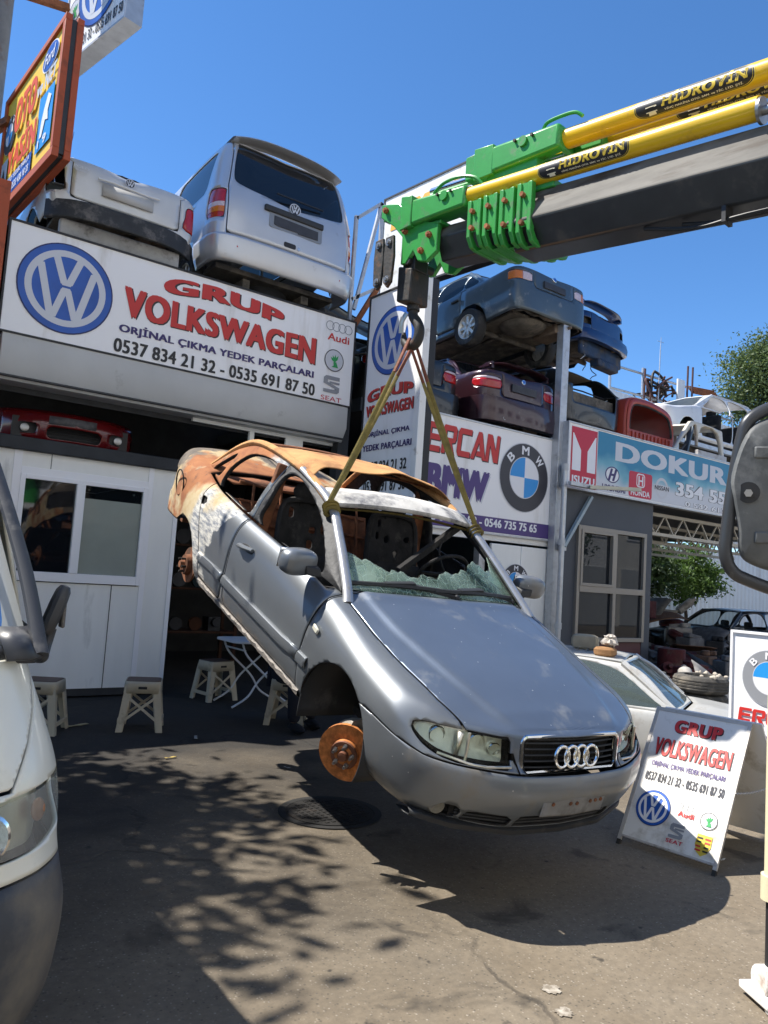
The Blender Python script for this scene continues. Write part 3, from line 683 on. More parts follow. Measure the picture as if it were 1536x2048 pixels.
w = bb('window', [((9.68, 8.0, .70), (9.75, 8.09, 2.58)), ((11.43, 8.0, .70), (11.5, 8.09, 2.58)), ((9.75, 8.0, .70), (11.43, 8.09, .77)), ((9.75, 8.0, 2.51), (11.43, 8.09, 2.58)), ((10.60, 7.995, .77), (10.68, 8.085, 2.51)), ((9.75, 7.992, 1.5), (11.43, 8.08, 1.60))], B['bronze_frame'], bevel=.004)
bb('sash', [((9.75, 7.985, 1.6), (9.80, 8.07, 2.51)), ((10.55, 7.985, 1.6), (10.6, 8.07, 2.51)), ((9.80, 7.985, 1.6), (10.55, 8.07, 1.65)), ((9.80, 7.985, 2.46), (10.55, 8.07, 2.51))], B['bronze_frame'], w, bevel=.003)
bb('pane', [((9.75, 8.05, .77), (10.60, 8.055, 1.5)), ((10.68, 8.05, .77), (11.43, 8.055, 1.5)), ((9.8, 8.05, 1.65), (10.55, 8.055, 2.46)), ((10.68, 8.05, 1.6), (11.43, 8.055, 2.51))], mat('mirror_glass', (.015, .018, .022), .015, .0, spec=.32, coat=.0, ior=1.45), w, ang=0)
# roof over the parts yard beside the booth
t = thing('yard_roof', 'open steel roof on pale lattice trusses over the dark scrap yard beside the booth', 'roof', (13, 9.6, 0))
q = MB(); q.box((-3.7, -1.6, 3.14), (7, 4.6, 3.2)); q.build('roof_sheet', B['dark_trim'], t)
for y in (-1.2, .2, 1.6, 3.0):
    q = MB(); q.bar((-1.3, y, 3.02), (7, y, 3.02), .07, .06); q.bar((-1.3, y, 2.66), (7, y, 2.66), .06, .06); x = -1.3
    while x < 6.8: q.bar((x, y, 2.66), (x+.3, y, 3.02), .025); q.bar((x+.3, y, 3.02), (x+.6, y, 2.66), .025); x += .6
    q.build('truss', mat('truss_paint', (.5, .47, .40), .5), t, ang=0)
for x, y in ((-1.28, 4.5), (6.9, 4.5), (6.9, -1.5), (2.6, 4.5)):
    q = MB(); q.cbox((x, y, 1.57), (.1, .1, 3.14)); q.build('column', B['galvanised'], t)
# rack post, pipe and stub beam
t = thing('rack_post', 'tall galvanised square post between the roundel sign and the blue sign', 'post', (9.25, 8.13, 0))
q = MB(); q.cbox((0, 0, 2.9), (.16, .14, 5.8)); q.build('post', B['galvanised'], t, bevel=.008)
q = MB(); q.cbox((0, 0, .01), (.28, .28, .02)); q.build('base_plate', B['galvanised'], t)
t = thing('drain_pipe', 'grey plastic drain pipe running down beside the roundel sign to the ground', 'pipe', (9.23, 7.96, 0))
q = MB(); q.cyl((0, 0, 0), (0, 0, 3.5), .045); q.build('pipe', B['galvanised'], t)
for z in (.9, 2.2, 3.4):
    q = MB(); q.cyl((0, 0, z), (0, 0, z+.1), .055); q.build('collar', B['grey_sheet'], t)
t = thing('bracket_beam', 'short pale square tube sticking out below the red Y-shaped emblem', 'beam', (9.2, 7.8, 3.2))
q = MB(); q.cbox((.30, .02, -.02), (.62, .07, .06)); q.build('socket', B['galvanised'], t)
q = MB(); q.bar((.42, -.03, -.035), (1.02, -.55, -.035), .055); q.build('tube', mat('pale_tube', (.62, .58, .44), .5, var=.1), t)
t = thing('brace', 'slanted pale blue steel brace in front of the dark booth wall', 'brace', (9.33, 8.0, 2.2)); q = MB(); q.bar((0, 0, 0), (.62, 0, .86), .06, .05); q.build('bar', mat('brace_paint', (.34, .42, .46), .5), t)
q = MB(); q.cbox((.0, .02, -.02), (.1, .06, .1)); q.build('foot', B['galvanised'], t)

# ------------------------------------------------------------------ the pale sunlit row across the street (unseen; made tall and pale to bounce light onto the shop fronts; mirrored there)
def opposite(label, x0, x1, h, wall, sign=None):
    t = thing('street_building', label, 'building', (x0, -6.4, 0)); q = MB(); q.box((0, -6, 0), (x1-x0, 0, h)); q.build('wall', wall, t, ang=0); n = max(2, int((x1-x0)/2.6)); dx = (x1-x0)/n
    for i in range(n):
        q = MB(); q.box((i*dx+.35, .0, .05), ((i+1)*dx-.35, .05, 2.7)); q.build('shutter', mat('shutter_pale', (.55, .56, .55), .5, var=.1), t)
        for z in np.arange(4.1, h-1.6, 2.9):
            q = MB(); q.box((i*dx+.7, .0, z), ((i+1)*dx-.7, .04, z+1.4)); w = q.build('window', B['pvc_white'], t); q = MB(); q.box((i*dx+.77, .041, z+.07), ((i+1)*dx-.77, .045, z+1.33)); q.build('pane', B['dark_glass'], w, ang=0)
    q = MB(); q.box((-.15, -6.1, h), (x1-x0+.15, .25, h+.25)); q.build('roof', B['concrete'], t)
    if sign:
        bd = Board((sign[1]+1.6, .12, 3.0), (-1, 0, 0), (0, 0, 1), t, B); q = MB(); q.box((sign[1]-1.6, .0, 2.9), (sign[1]+1.7, .11, 5.4)); q.build('sign_panel', B['sign_white'], t)
        bd.ring(1.6, 1.55, .8, 0, 'ink_silver', .004); bd.ring(1.6, 1.55, .68, 0, 'ink_crimson', .008); bd.text('FIAT', 1.05, 1.25, 1.1, .6, 'ink_white', .05, w=.014); bd.shape([[(-.05, -.08), (3.2, -.08), (3.2, .42), (-.05, .42)]], 'ink_crimson', .004, 'band'); bd.text('0312 354 18 40', .15, .03, 2.9, .28, 'ink_white', .03, w=.01)
PLA = [mat('plaster_%s' % k, c_, .85, var=.06, vscale=1.2, dirt=(.45, .40, .34), dscale=.8, damt=.2) for k, c_ in (('cream', (.85, .82, .74)), ('white', (.88, .87, .84)), ('sand', (.82, .77, .68)))]
opposite('cream tall building across the street, left part of the row', -18, -5, 13.0, PLA[0]); opposite('tall white building across the street behind the viewer', -5, 7, 14.5, PLA[1]); opposite('sand coloured building across the street beside the white one', 7, 15, 12.5, PLA[2]); opposite('white building across the street with a round red emblem sign, mirrored in the booth window', 15, 30, 11.0, PLA[1], ('s', 4.6)); opposite('cream building across the street at the far right end of the row', 30, 44, 8.4, PLA[0])
t = thing('box_truck', 'blue box truck parked across the street, mirrored in the booth window', 'truck', (15.2, -4.2, 0)); bl_ = mat('truck_blue', (.02, .13, .42), .35, coat=.5)
q = MB(); q.box((-2.6, -1.1, .9), (1.9, 1.1, 3.1)); q.build('cargo_box', mat('cargo_grey', (.42, .43, .44), .5), t, bevel=.03); q = MB(); q.prism([(0, .5), (1.9, .5), (1.95, 1.3), (1.6, 2.4), (0, 2.5)], (1.95, -1.05, 0), (1, 0, 0), (0, 0, 1), (0, 2.1, 0)); q.build('cab', bl_, t, bevel=.06); q = MB(); q.box((-2.6, -1.0, .55), (2, 1.0, .88)); q.build('chassis', bl_, t)
q = MB(); q.box((2.3, 1.055, 1.45), (3.4, 1.06, 2.2)); q.build('side_window', B['dark_glass'], t)
for x in (-1.6, 3.0):
    for y in (-.95, .95): q = MB(); q.lathe((x, y-.13, .45), (0, 1, 0), [(0, .2), (0, .4), (.04, .45), (.22, .45), (.26, .4), (.26, .2)], 28); q.build('wheel', B['rubber'], t)
# ------------------------------------------------------------------ the burnt saloon hanging from the crane
def paint(name, base, metal=.55, rough=.38, coat=.5, dust=(.3, .29, .27), damt=.15, dscale=4, var=.06):
    """weathered car paint with clear coat"""
    if name in _M: return _M[name]
    m = mat(name, base, rough, metal, var=var, vscale=3, dirt=dust, dscale=dscale, damt=damt, coat=coat)
    return m
CP_SILVER = (.175, .19, .205)
def burnt_paint():
    """grey paint turning to ash, cream and rust towards the burnt tail (x along the car, front axle at 0)"""
    m = bpy.data.materials.new('burnt_paint'); m.use_nodes = True; nt = m.node_tree; N = nt.nodes; L = nt.links; b = N['Principled BSDF']
    tc = N.new('ShaderNodeTexCoord'); sp = N.new('ShaderNodeSeparateXYZ'); L.new(tc.outputs['Object'], sp.inputs[0])
    def noise(sc, det=6, ro=.6, st=None):
        n = N.new('ShaderNodeTexNoise'); n.inputs['Scale'].default_value = sc; n.inputs['Detail'].default_value = det; n.inputs['Roughness'].default_value = ro
        if st:
            mp = N.new('ShaderNodeMapping'); mp.inputs['Scale'].default_value = st; mp.inputs['Rotation'].default_value = (0, .6, 0); L.new(tc.outputs['Object'], mp.inputs['Vector']); L.new(mp.outputs[0], n.inputs['Vector'])
        else: L.new(tc.outputs['Object'], n.inputs['Vector'])
        return n.outputs['Fac']
    def mth(op, a, c=0., d=None):
        x = N.new('ShaderNodeMath'); x.operation = op
        for i, v in enumerate((a, c) if d is None else (a, c, d)):
            if isinstance(v, (int, float)): x.inputs[i].default_value = v
            else: L.new(v, x.inputs[i])
        return x.outputs[0]
    def rng(v, a, c, t0=0., t1=1.):
        r = N.new('ShaderNodeMapRange'); r.inputs['From Min'].default_value = a; r.inputs['From Max'].default_value = c; r.inputs['To Min'].default_value = t0; r.inputs['To Max'].default_value = t1; L.new(v, r.inputs['Value']); return r.outputs[0]
    def mix(f, a, c):
        x = N.new('ShaderNodeMix'); x.data_type = 'RGBA'
        for k, v in (('A', a), ('B', c)):
            if isinstance(v, tuple): x.inputs[k].default_value = (*v, 1)
            else: L.new(v, x.inputs[k])
        L.new(f, x.inputs['Factor']); return x.outputs['Result']
    # s = metres behind the burn front (positive = burnt)
    s = mth('MULTIPLY_ADD', sp.outputs['Z'], .55, mth('MULTIPLY', sp.outputs['X'], -1.))
    s = mth('ADD', mth('ADD', s, -2.50), rng(noise(2.2, 5, .55), .3, .7, -.30, .30))
    s = mth('ADD', s, rng(noise(9, 5, .6), .3, .7, -.07, .07))
    scr = noise(7, 8, .7, (1, 1, 5))
    grey = mix(rng(noise(3.5, 5), .45, .75, 0, .25), CP_SILVER, (.22, .215, .20))
    ash = mix(rng(scr, .42, .58), (.60, .57, .50), (.20, .21, .23))
    cream = mix(rng(noise(5, 7, .65), .38, .62), (.42, .29, .14), (.52, .43, .27))
    rust = mix(rng(noise(6, 7, .6), .35, .65), (.38, .15, .05), (.25, .085, .03))
    rust = mix(rng(noise(13, 5, .6), .58, .72), rust, (.11, .05, .03))
    dark = mix(rng(noise(4, 6), .4, .6), (.05, .045, .04), (.20, .16, .12))
    c = mix(rng(s, -.01, .01), grey, ash); c = mix(rng(s, .24, .40), c, cream); rs = mth('ADD', s, rng(mth('MULTIPLY', sp.outputs['Z'], 1.), .75, 1.15, -.12, .55))
    c = mix(rng(rs, .66, .92), c, rust)
    c = mix(rng(mth('ADD', s, rng(noise(2.6, 4), .3, .7, -.3, .3)), 1.12, 1.35), c, cream); c = mix(rng(mth('ADD', s, rng(noise(4, 6), .3, .7, -.4, .4)), 1.26, 1.46), c, dark)
    low = rng(mth('ADD', sp.outputs['Z'], rng(noise(8, 5), .3, .7, -.07, .07)), .42, .34); c = mix(mth('MULTIPLY', mth('MULTIPLY', low, .8), rng(sp.outputs['X'], -.6, -1.4)), c, (.30, .24, .18))
    L.new(c, b.inputs['Base Color'])
    u = rng(s, -.02, .05); L.new(rng(u, 0, 1, .62, 0.), b.inputs['Metallic']); L.new(rng(u, 0, 1, .42, .88), b.inputs['Roughness']); L.new(rng(u, 0, 1, .35, 0.), b.inputs['Coat Weight']); b.inputs['Coat Roughness'].default_value = .15
    bp = N.new('ShaderNodeBump'); bp.inputs['Distance'].default_value = .004; L.new(rng(u, 0, 1, .0, .6), bp.inputs['Strength']); L.new(noise(30, 6, .7), bp.inputs['Height']); L.new(bp.outputs[0], b.inputs['Normal'])
    return m
def wear(m, dents=.12, specks=0.):
    """shallow dents and hand-worn gloss on old paint; specks = chips and droppings"""
    nt = m.node_tree; N = nt.nodes; L = nt.links; b = N['Principled BSDF']; tc = N.new('ShaderNodeTexCoord')
    n = N.new('ShaderNodeTexNoise'); n.inputs['Scale'].default_value = 2.6; n.inputs['Detail'].default_value = 2; L.new(tc.outputs['Object'], n.inputs['Vector'])
    bp = N.new('ShaderNodeBump'); bp.inputs['Strength'].default_value = dents; bp.inputs['Distance'].default_value = .05; L.new(n.outputs['Fac'], bp.inputs['Height'])
    if b.inputs['Normal'].is_linked: L.new(b.inputs['Normal'].links[0].from_socket, bp.inputs['Normal'])
    L.new(bp.outputs[0], b.inputs['Normal'])
    if specks:
        v = N.new('ShaderNodeTexVoronoi'); v.inputs['Scale'].default_value = 22; L.new(tc.outputs['Object'], v.inputs['Vector']); r = N.new('ShaderNodeMapRange'); r.inputs['From Min'].default_value = .10; r.inputs['From Max'].default_value = .06; L.new(v.outputs['Distance'], r.inputs['Value'])
        s = N.new('ShaderNodeSeparateColor'); L.new(v.outputs['Color'], s.inputs[0]); g = N.new('ShaderNodeMath'); g.operation = 'GREATER_THAN'; g.inputs[1].default_value = 1-specks; L.new(s.outputs[0], g.inputs[0]); k = N.new('ShaderNodeMath'); k.operation = 'MULTIPLY'; L.new(r.outputs[0], k.inputs[0]); L.new(g.outputs[0], k.inputs[1])
        x = N.new('ShaderNodeMix'); x.data_type = 'RGBA'; src = b.inputs['Base Color'].links[0].from_socket; L.new(src, x.inputs['A']); x.inputs['B'].default_value = (.5, .5, .48, 1); L.new(k.outputs[0], x.inputs['Factor']); L.new(x.outputs['Result'], b.inputs['Base Color'])
    return m
BP = wear(burnt_paint(), .10)
HP = wear(mat('hood_paint', (.125, .155, .205), .42, .5, var=.06, vscale=2, dirt=(.26, .27, .28), dscale=3.5, damt=.32, coat=.45), .14, .16)
SP = wear(mat('bumper_paint', CP_SILVER, .40, .50, var=.08, vscale=2, dirt=(.22, .205, .18), dscale=5, damt=.36, coat=.4), .12, .06)
RR = mat('roof_rust', (.50, .26, .10), .88, var=.18, vscale=5, dirt=(.22, .09, .04), dscale=3.4, damt=.56, bump=.45, bscale=50)
RD = mat('dark_rust', (.26, .10, .045), .9, var=.4, vscale=6, dirt=(.05, .03, .02), dscale=4, damt=.55, bump=.4, bscale=40)
CH = mat('charred', (.018, .017, .017), .9, var=.5, vscale=9, bump=.5, bscale=50, dirt=(.06, .055, .05), dscale=10, damt=.35)
ASH = mat('scorched_header', (.55, .53, .49), .8, var=.12, vscale=7, dirt=(.13, .13, .14), dscale=5, damt=.55, bump=.3)
PIL = mat('pillar_paint', (.42, .42, .42), .33, .6, var=.1, vscale=8, dirt=(.2, .18, .15), dscale=9, damt=.25, coat=.3)
DP = mat('black_plastic', (.022, .023, .025), .55, var=.15, dirt=(.09, .085, .08), dscale=8, damt=.3)
LENS = glassy('lens_glass', (.12, .115, .10), .05, .91)
REFL = mat('reflector', (.70, .66, .56), .34, .8, var=.12, vscale=18, bump=.22, bscale=42, stretch=(1, 1, .12))
BOWL = mat('lamp_bowl', (.85, .84, .80), .12, 1.0); BULB = mat('lamp_bulb', (.25, .24, .22), .15, coat=.8); CHR = B['chrome']
M2 = Matrix(((-.03501, .99918, .02023, 2.969), (-.94939, -.02693, -.31295, 3.336), (-.31215, -.03016, .94955, .3783), (0, 0, 0, 1)))
car = thing('saloon_car', 'grey burnt-out saloon without wheels hanging nose-down in yellow slings from the crane', 'car', mat=M2)
# control net, half car (y>0): rows from nose centre round the side to the tail, columns from bottom edge to top centre
NET = [
 [(.79,0,.25),(.835,0,.33),(.865,0,.45),(.838,0,.528),(.775,0,.585),(.742,0,.70),(.70,0,.715),(.66,0,.722)],
 [(.765,.30,.25),(.815,.30,.33),(.845,.30,.45),(.82,.30,.528),(.757,.30,.585),(.725,.30,.70),(.66,.20,.722),(.60,0,.735)],
 [(.65,.56,.25),(.71,.575,.33),(.745,.58,.45),(.728,.58,.525),(.665,.575,.582),(.61,.56,.70),(.52,.36,.748),(.44,0,.776)],
 [(.525,.70,.25),(.58,.735,.33),(.60,.75,.46),(.585,.757,.53),(.535,.75,.60),(.47,.70,.715),(.40,.45,.772),(.33,0,.80)],
 [(.36,.77,.265),(.40,.815,.36),(.405,.83,.47),(.385,.835,.56),(.36,.825,.645),(.31,.755,.735),(.27,.48,.795),(.22,0,.82)],
 [(.20,.80,.29),(.20,.85,.38),(.20,.857,.49),(.20,.857,.58),(.18,.835,.68),(.15,.765,.758),(.12,.50,.818),(.08,0,.842)],
 [(-.05,.81,.29),(-.05,.858,.38),(-.05,.867,.50),(-.05,.866,.60),(-.05,.842,.72),(-.06,.765,.80),(-.08,.50,.852),(-.10,0,.872)],
 [(-.36,.82,.29),(-.36,.862,.38),(-.36,.870,.51),(-.36,.868,.63),(-.36,.838,.77),(-.36,.762,.862),(-.33,.50,.895),(-.30,0,.910)],
 [(-.56,.82,.29),(-.56,.862,.38),(-.56,.872,.51),(-.56,.870,.65),(-.56,.840,.80),(-.56,.762,.895),(-.44,.50,.922),(-.40,0,.930)],
 [(-1.10,.82,.29),(-1.10,.862,.38),(-1.10,.875,.52),(-1.10,.874,.67),(-1.10,.848,.84),(-1.10,.772,.940),(-1.1,.5,.94),(-1.1,0,.94)],
 [(-1.75,.82,.29),(-1.75,.862,.38),(-1.75,.875,.53),(-1.75,.874,.69),(-1.75,.850,.86),(-1.75,.772,.957),(-1.75,.5,.95),(-1.75,0,.95)],
 [(-2.30,.81,.29),(-2.30,.857,.38),(-2.30,.872,.54),(-2.30,.872,.70),(-2.30,.848,.88),(-2.30,.762,.985),(-2.3,.5,1.0),(-2.3,0,1.0)],
 [(-2.75,.80,.29),(-2.75,.850,.38),(-2.75,.862,.54),(-2.75,.862,.71),(-2.75,.835,.92),(-2.75,.735,1.04),(-2.78,.5,1.075),(-2.8,0,1.09)],
 [(-3.15,.77,.30),(-3.15,.815,.40),(-3.15,.832,.54),(-3.15,.832,.72),(-3.15,.805,.95),(-3.14,.69,1.075),(-3.14,.45,1.115),(-3.14,0,1.13)],
 [(-3.44,.66,.32),(-3.47,.71,.42),(-3.49,.73,.55),(-3.50,.75,.72),(-3.52,.735,.97),(-3.50,.64,1.10),(-3.40,.40,1.14),(-3.38,0,1.155)],
 [(-3.58,.40,.33),(-3.62,.42,.44),(-3.64,.43,.56),(-3.64,.44,.72),(-3.65,.43,.97),(-3.62,.38,1.10),(-3.50,.25,1.14),(-3.48,0,1.155)],
 [(-3.61,0,.33),(-3.65,0,.44),(-3.67,0,.56),(-3.67,0,.72),(-3.68,0,.97),(-3.65,0,1.10),(-3.54,0,1.13),(-3.52,0,1.145)]]
tub = Surf.net(NET, [6, 8, 7, 7, 8, 8, 8, 7, 10, 10, 9, 8, 8, 6, 5, 4], [4, 4, 6, 6, 6, 20, 12])
tub = Surf(tub.V, tub.U, [f for f in tub.F if not (tub.U[list(f), 0].min() >= 7.999 and tub.U[list(f), 0].max() <= 12.001 and tub.U[list(f), 1].min() >= 4.999)])
tub = tub.outside(lambda V, U: np.where(V[:, 1] > .45, np.hypot(V[:, 0]+.055, V[:, 2]-.315)-.335, 9))
tub = tub.outside(lambda V, U: np.where(V[:, 1] > .45, np.hypot((V[:, 0]+2.70)*.95, V[:, 2]-.30)-.375, 9))
tub = tub.outside(lambda V, U: np.maximum(V[:, 0]+2.95, V[:, 2]-.60-.03*np.sin(14*V[:, 1])))
yc_ = lambda x: np.interp(x, [-.5, -.1, .3, .55, .75], [.59, .575, .50, .42, .34])
def dome(V, U):
    V = V.copy(); on = (U[:, 1] > 4.99) & (V[:, 0] > -.6) & (V[:, 0] < .70); e = np.clip((yc_(V[:, 0])-V[:, 1])/.022, -1, 1)
    V[:, 2] += np.where(on, .020*(e*.5+.5)*np.clip((V[:, 0]+.6)/.2, 0, 1)*np.clip((.72-V[:, 0])/.12, 0, 1), 0); return V
tub = tub.warp(dome)
# bumper: everything ahead of the front wheel below the fender joint line
bump, rest = tub.split(lambda V, U: np.maximum(V[:, 2]-(.548+.10*np.clip(.58-V[:, 0], 0, .3)), -(V[:, 0]-.0)), .003)
HLP = [(.345, .548), (.60, .535), (.76, .60), (.86, .70), (.72, .700), (.345, .695)]     # headlight outline in (y, z)
def f_head(V, U):
    """headlight follows the corner, so measure along the outline (arc length from the centre line)"""
    a = np.where(V[:, 1] < .58, V[:, 1], .58+np.hypot(V[:, 1]-.58, .67-V[:, 0])*np.where(V[:, 0] < .67, 1, 0))
    P = np.stack([a, V[:, 2]], 1); return poly_sd(P, HL2)
HL2 = smooth_poly([(.388, .562), (.40, .560), (.58, .556), (.70, .562), (.79, .585), (.845, .616), (.862, .638), (.845, .655), (.77, .668), (.60, .677), (.41, .684), (.396, .684)], 2)
head, rest = rest.split(lambda V, U: np.where(V[:, 0] > .1, f_head(V, U), 9), .003)
GR = np.array(rrect(.66, .155, .03, cx=0, cy=.618)); GR[:, 0] *= 1+.14*(GR[:, 1]-.618)
grl, rest = rest.split(lambda V, U: np.where(V[:, 0] > .6, poly_sd(V[:, [1, 2]], GR), 9), .001)
HOOD = [(1.0, -.1), (1.0, .352), (.742, .352), (.70, .50), (.62, .585), (.45, .640), (.20, .675), (-.10, .700), (-.40, .700), (-.475, .690), (-.46, .5), (-.415, .25), (-.40, -.1)]
hood, rest = rest.split(lambda V, U: np.where((V[:, 0] > -.6) & (V[:, 2] > .5), poly_sd(V[:, :2], HOOD), 9), .0045)
shell_src = rest
fend, rest = rest.split(lambda V, U: np.maximum(-(V[:, 0]+np.interp(V[:, 2], [.3, .42, .55, .78, .92, 1.], [.44, .47, .485, .47, .455, .45])), V[:, 2]*0-1), .003)
DF = smooth_poly([(-.44, .36), (-.485, .55), (-.475, .80), (-.455, 1.3), (-1.69, 1.3), (-1.70, .8), (-1.69, .55), (-1.655, .362)], 1)
door, rest = rest.split(lambda V, U: np.where((V[:, 2] > .2), poly_sd(V[:, [0, 2]], DF), 9), .0045)
DR = [(-1.715, .362), (-1.715, 1.3), (-2.53, 1.3), (-2.50, .9), (-2.36, .70), (-2.24, .52), (-2.18, .362)]
rdoor, rest = rest.split(lambda V, U: poly_sd(V[:, [0, 2]], DR), .0045)
def pan(name, s, m, par=car, side=None, th=.012, **k):
    if side is None: return s.mb(both=True).build(name, m, par, solid=th, weld=2e-4, ang=38, inner=k.pop('inner', CH), **k)
    return (s.mirror() if side < 0 else s).mb().build(name, m, par, solid=th, ang=38, inner=k.pop('inner', CH), **k)
# scorched metal buckles a little
def buckle(s, amp, k=7.):
    V = s.V.copy(); w = np.clip((-V[:, 0]-1.9)/.8, 0, 1)
    V[:, 1] += amp*w*np.sin(k*V[:, 0]+5*V[:, 2])*np.cos(6*V[:, 2]); return Surf(V, s.U, s.F)
hole = lambda V, U: np.hypot((V[:, 0]+2.46)*.9-(V[:, 2]-.88)*.6, (V[:, 2]-.88)*2.2)-.075
body = pan('body_shell', buckle(rest.outside(lambda V, U: poly_sd(V[:, [1, 2]], [(.50, .70), (.9, .70), (.9, .93), (.50, .93)])*np.where(V[:, 0] < -3.34, 1, 0)+np.where(V[:, 0] < -3.34, 0, 1)), .008), BP)
for sd, nm in ((-1, 'R'), (1, 'L')):
    fo = pan('front_wing', fend, BP, side=sd)
    d = pan('front_door', door, BP, side=sd); r_ = pan('rear_door', buckle(rdoor.outside(hole) if sd < 0 else rdoor, .005), BP, side=sd)
    # handle
    q = MB(); q.tube([(-1.58, sd*.868, .805), (-1.53, sd*.893, .815), (-1.45, sd*.896, .825), (-1.37, sd*.868, .832)], [.018, .022, .022, .016], 10, flat=.8); q.build('door_handle', SP, d)
    q = MB(); q.ball((-1.475, sd*.857, .80), (.11, .006, .04), 20, 8); q.build('handle_cup', DP, d)
    # side rubbing strips with a chamfered section
    for xa, xb, par in ((-.50, -1.685, d), (-.385, -.487, fo), (-1.715, -2.23, r_)):
        xs = np.linspace(xa, xb, 14); q = MB(); sec = [(.865, .485), (.886, .495), (.890, .52), (.884, .548), (.868, .558)]
        q.grid([[(x, sd*(y+(.008 if -1.9 < x < -.6 else 0)-.02*(x > -.45)*0), z+(0 if x > -1.9 else (x+1.9)*.04)) for y, z in sec] for x in xs], flip=sd < 0)
        q.build('rubbing_strip', BP, par, solid=.01)
    # mirror
    q = MB(); q.ball((0, 0, 0), (.065, .115, .075), 20, 14, fn=lambda d_: 1/max((abs(d_.x)**3.2+abs(d_.y)**3.2+abs(d_.z)**3.2)**(1/3.2), 1e-3))
    q2 = MB(); Mx = Matrix.Translation((-.69, sd*.905, .995)) @ Matrix.Rotation(sd*R(-12), 4, 'Z'); q2.add(q.v, q.f, Mx)
    mi = q2.build('mirror', SP, d)
    q = MB(); q.prism([(-.06, 0), (.05, 0), (.035, .05), (-.05, .06)], (-.66, sd*.775, .935), (1, 0, 0), (0, sd*.25, 1), (0, sd*.10, .01)); q.build('mirror_foot', DP, d, bevel=.008)
    q = MB(); q.cbox((-.752, sd*.905, .995), (.012, .19, .115), None); q.build('mirror_glass', CHR, mi, bevel=.004)
    # indicator
    q = MB(); q.cbox((-.385, sd*.868, .722), (.062, .014, .034), Matrix.Translation((-.385, 0, .722)) @ Matrix.Rotation(R(14), 4, 'Y') @ Matrix.Translation((.385, 0, -.722))); q.build('side_repeater', mat('repeater', (.6, .58, .48), .2), fo, bevel=.008)
    # headlight: reflector bowl, lens, dividers
    hl = thing('headlight', None, None); hl.parent = car; hl.name = 'headlight'
    hs = head.mirror() if sd < 0 else head
    hs.mb().build('lens', LENS, hl, ang=60)
    inn = Surf(hs.V-np.array([.055, 0, 0])-np.array([0, 1, 0])*np.sign(hs.V[:, 1:2])*.03*np.clip((hs.V[:, 1:2]*sd-.5)/.3, 0, 1), hs.U, hs.F); inn.mb().build('reflector', REFL, hl, ang=60)
    edge = MB()
    for cx, cy, cz, rr_ in ((.645, .50, .622, .045), (.555, .66, .620, .040), (.69, .425, .615, .030)):
        q = MB(); q.lathe((cx-.07, sd*cy, cz), (1, sd*.25, 0), [(0, .005), (.0, rr_*.3), (.03, rr_*.85), (.055, rr_), (.060, rr_*.92), (.025, rr_*.6), (.02, rr_*.2)], 26); lb_ = q.build('lamp_bowl', BOWL, hl)
    q = MB(); q.grid([[(.60+.0*z, sd*y, z) for z in (.565, .67)] for y in (.60, .615)]); q.build('divider', REFL, hl, solid=.03)
    q = MB(); q.tube([(.755, sd*.385, .566), (.73, sd*.50, .558), (.69, sd*.58, .556), (.60, sd*.70, .566)], .007, 8); q.tube([(.665, sd*.585, .558), (.64, sd*.58, .68)], .007, 8); q.build('bezel', REFL, hl)
    # wheel arch liner
    q = MB(); G = [[(-.055+.33*math.cos(R(a)), sd*y, .32+.33*math.sin(R(a))) for y in (.85, .62, .48, .46)] for a in range(-18, 200, 8)]
    q.grid(G, flip=sd > 0); q.add([(-.055, sd*.46, .32)]+[(-.055+.33*math.cos(R(a)), sd*.46, .32+.33*math.sin(R(a))) for a in range(-18, 200, 8)], [(0, i, i+1) for i in range(1, 28-1)]); q.build('arch_liner', DP, car, solid=.008)
    q = MB(); G = [[(-2.70+.385*math.cos(R(a)), sd*y, .30+.37*math.sin(R(a))) for y in (.835, .62, .5)] for a in range(0, 132, 6)]; q.grid(G, flip=sd > 0); q.build('rear_arch_liner', CH, car, solid=.01)
    # front hub with brake disc and caliper
    hx, hz = -.006, .205; ds = thing('front_hub', None, None); ds.parent = car; ds.name = 'front_hub'; A_ = (.78 if sd < 0 else -.78, sd, -.06); O_ = Vector((hx-.015, sd*.715, hz))
    q = MB(); q.lathe(O_, A_, [(0, .075), (0, .152), (.022, .152), (.022, .095), (.022, .075)], 44); q.lathe(O_, A_, [(.02, .078), (.048, .074), (.052, .068), (.052, .032), (.045, .03), (.045, .002)], 36); q.build('brake_disc', mat('disc_rust', (.50, .185, .055), .7, .3, var=.4, vscale=34, dirt=(.18, .07, .03), dscale=9, damt=.4), ds, ang=30)
    fx, fy = q.frame_of(A_); an = Vector(A_).normalized()
    for k in range(5):
        t_ = 2*math.pi*k/5+.3; c = O_+an*.052+fx*.050*math.cos(t_)+fy*.052*math.sin(t_)
        q = MB(); q.cyl(c, c+an*.014, .0135, n=6); q.cyl(c+an*.008, c+an*.04, .008, n=10); q.build('wheel_stud', B['steel'], ds)
    q = MB(); q.lathe(O_, A_, [(.045, .026), (.075, .024), (.078, .012), (.078, .002)], 20); q.lathe(O_, A_, [(.050, .030), (.0535, .066), (.0535, .072), (.046, .076), (.046, .03)], 36); q.build('axle_nut', mat('hub_rust', (.17, .07, .04), .7, .3, var=.3), ds)
    q = MB()
    pr_ = [(.158, .035), (.17, .02), (.17, -.02), (.15, -.035)]
    G = []
    for a in np.linspace(95, 185, 14):
        c, s_ = math.cos(R(a)), math.sin(R(a)); row = []
        for rr_, yy in ((.10, .045), (.135, .062), (.165, .05), (.172, .01), (.168, -.05), (.10, -.06)):
            row.append((hx+rr_*1.02*-c*-1, sd*(.665+.012+yy), hz+rr_*1.02*s_))
        G.append(row+[row[0]])
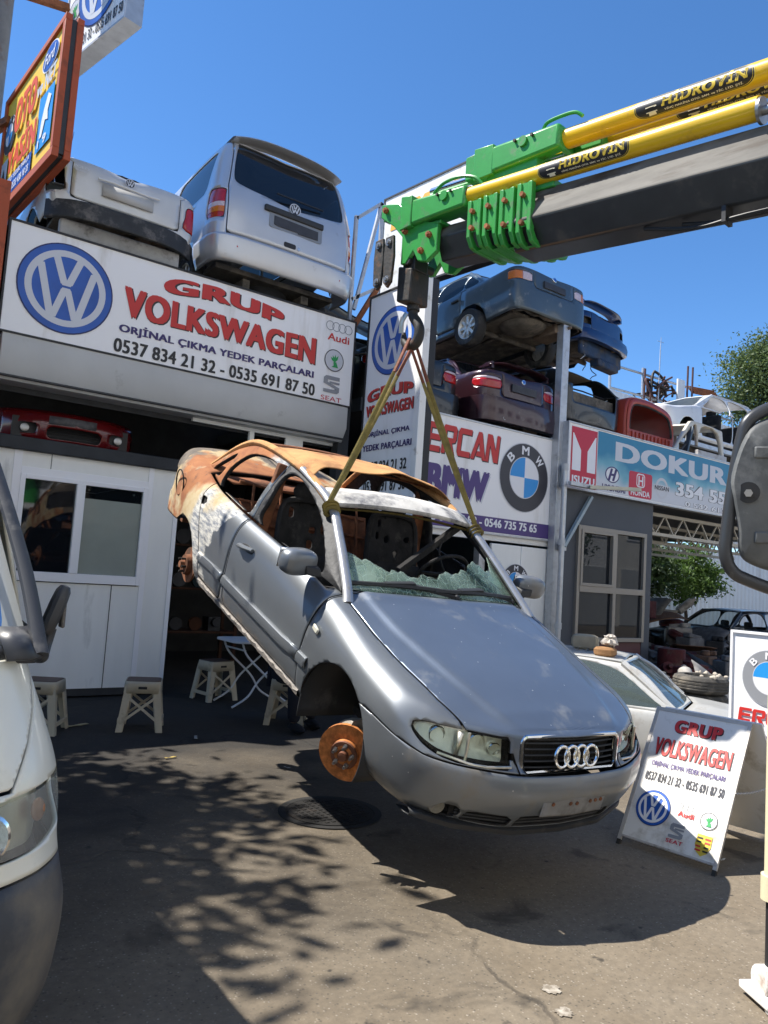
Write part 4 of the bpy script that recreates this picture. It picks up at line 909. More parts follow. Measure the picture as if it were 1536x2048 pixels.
    q.grid(G, flip=sd < 0); n0 = len(q.v); q.f.append(tuple(range(6))); q.f.append(tuple(range(n0-7, n0-1))[::-1]); q.m += [0, 0]
    q.build('caliper', mat('caliper_iron', (.36, .33, .28), .65, .4, var=.2, vscale=14, bump=.3, dirt=(.09, .07, .05), dscale=10, damt=.45), ds, ang=40, bevel=.004)
    q = MB(); q.bar((.02, sd*.60, hz+.05), (-.02, sd*.52, hz+.42), .05); q.tube([(-.02, sd*.52, hz+.3), (-.02, sd*.5, hz+.48)], .035, 12); q.bar((hx, sd*.62, hz-.06), (-.1, sd*.3, hz-.02), .045, .03); q.bar((.12, sd*.62, hz+.02), (.14, sd*.35, hz-.02), .035); q.build('suspension_strut', B['dark_iron'], ds, bevel=.004)
    q = MB(); q.lathe((.10, sd*.64, hz+.20), (.3, sd*.8, .2), [(0, .001), (0, .022), (.09, .026), (.09, .001)], 14); q.bar((.06, sd*.60, hz+.14), (.12, sd*.66, hz+.24), .045, .03); q.build('strut_arm', B['galvanised'], ds, bevel=.003)
    # rear hub
    rh = thing('rear_hub', None, None); rh.parent = car; rh.name = 'rear_hub'; O_ = Vector((-2.74, sd*.72, .27))
    q = MB(); q.lathe(O_, (0, sd, 0), [(0, .03), (0, .142), (.015, .142), (.015, .085), (.055, .08), (.055, .03), (.09, .028), (.09, .002)], 36); q.build('brake_disc', RD, rh, ang=30)
    for k in range(5):
        c = O_+Vector((.055*math.cos(k*1.2566), sd*.055, .055*math.sin(k*1.2566))); q = MB(); q.cyl(c, c+Vector((0, sd*.035, 0)), .009, n=8); q.build('wheel_stud', B['dark_iron'], rh)
    q = MB(); q.bar((-2.74, sd*.72, .27), (-2.45, sd*.45, .36), .09); q.cyl((-2.7, sd*.65, .255), (-2.7, sd*.1, .30), .05); q.build('axle', RD, rh)
# fuel filler recess on the right quarter
q = MB(); q.prism(circ(.085, 28, ry=.10), (-3.05, -.835, .86), (1, 0, 0), (0, .14, 1), (0, .03, 0)); q.build('fuel_flap', mat('flap_rust', (.30, .125, .055), .85, var=.3, vscale=8), car, bevel=.006)
q = MB(); q.tube([(-3.05+.098*math.cos(t), -.847+.016*math.sin(t)*-1+.0, .86+.112*math.sin(t)) for t in np.linspace(0, 2*math.pi, 33)[:-1]], .006, 6, closed=True); q.build('flap_gap', CH, car)
# taillight sockets and rear bumper beam
q = MB(); q.bar((-3.46, -.62, .5), (-3.46, .62, .5), .06, .12); q.build('bumper_beam', RD, car)
ho = pan('hood', hood, HP); bo = pan('front_bumper', bump.outside(f_yz(rrect(.10, .088, .03, cx=.618, cy=.318))).outside(f_yz(rrect(.215, .074, .012, cx=.443, cy=.316))).outside(f_yz(rrect(.62, .074, .012, cx=0, cy=.320))), SP)
def shrink(V, U):
    V = V.copy(); V[:, 1] -= .016*np.clip(V[:, 1]/.5, 0, 1); V[:, 2] -= np.where(V[:, 2] > .65, .014, 0); return V
shell_src.outside(lambda V, U: -(V[:, 0]+2.0)).warp(shrink).mb(both=True).build('under_shell', CH, car)
hood.warp(shrink).mb(both=True).build('under_hood', CH, car)
# grille: frame, backing, bars, four rings
gx = lambda y: .757-.20*y*y
go = thing('grille', None, None); go.parent = car; go.name = 'grille'
q = MB(); G1 = [(gx(y)+.012+.30*(.60-z), y, z) for y, z in GR]; q.tube(G1, .0115, 8, closed=True); q.build('chrome_frame', CHR, go)
q = MB(); q.add([(gx(y)-.05, y, z) for y, z in GR], [tuple(range(len(GR)))]); q.build('backing', CH, go, ang=0)
for k in range(5):
    z = .562+.026*k; q = MB(); q.tube([(gx(y)+.002+.3*(.60-z), y, z) for y in np.linspace(-.305-.04*(z-.6), .305, 15)], [.007]*15, 6, flat=.6); q.build('grille_bar', DP, go)
for k in range(4):
    cy = -.099+.066*k; q = MB(); q.tube([(gx(0)+.030+.3*(.60-(.62+.046*math.sin(t)))+.002*(k % 2), cy+.046*math.cos(t), .62+.046*math.sin(t)) for t in np.linspace(0, 2*math.pi, 37)[:-1]], .0085, 8, closed=True); q.build('emblem_ring', CHR, go)
# bumper details
def bx(y, z): return np.interp(abs(y), [0, .3, .58, .75], [.842, .822, .722, .59])+(-.02 if z < .37 else 0)
for sd in (-1, 1):
    q = MB(); q.lathe((bx(.62, .32)-.088, sd*.622, .318), (1, sd*.35, 0), [(0, .01), (.0, .034), (.055, .040), (.062, .034), (.066, .002)], 24); q.build('fog_lamp', mat('fog_glass', (.12, .12, .105), .15, coat=.8, var=.2, vscale=50), bo)
    q = MB(); q.prism(rrect(.16, .11, .03, cx=0, cy=0), (bx(.62, .32)-.07, sd*.618, .318), (-.45, sd*1, 0), (0, 0, 1), (-.006, 0, 0)); q.build('fog_recess', CH, bo)
for z in (.297, .312, .328, .343):
    q = MB(); q.tube([(bx(y, z)-.02, y, z) for y in np.linspace(-.575, .575, 25)], .006, 6); q.build('lower_slat', DP, bo)
q = MB(); q.grid([[(bx(y, .4)-.06, y, z) for z in (.27, .37)] for y in np.linspace(-.585, .585, 19)]); q.build('lower_backing', CH, bo)
q = MB(); q.grid([[(bx(y, .3)+dx-.012, y, z) for dx, z in ((-.02, .272), (.006, .262), (.006, .246), (-.03, .236), (-.09, .236))] for y in np.linspace(-.735, .735, 31)]); q.build('spoiler_lip', DP, bo, solid=.006)
q = MB(); q.grid([[(bx(y, .46)+.024+(.0 if z < .452 else -.012), y, z) for z in (.362, .372, .448, .456)] for y in np.linspace(-.21, .21, 9)]); q.build('plate_holder', mat('faded_plastic', (.20, .20, .20), .6, var=.2, dirt=(.1, .095, .09), dscale=9), bo, solid=.004)
for y in (-.15, -.04, .0, .10, .14, .18):
    q = MB(); q.cyl((bx(y, .46)+.024, y, .425), (bx(y, .46)+.0285, y, .425), .0095, n=12); q.build('screw_hole', RD, bo)
# ---- greenhouse: side frames cut from one ruled surface
BEL = [(-.47, .70, .905), (-.75, .738, .925), (-1.1, .752, .945), (-1.7, .755, .965), (-2.3, .742, .99), (-2.7, .70, 1.02), (-2.99, .655, 1.045)]
RAI = [(-.50, .675, .935), (-.80, .615, 1.12), (-1.10, .565, 1.272), (-1.55, .565, 1.375), (-2.25, .56, 1.405), (-2.62, .575, 1.31), (-2.99, .635, 1.055)]
C = [[b_, tuple(np.array(b_)*.66+np.array(r_)*.34+np.array([0, .022, 0])), tuple(np.array(b_)*.33+np.array(r_)*.67+np.array([0, .022, 0])), r_] for b_, r_ in zip(BEL, RAI)]
side = Surf.net(C, 12, 8)
WF = smooth_poly([(-1.61, .965), (-1.655, 1.12), (-1.685, 1.24), (-1.67, 1.315), (-1.57, 1.335), (-1.39, 1.305), (-1.17, 1.235), (-.98, 1.15), (-.76, 1.02), (-.70, .955), (-.76, .935), (-1.11, .95)], 4)
WR = smooth_poly([(-1.80, .98), (-1.785, 1.15), (-1.80, 1.31), (-1.86, 1.338), (-2.05, 1.35), (-2.30, 1.315), (-2.44, 1.21), (-2.50, 1.10), (-2.49, 1.0), (-2.25, .992), (-1.95, .978)], 4)
WQ = smooth_poly([(-2.86, 1.055), (-2.70, 1.175), (-2.56, 1.265), (-2.535, 1.22), (-2.575, 1.12), (-2.64, 1.05), (-2.75, 1.042)], 3)
side = side.outside(f_xz(WF)).outside(f_xz(WR)).outside(f_xz(WQ))
fr, rr_ = side.split(f_xz([(-.3, .5), (-.3, 1.6), (-1.73, 1.6), (-1.715, .5)]), .003)
for sd in (-1, 1):
    pan('front_door_frame', fr, mat('frame_scorched', (.03, .03, .031), .6, .2, var=.4, vscale=9, dirt=(.09, .09, .09), dscale=5, damt=.2, bump=.3), side=sd, th=.03)
    pan('rear_pillar', buckle(rr_, .006), BP, side=sd, th=.03)
    # roof rail and windscreen pillar
    P = [(-.40, sd*.70, .872)]+[(x+.004, sd*y, z+.008) for x, y, z in RAI[:4]]
    q = MB(); q.tube(smooth_poly(P, 6, False), .031, 12, flat=.75); q.build('windscreen_pillar', PIL, car)
    P = [(x, sd*(y-.008), z+.004) for x, y, z in RAI[2:]]; q = MB(); q.tube(smooth_poly(P, 6, False), .034, 12, flat=.8); q.build('roof_rail', RR, car)
# front header rail, scorched
YS = np.linspace(-.545, .545, 23); hd = lambda y: 1-(y/.56)**2
q = MB(); q.grid([[(-1.085+.075*hd(y)+dx, y, 1.285+.05*hd(y)+dz) for dx, dz in ((.035, -.022), (.03, .004), (-.03, .028), (-.10, .045), (-.17, .052))] for y in YS]); q.build('roof_header', ASH, car, solid=.015)
# rusted roof skin, curled up behind the header
C = [[(x, y, z) for y, z in ((0, zc), (.25, zc-.006), (.45, zc-.026), (.56, zr))] for x, zc, zr in ((-1.40, 1.472, 1.372), (-1.52, 1.480, 1.385), (-1.75, 1.474, 1.410), (-2.05, 1.455, 1.420), (-2.25, 1.432, 1.405), (-2.40, 1.385, 1.372))]
roof = Surf.net(C, 8, 6)
def roofw(V, U):
    V = V.copy(); f = np.clip((V[:, 0]+1.75)/.35, 0, 1); V[:, 2] += .035*f*np.sin(V[:, 1]*7+1)*np.clip(1-np.abs(V[:, 1])/.56, 0, 1) + .006*np.sin(9*V[:, 0]+4*V[:, 1]); V[:, 0] += f*.07*np.sin(V[:, 1]*9+2)
    return V
rm = roof.mirror().warp(roofw).mb(); rm = roof.warp(roofw).mb(m=rm); rm.build('roof_skin', RR, car, solid=.006, weld=2e-3)
q = MB()
for x in (-1.62, -2.0, -2.32): q.tube([(x, y, 1.405+.03*hd(y)) for y in np.linspace(-.55, .55, 13)], .02, 6, flat=.4)
q.build('roof_bow', RD, car)
# rear window frame
q = MB(); q.tube(smooth_poly([(-2.45, -.54, 1.37), (-2.42, 0, 1.385), (-2.45, .54, 1.37)], 5, False), .025, 8); q.tube(smooth_poly([(-2.99, -.62, 1.05), (-3.06, 0, 1.07), (-2.99, .62, 1.05)], 5, False), .03, 8); q.build('rear_window_frame', RD, car)
# ---- windscreen remains
C = [[(x0, 0, z0), (x0-.01, .25, z0-.003), (x0-.055, .48, z0-.015), (x0-.12, y3, z0-.04)] for x0, z0, y3 in ((-.415, .945, .695), (-.62, 1.075, .655), (-.82, 1.20, .605), (-1.0, 1.305, .555))]
ws = Surf.net(C, 14, 12)
def jag(P):
    y = P[:, 1]; base = np.interp(y, [-.7, -.66, -.58, -.50, -.40, -.30, -.18, -.05, .10, .20, .26, .30, .36, .46, .52, .56, .60, .64, .70], [1.15, 1.14, 1.08, 1.05, 1.035, 1.025, 1.02, 1.03, 1.055, 1.06, 1.07, 1.11, 1.105, 1.075, 1.065, 1.085, 1.14, 1.28, 1.30])
    return P[:, 2]-(base+.008*np.sin(37*y)+.005*np.sin(91*y+1)+.0025*np.sin(211*y))
def shatter():
    m = bpy.data.materials.new('shattered_glass'); m.use_nodes = True; nt = m.node_tree; N = nt.nodes; L = nt.links; b = N['Principled BSDF']
    tc = N.new('ShaderNodeTexCoord'); v = N.new('ShaderNodeTexVoronoi'); v.feature = 'DISTANCE_TO_EDGE'; v.inputs['Scale'].default_value = 15; n = N.new('ShaderNodeTexNoise'); n.inputs['Scale'].default_value = 5; n.inputs['Detail'].default_value = 6
    mp = N.new('ShaderNodeMapping'); mp.inputs['Scale'].default_value = (1, 1.3, .55)
    L.new(tc.outputs['Object'], mp.inputs['Vector']); L.new(mp.outputs[0], v.inputs['Vector']); L.new(tc.outputs['Object'], n.inputs['Vector'])
    r = N.new('ShaderNodeMapRange'); r.inputs['From Min'].default_value = .018; r.inputs['From Max'].default_value = .0; L.new(v.outputs['Distance'], r.inputs['Value'])
    r2 = N.new('ShaderNodeMapRange'); r2.inputs['From Min'].default_value = .35; r2.inputs['From Max'].default_value = .65; r2.inputs['To Min'].default_value = .10; r2.inputs['To Max'].default_value = .48; L.new(n.outputs['Fac'], r2.inputs['Value'])
    mx = N.new('ShaderNodeMath'); mx.operation = 'MAXIMUM'; L.new(r.outputs[0], mx.inputs[0]); L.new(r2.outputs[0], mx.inputs[1])
    b.inputs['Base Color'].default_value = (.36, .46, .39, 1); b.inputs['Roughness'].default_value = .10; b.inputs['Specular IOR Level'].default_value = .8
    t = N.new('ShaderNodeBsdfTransparent'); t.inputs['Color'].default_value = (.62, .80, .72, 1)
    ms = N.new('ShaderNodeMixShader'); L.new(mx.outputs[0], ms.inputs[0]); L.new(t.outputs[0], ms.inputs[1]); L.new(b.outputs[0], ms.inputs[2]); L.new(ms.outputs[0], N['Material Output'].inputs['Surface'])
    bp = N.new('ShaderNodeBump'); bp.inputs['Strength'].default_value = .7; bp.inputs['Distance'].default_value = .004; L.new(v.outputs['Distance'], bp.inputs['Height']); L.new(bp.outputs[0], b.inputs['Normal'])
    return m
wf = Surf(*[getattr(ws, a) for a in 'VUF']); full = MB(); ml = ws.mirror(); V = np.concatenate([ws.V, ml.V]); U = np.concatenate([ws.U, ml.U]); F = ws.F+[tuple(i+len(ws.V) for i in f) for f in ml.F]
Surf(V, U, F).inside(lambda V, U: jag(V)).mb().build('windscreen_remnant', shatter(), car, weld=3e-4, solid=.005)
# cowl, wipers
q = MB(); q.grid([[(x0-.10*(y/.66)**2, y, z0-.02*(y/.66)**2) for x0, z0 in ((-.395, .932), (-.43, .918), (-.46, .925))] for y in np.linspace(-.68, .68, 21)]); q.build('cowl', DP, car, solid=.006)
for ya, yb in ((-.62, .06), (-.10, .62)):
    wp = lambda y, l: (-.44-.12*(y/.66)**2-.035*l, y, .972-.035*(y/.66)**2+.03*l)
    q = MB(); q.tube([wp(y, .1+.25*math.sin((y-ya)/(yb-ya)*3.1)) for y in np.linspace(ya, yb, 12)], .016, 6); q.bar(wp((ya+yb)/2, .8), wp(yb+.02, -.6), .036, .02); q.bar(wp(ya+.2, .5), wp((ya+yb)/2+.05, .9), .04, .02); q.ball(wp(yb, -.6), .022, 10, 6); q.build('wiper', DP, car)
# ---- charred interior
q = MB(); q.box((-2.6, -.74, .30), (-.5, .74, .335)); q.box((-.52, -.74, .30), (-.49, .74, .86)); q.box((-3.3, -.60, .42), (-2.6, .60, .45)); q.build('floor_pan', CH, car)
q = MB(); q.grid([[(x, y, z+.02*math.sin(9*y+3*x)) for x, z in ((-.52, .88), (-.62, .90), (-.80, .85), (-.86, .74), (-.82, .62))] for y in np.linspace(-.70, .70, 25)]); q.build('dashboard', CH, car, solid=.02)
q = MB(); q.ball((-.84, -.33, .90), (.09, .12, .075), 16, 10, fn=lambda d_: 1+.18*math.sin(9*d_.x+7*d_.y)*math.cos(6*d_.z)); q.build('burnt_wadding', mat('wadding', (.30, .29, .28), .95, var=.5, vscale=30, bump=1., bscale=120), car)
st_ = thing('steering_wheel', None, None); st_.parent = car; st_.name = 'steering_wheel'
q = MB(); ax = Vector((-.85, 0, .5)).normalized(); fa, fb = q.frame_of(ax); O_ = Vector((-.98, .36, .93)); q.tube([O_+fa*.19*math.cos(t)+fb*.19*math.sin(t) for t in np.linspace(0, 6.2832, 33)[:-1]], .013, 8, closed=True); q.build('rim', CH, st_)
q = MB(); q.cyl(O_, O_-ax*.35, .03); q.bar(O_-fa*.18, O_+fa*.18, .03, .015); q.build('column', CH, st_)
for sd in (-1, 1):
    s_ = thing('front_seat', None, None); s_.parent = car; s_.name = 'front_seat'
    q = MB(); q.tube(smooth_poly([(-1.52, sd*.37-.21, .55), (-1.62, sd*.37-.22, .85), (-1.70, sd*.37-.20, 1.08), (-1.72, sd*.37-.10, 1.14), (-1.72, sd*.37+.10, 1.14), (-1.70, sd*.37+.20, 1.08), (-1.62, sd*.37+.22, .85), (-1.52, sd*.37+.21, .55)], 4, False), .022, 8)
    bk = Surf.net([[(-1.53-.19*(z-.55)/.57-.03*math.cos(y*7), sd*.37+y*(1-.25*(z-.55)**2), z) for y in (-.22, -.08, .08, .22)] for z in (.55, .72, .9, 1.05, 1.13)], 5, 6)
    for hy in (-.135, -.045, .045, .135):
        for hz_ in (.72, .83, .94, 1.03):
            if RNG.random() > .45: bk = bk.outside(f_yz(rrect(.03+.035*RNG.random(), .025+.05*RNG.random(), .008, cx=sd*.37+hy+.02*RNG.random(), cy=hz_+.03*RNG.random())))
    bk.mb(m=q)
    q.build('backrest_frame', CH, s_, solid=.012)
    q = MB(); q.grid([[(-1.50-.16*(z-.55)/.5+.03*math.sin(14*y), sd*.37+y, z) for y in np.linspace(-.2, .2, 9)] for z in (.55, .66, .74, .80)]); q.grid([[(x, sd*.37+y, .50+.02*math.sin(8*x+9*y)) for y in np.linspace(-.22, .22, 7)] for x in (-1.5, -1.3, -1.1, -1.0)]); q.build('burnt_cushion', CH, s_, solid=.05)
    q = MB(); q.ball((-1.74, sd*.37, 1.20), (.05, .13, .075), 16, 10); q.tube([(-1.72, sd*.37-.06, 1.1), (-1.73, sd*.37-.06, 1.2)], .008, 6); q.tube([(-1.72, sd*.37+.06, 1.1), (-1.73, sd*.37+.06, 1.2)], .008, 6); q.build('headrest', CH, s_)
    q = MB(); q.bar((-1.74, sd*.74, .33), (-1.77, sd*.60, 1.36), .09, .05); q.build('centre_pillar', RD, car, bevel=.01)
q = MB(); q.grid([[(-2.28-.30*(z-.5)/.6, y, z) for y in np.linspace(-.62, .62, 9)] for z in (.45, .6, .8, .92)]); q.build('rear_bulkhead', RD, car, solid=.02)
q = MB()
for z in (.62, .78, .92, 1.05): q.tube([(-2.22-.3*(z-.5)/.6, y, z+.015*math.sin(7*y)) for y in np.linspace(-.58, .58, 15)], .012, 6)
for y in (-.5, -.25, 0, .25, .5): q.tube([(-2.22, y, .5), (-2.45, y*.95, 1.06)], .012, 6)
q.build('rear_seat_springs', RD, car)
q = MB(); q.grid([[(x, y, 1.03+.01*math.sin(11*y+5*x)) for y in np.linspace(-.62, .62, 11)] for x in (-2.5, -2.75, -3.0)]); q.build('parcel_shelf', RD, car, solid=.015)
# loose belts and torn trim in the windscreen opening
q = MB(); q.bar((-1.1, .52, 1.28), (-.95, -.02, .93), .03, .05); q.tube(smooth_poly([(-1.15, .5, 1.27), (-1.0, .3, 1.1), (-.9, .35, .93)], 5, False), .007, 6); q.build('hanging_trim', CH, car)
# sill seam, torn metal flakes
for sd in (-1, 1):
    q = MB(); P = []
    for i, x in enumerate(np.linspace(-.42, -2.2, 45)): P.append([(x, sd*(.842+.008*RNG.random()), .353+.006*RNG.random()), (x, sd*(.856+.012*RNG.random()), .335+.015*RNG.random()), (x, sd*(.850+.008*RNG.random()), .315), (x, sd*.815, .288)])
    q.grid(P, flip=sd < 0); q.build('sill', mat('sill_flaking', (.26, .235, .21), .8, .1, var=.3, vscale=30, bump=.8, bscale=60, dirt=(.06, .05, .045), dscale=16, damt=.4), car, ang=25)
q = MB(); q.box((-.3, -.55, .28), (.62, .55, .32)); q.box((-.35, -.4, .30), (.4, .4, .70)); q.build('engine_underside', CH, car)
# ------------------------------------------------------------------ crane truck: boom over the street, mirror and outrigger at the right edge
crane = thing('crane_truck', 'lorry crane reaching in from the right with yellow rams and a green boom head', 'crane', (3.0, 4.2, 0))
_a = R(96); CU = Vector((-math.cos(_a), -math.sin(_a), -.107)).normalized(); CW = Vector((-math.sin(_a), math.cos(_a), 0)); CZ_ = CU.cross(CW)
if CZ_.z < 0: CZ_ = -CZ_
CZ_.normalize()
ks = 1/Vector((.9943, 0, .107)).length
def c(u, w, z): return CU*(u*1.0057) + CW*w + CZ_*0 + Vector((0, 0, z))          # u back along the boom, w to the left of it, z height at the boom head
GRN = mat('crane_green', (.035, .29, .05), .35, var=.08, dirt=(.05, .07, .04), dscale=9, damt=.3, coat=.25); YEL = mat('crane_yellow', (.72, .46, .012), .30, var=.06, vscale=4, dirt=(.35, .2, .04), dscale=5, damt=.2, coat=.35)
BLK = mat('boom_black', (.042, .044, .048), .34, .35, var=.2, vscale=5, dirt=(.10, .095, .085), dscale=5, damt=.3, coat=.2)
BLG = mat('boom_worn_lit', (.125, .118, .105), .75, .0, var=.35, vscale=7, dirt=(.05, .035, .025), dscale=6, damt=.5, stretch=(1, .25, 1.6))  # worn grey, also paler to put the sunlit upper facet into the colour
def hexboom(q, u0, u1, zt, zb, wl, wr, k=.40, ch=.05, mi=0):
    """boom section: chamfered box, widest at the upper third"""
    zm = zt-(zt-zb)*k; S = [(wl+.0, zm), (wl-ch, zt), (wr+ch, zt), (wr, zm), (wr+ch*1.2, zb), (wl-ch*1.2, zb)]
    n = len(S); V = [c(u, w, z) for u in (u0, u1) for w, z in S]; F = [(i, (i+1) % n, n+(i+1) % n, n+i) for i in range(n)]+[tuple(range(n))[::-1], tuple(range(n, 2*n))]
    o = len(q.v); q.add(V, F, None, mi)
q = MB(); hexboom(q, 1.0, 5.6, 3.995, 3.640, .03, -.37, .58, .085); bo = q.build('boom_section', [BLK, BLG], crane, ang=25, bevel=.012)
bo.data.polygons[0].material_index = 1
q = MB(); hexboom(q, .36, 1.0, 3.945, 3.70, -.03, -.30); b2 = q.build('inner_boom', [BLK, BLG], crane, ang=25, bevel=.008); b2.data.polygons[0].material_index = 1
# collars with bolts
for i, u in enumerate((.735, .865, .995, 1.13)):
    q = MB(); zt, zb = 4.0+.005*i, 3.69-.016*i; S = [(.035, zt), (.035, zb+.07), (.0, zb+.012), (-.04, zb), (-.30, zb), (-.34, zb+.012), (-.375, zb+.07), (-.375, zt), (-.335, zt), (-.335, zb+.08), (-.30, zb+.035), (-.04, zb+.035), (-.005, zb+.08), (-.005, zt)]
    for uu, th in ((u-.045, .03), (u+.035, .03)):
        V = [c(u_, w, z) for u_ in (uu, uu+th) for w, z in S]; n = len(S); q.add(V, [(i_, (i_+1) % n, n+(i_+1) % n, n+i_) for i_ in range(n)]+[tuple(range(n))[::-1], tuple(range(n, 2*n))])
    q.add([c(a, .024, b_) for a in (u-.03, u+.05) for b_ in (zb+.1, zt)], [(0, 1, 3, 2)]); q.add([c(a, -.05*0+w_, zb+.006) for a in (u-.03, u+.05) for w_ in (-.04, -.30)], [(0, 1, 3, 2)])
    k = q.build('boom_collar', GRN, crane, ang=30, bevel=.004)
    for z in (zb+.12, zt-.08):
        q = MB(); q.cyl(c(u+.005, .03, z), c(u+.005, .058, z), .016, n=6); q.build('bolt', B['rust'], k)
# near ram barrel, upper ram and middle ram with their decals
def ram(u0, u1, w, z, r, dec=None, name='ram'):
    q = MB(); q.cyl(c(u0, w, z), c(u1, w, z), r, n=32); o = q.build(name, YEL, crane)
    q = MB(); q.cyl(c(u0-.012, w, z), c(u0, w, z), r*1.08, n=28); q.build('ram_gland', B['dark_iron'], o)
    if dec:
        ua, ub = dec; sp = R(58); RAD = r+.0012
        def on(s, t_, rad): th = R(-12)+sp*(t_-.5)*2; return c(s, w+rad*math.cos(th), z+rad*math.sin(th))
        def patch(s0, s1, rnd, rad, m, t0=0., t1=1., nm='decal'):
            b_ = MB(); G = []
            for s_ in np.concatenate([s0+rnd*(1-np.cos(np.linspace(0, math.pi/2, 9))), s1-rnd*(1-np.cos(np.linspace(math.pi/2, 0, 9)))]):
                e = min(1, max(0, min(s_-s0, s1-s_)/rnd)); hf = (1-(1-e)**2)**.5 if rnd else 1; mid = (t0+t1)/2; hh = (t1-t0)/2*(.15+.85*hf)
                G.append([on(s_, mid+hh*v, rad) for v in np.linspace(-1, 1, 11)])
            b_.grid(G, flip=True); return b_.build(nm, B[m], o, ang=80)
        patch(ua, ub, .07, RAD, 'ink_gold'); patch(ua+.006, ub-.006, .066, RAD+.0006, 'ink_black', .045, .955); patch(ua+.012, ub-.012, .062, RAD+.001, 'ink_gold', .075, .925); patch(ua+.014, ub-.014, .061, RAD+.0014, 'ink_black', .09, .91)
        L_ = ub-ua
        def word(body, s0, s1, t0, t1, m, bold):
            V, F = text_geo(body, bold, .12); MB().add([on(s0+(s1-s0)*x, t0+(t1-t0)*y, RAD+.0022+zz*2) for x, y, zz in V], F).build('lettering', B[m], o, ang=0)
        word('HİDROVİN', ua+.25*L_, ub-.05*L_, .34, .86, 'ink_gold', .05); word('VİNÇ MAKİNA OTO. SAN. ve TİC. LTD. ŞTİ.', ua+.27*L_, ub-.10*L_, .15, .27, 'ink_cream', .03)
        b_ = MB()   # raised fist emblem
        for x0, x1, t0, t1 in ((.11, .135, .45, .80), (.135, .16, .47, .84), (.16, .185, .46, .82), (.185, .208, .44, .76), (.11, .208, .24, .5), (.13, .195, .12, .26)):
            b_.add([on(ua+L_*s_, t_, RAD+.0024) for s_, t_ in ((x0, t0), (x1, t0), (x1-.002, t1), (x0+.002, t1))], [(0, 1, 2, 3)])
        b_.build('emblem', B['ink_cream'], o, ang=0)
    return o
ram(.66, 2.46, -.03, 4.068, .057, (1.22, 1.82)); ram(1.28, 5.2, -.12, 4.300, .058, (1.78, 2.42)); ram(1.30, 4.6, -.30, 4.33, .045, (1.92, 2.56))
q = MB(); q.cyl(c(2.46, -.03, 4.052), c(2.475, -.03, 4.052), .062, n=24); q.cyl(c(2.47, -.03, 4.05), c(2.62, -.03, 4.05), .022); q.cyl(c(2.5, -.03, 4.07), c(2.56, .03, 4.07), .014); q.build('ram_end', B['steel'], crane)
q = MB(); q.cyl(c(.2, -.12, 4.24), c(1.3, -.12, 4.24), .03); q.cyl(c(.0, -.03, 4.05), c(.7, -.03, 4.052), .028); q.build('piston_rod', B['chrome'], crane)
# green ram housings
def gbox(q, u0, u1, w0, w1, zb0, zt0, zb1, zt1): q.hexa([c(u0, w0, zb0), c(u1, w0, zb1), c(u1, w1, zb1), c(u0, w1, zb0), c(u0, w0, zt0), c(u1, w0, zt1), c(u1, w1, zt1), c(u0, w1, zt0)])
q = MB(); gbox(q, .16, .66, -.10, .04, 3.955, 4.135, 3.985, 4.125); h1 = q.build('ram_housing', GRN, crane, bevel=.018)
q = MB(); gbox(q, .06, .17, -.10, .045, 3.93, 4.175, 3.945, 4.165); gbox(q, -.17, .07, -.06, .0, 4.06, 4.13, 4.02, 4.12); q.build('flange', GRN, h1, bevel=.006)
q = MB(); gbox(q, .80, 1.32, -.20, -.03, 4.19, 4.365, 4.22, 4.37); h2 = q.build('ram_housing', GRN, crane, bevel=.02)
q = MB(); gbox(q, .66, .82, -.20, -.03, 4.17, 4.385, 4.18, 4.38); gbox(q, .57, .67, -.19, -.05, 4.20, 4.36, 4.20, 4.37); q.build('flange', GRN, h2, bevel=.006)
q = MB(); gbox(q, .5, 1.3, -.33, -.03, 3.98, 4.02, 3.98, 4.03); gbox(q, .75, 1.15, -.2, -.06, 4.0, 4.20, 4.0, 4.23); gbox(q, 1.1, 1.50, -.36, -.20, 4.22, 4.38, 4.25, 4.385); q.build('saddle', GRN, crane, bevel=.008)
for hh, us, z, w in ((h1, (.42, .48, .54), 4.085, .043), (h2, (1.0, 1.06, 1.13), 4.32, -.027)):
    q = MB(); q.cyl(c(us[1], w, z), c(us[1], w+.012, z), .032, n=20); q.build('port', GRN, hh)
    for u in (us[0], us[2]):
        q = MB(); q.cyl(c(u, w, z+.02), c(u, w+.014, z+.02), .010, n=8); q.build('bolt', B['dark_iron'], hh)
for P in ([(.36, .02, 4.14), (.45, .02, 4.19), (.60, .03, 4.19), (.72, .02, 4.16), (.78, .0, 4.10)], [(1.18, -.06, 4.36), (1.22, -.05, 4.40), (1.34, -.05, 4.41), (1.42, -.05, 4.40), (1.46, -.06, 4.37)]):
    q = MB(); q.tube(smooth_poly([c(*p) for p in P], 5, False), .011, 8); q.build('feed_pipe', GRN, crane)
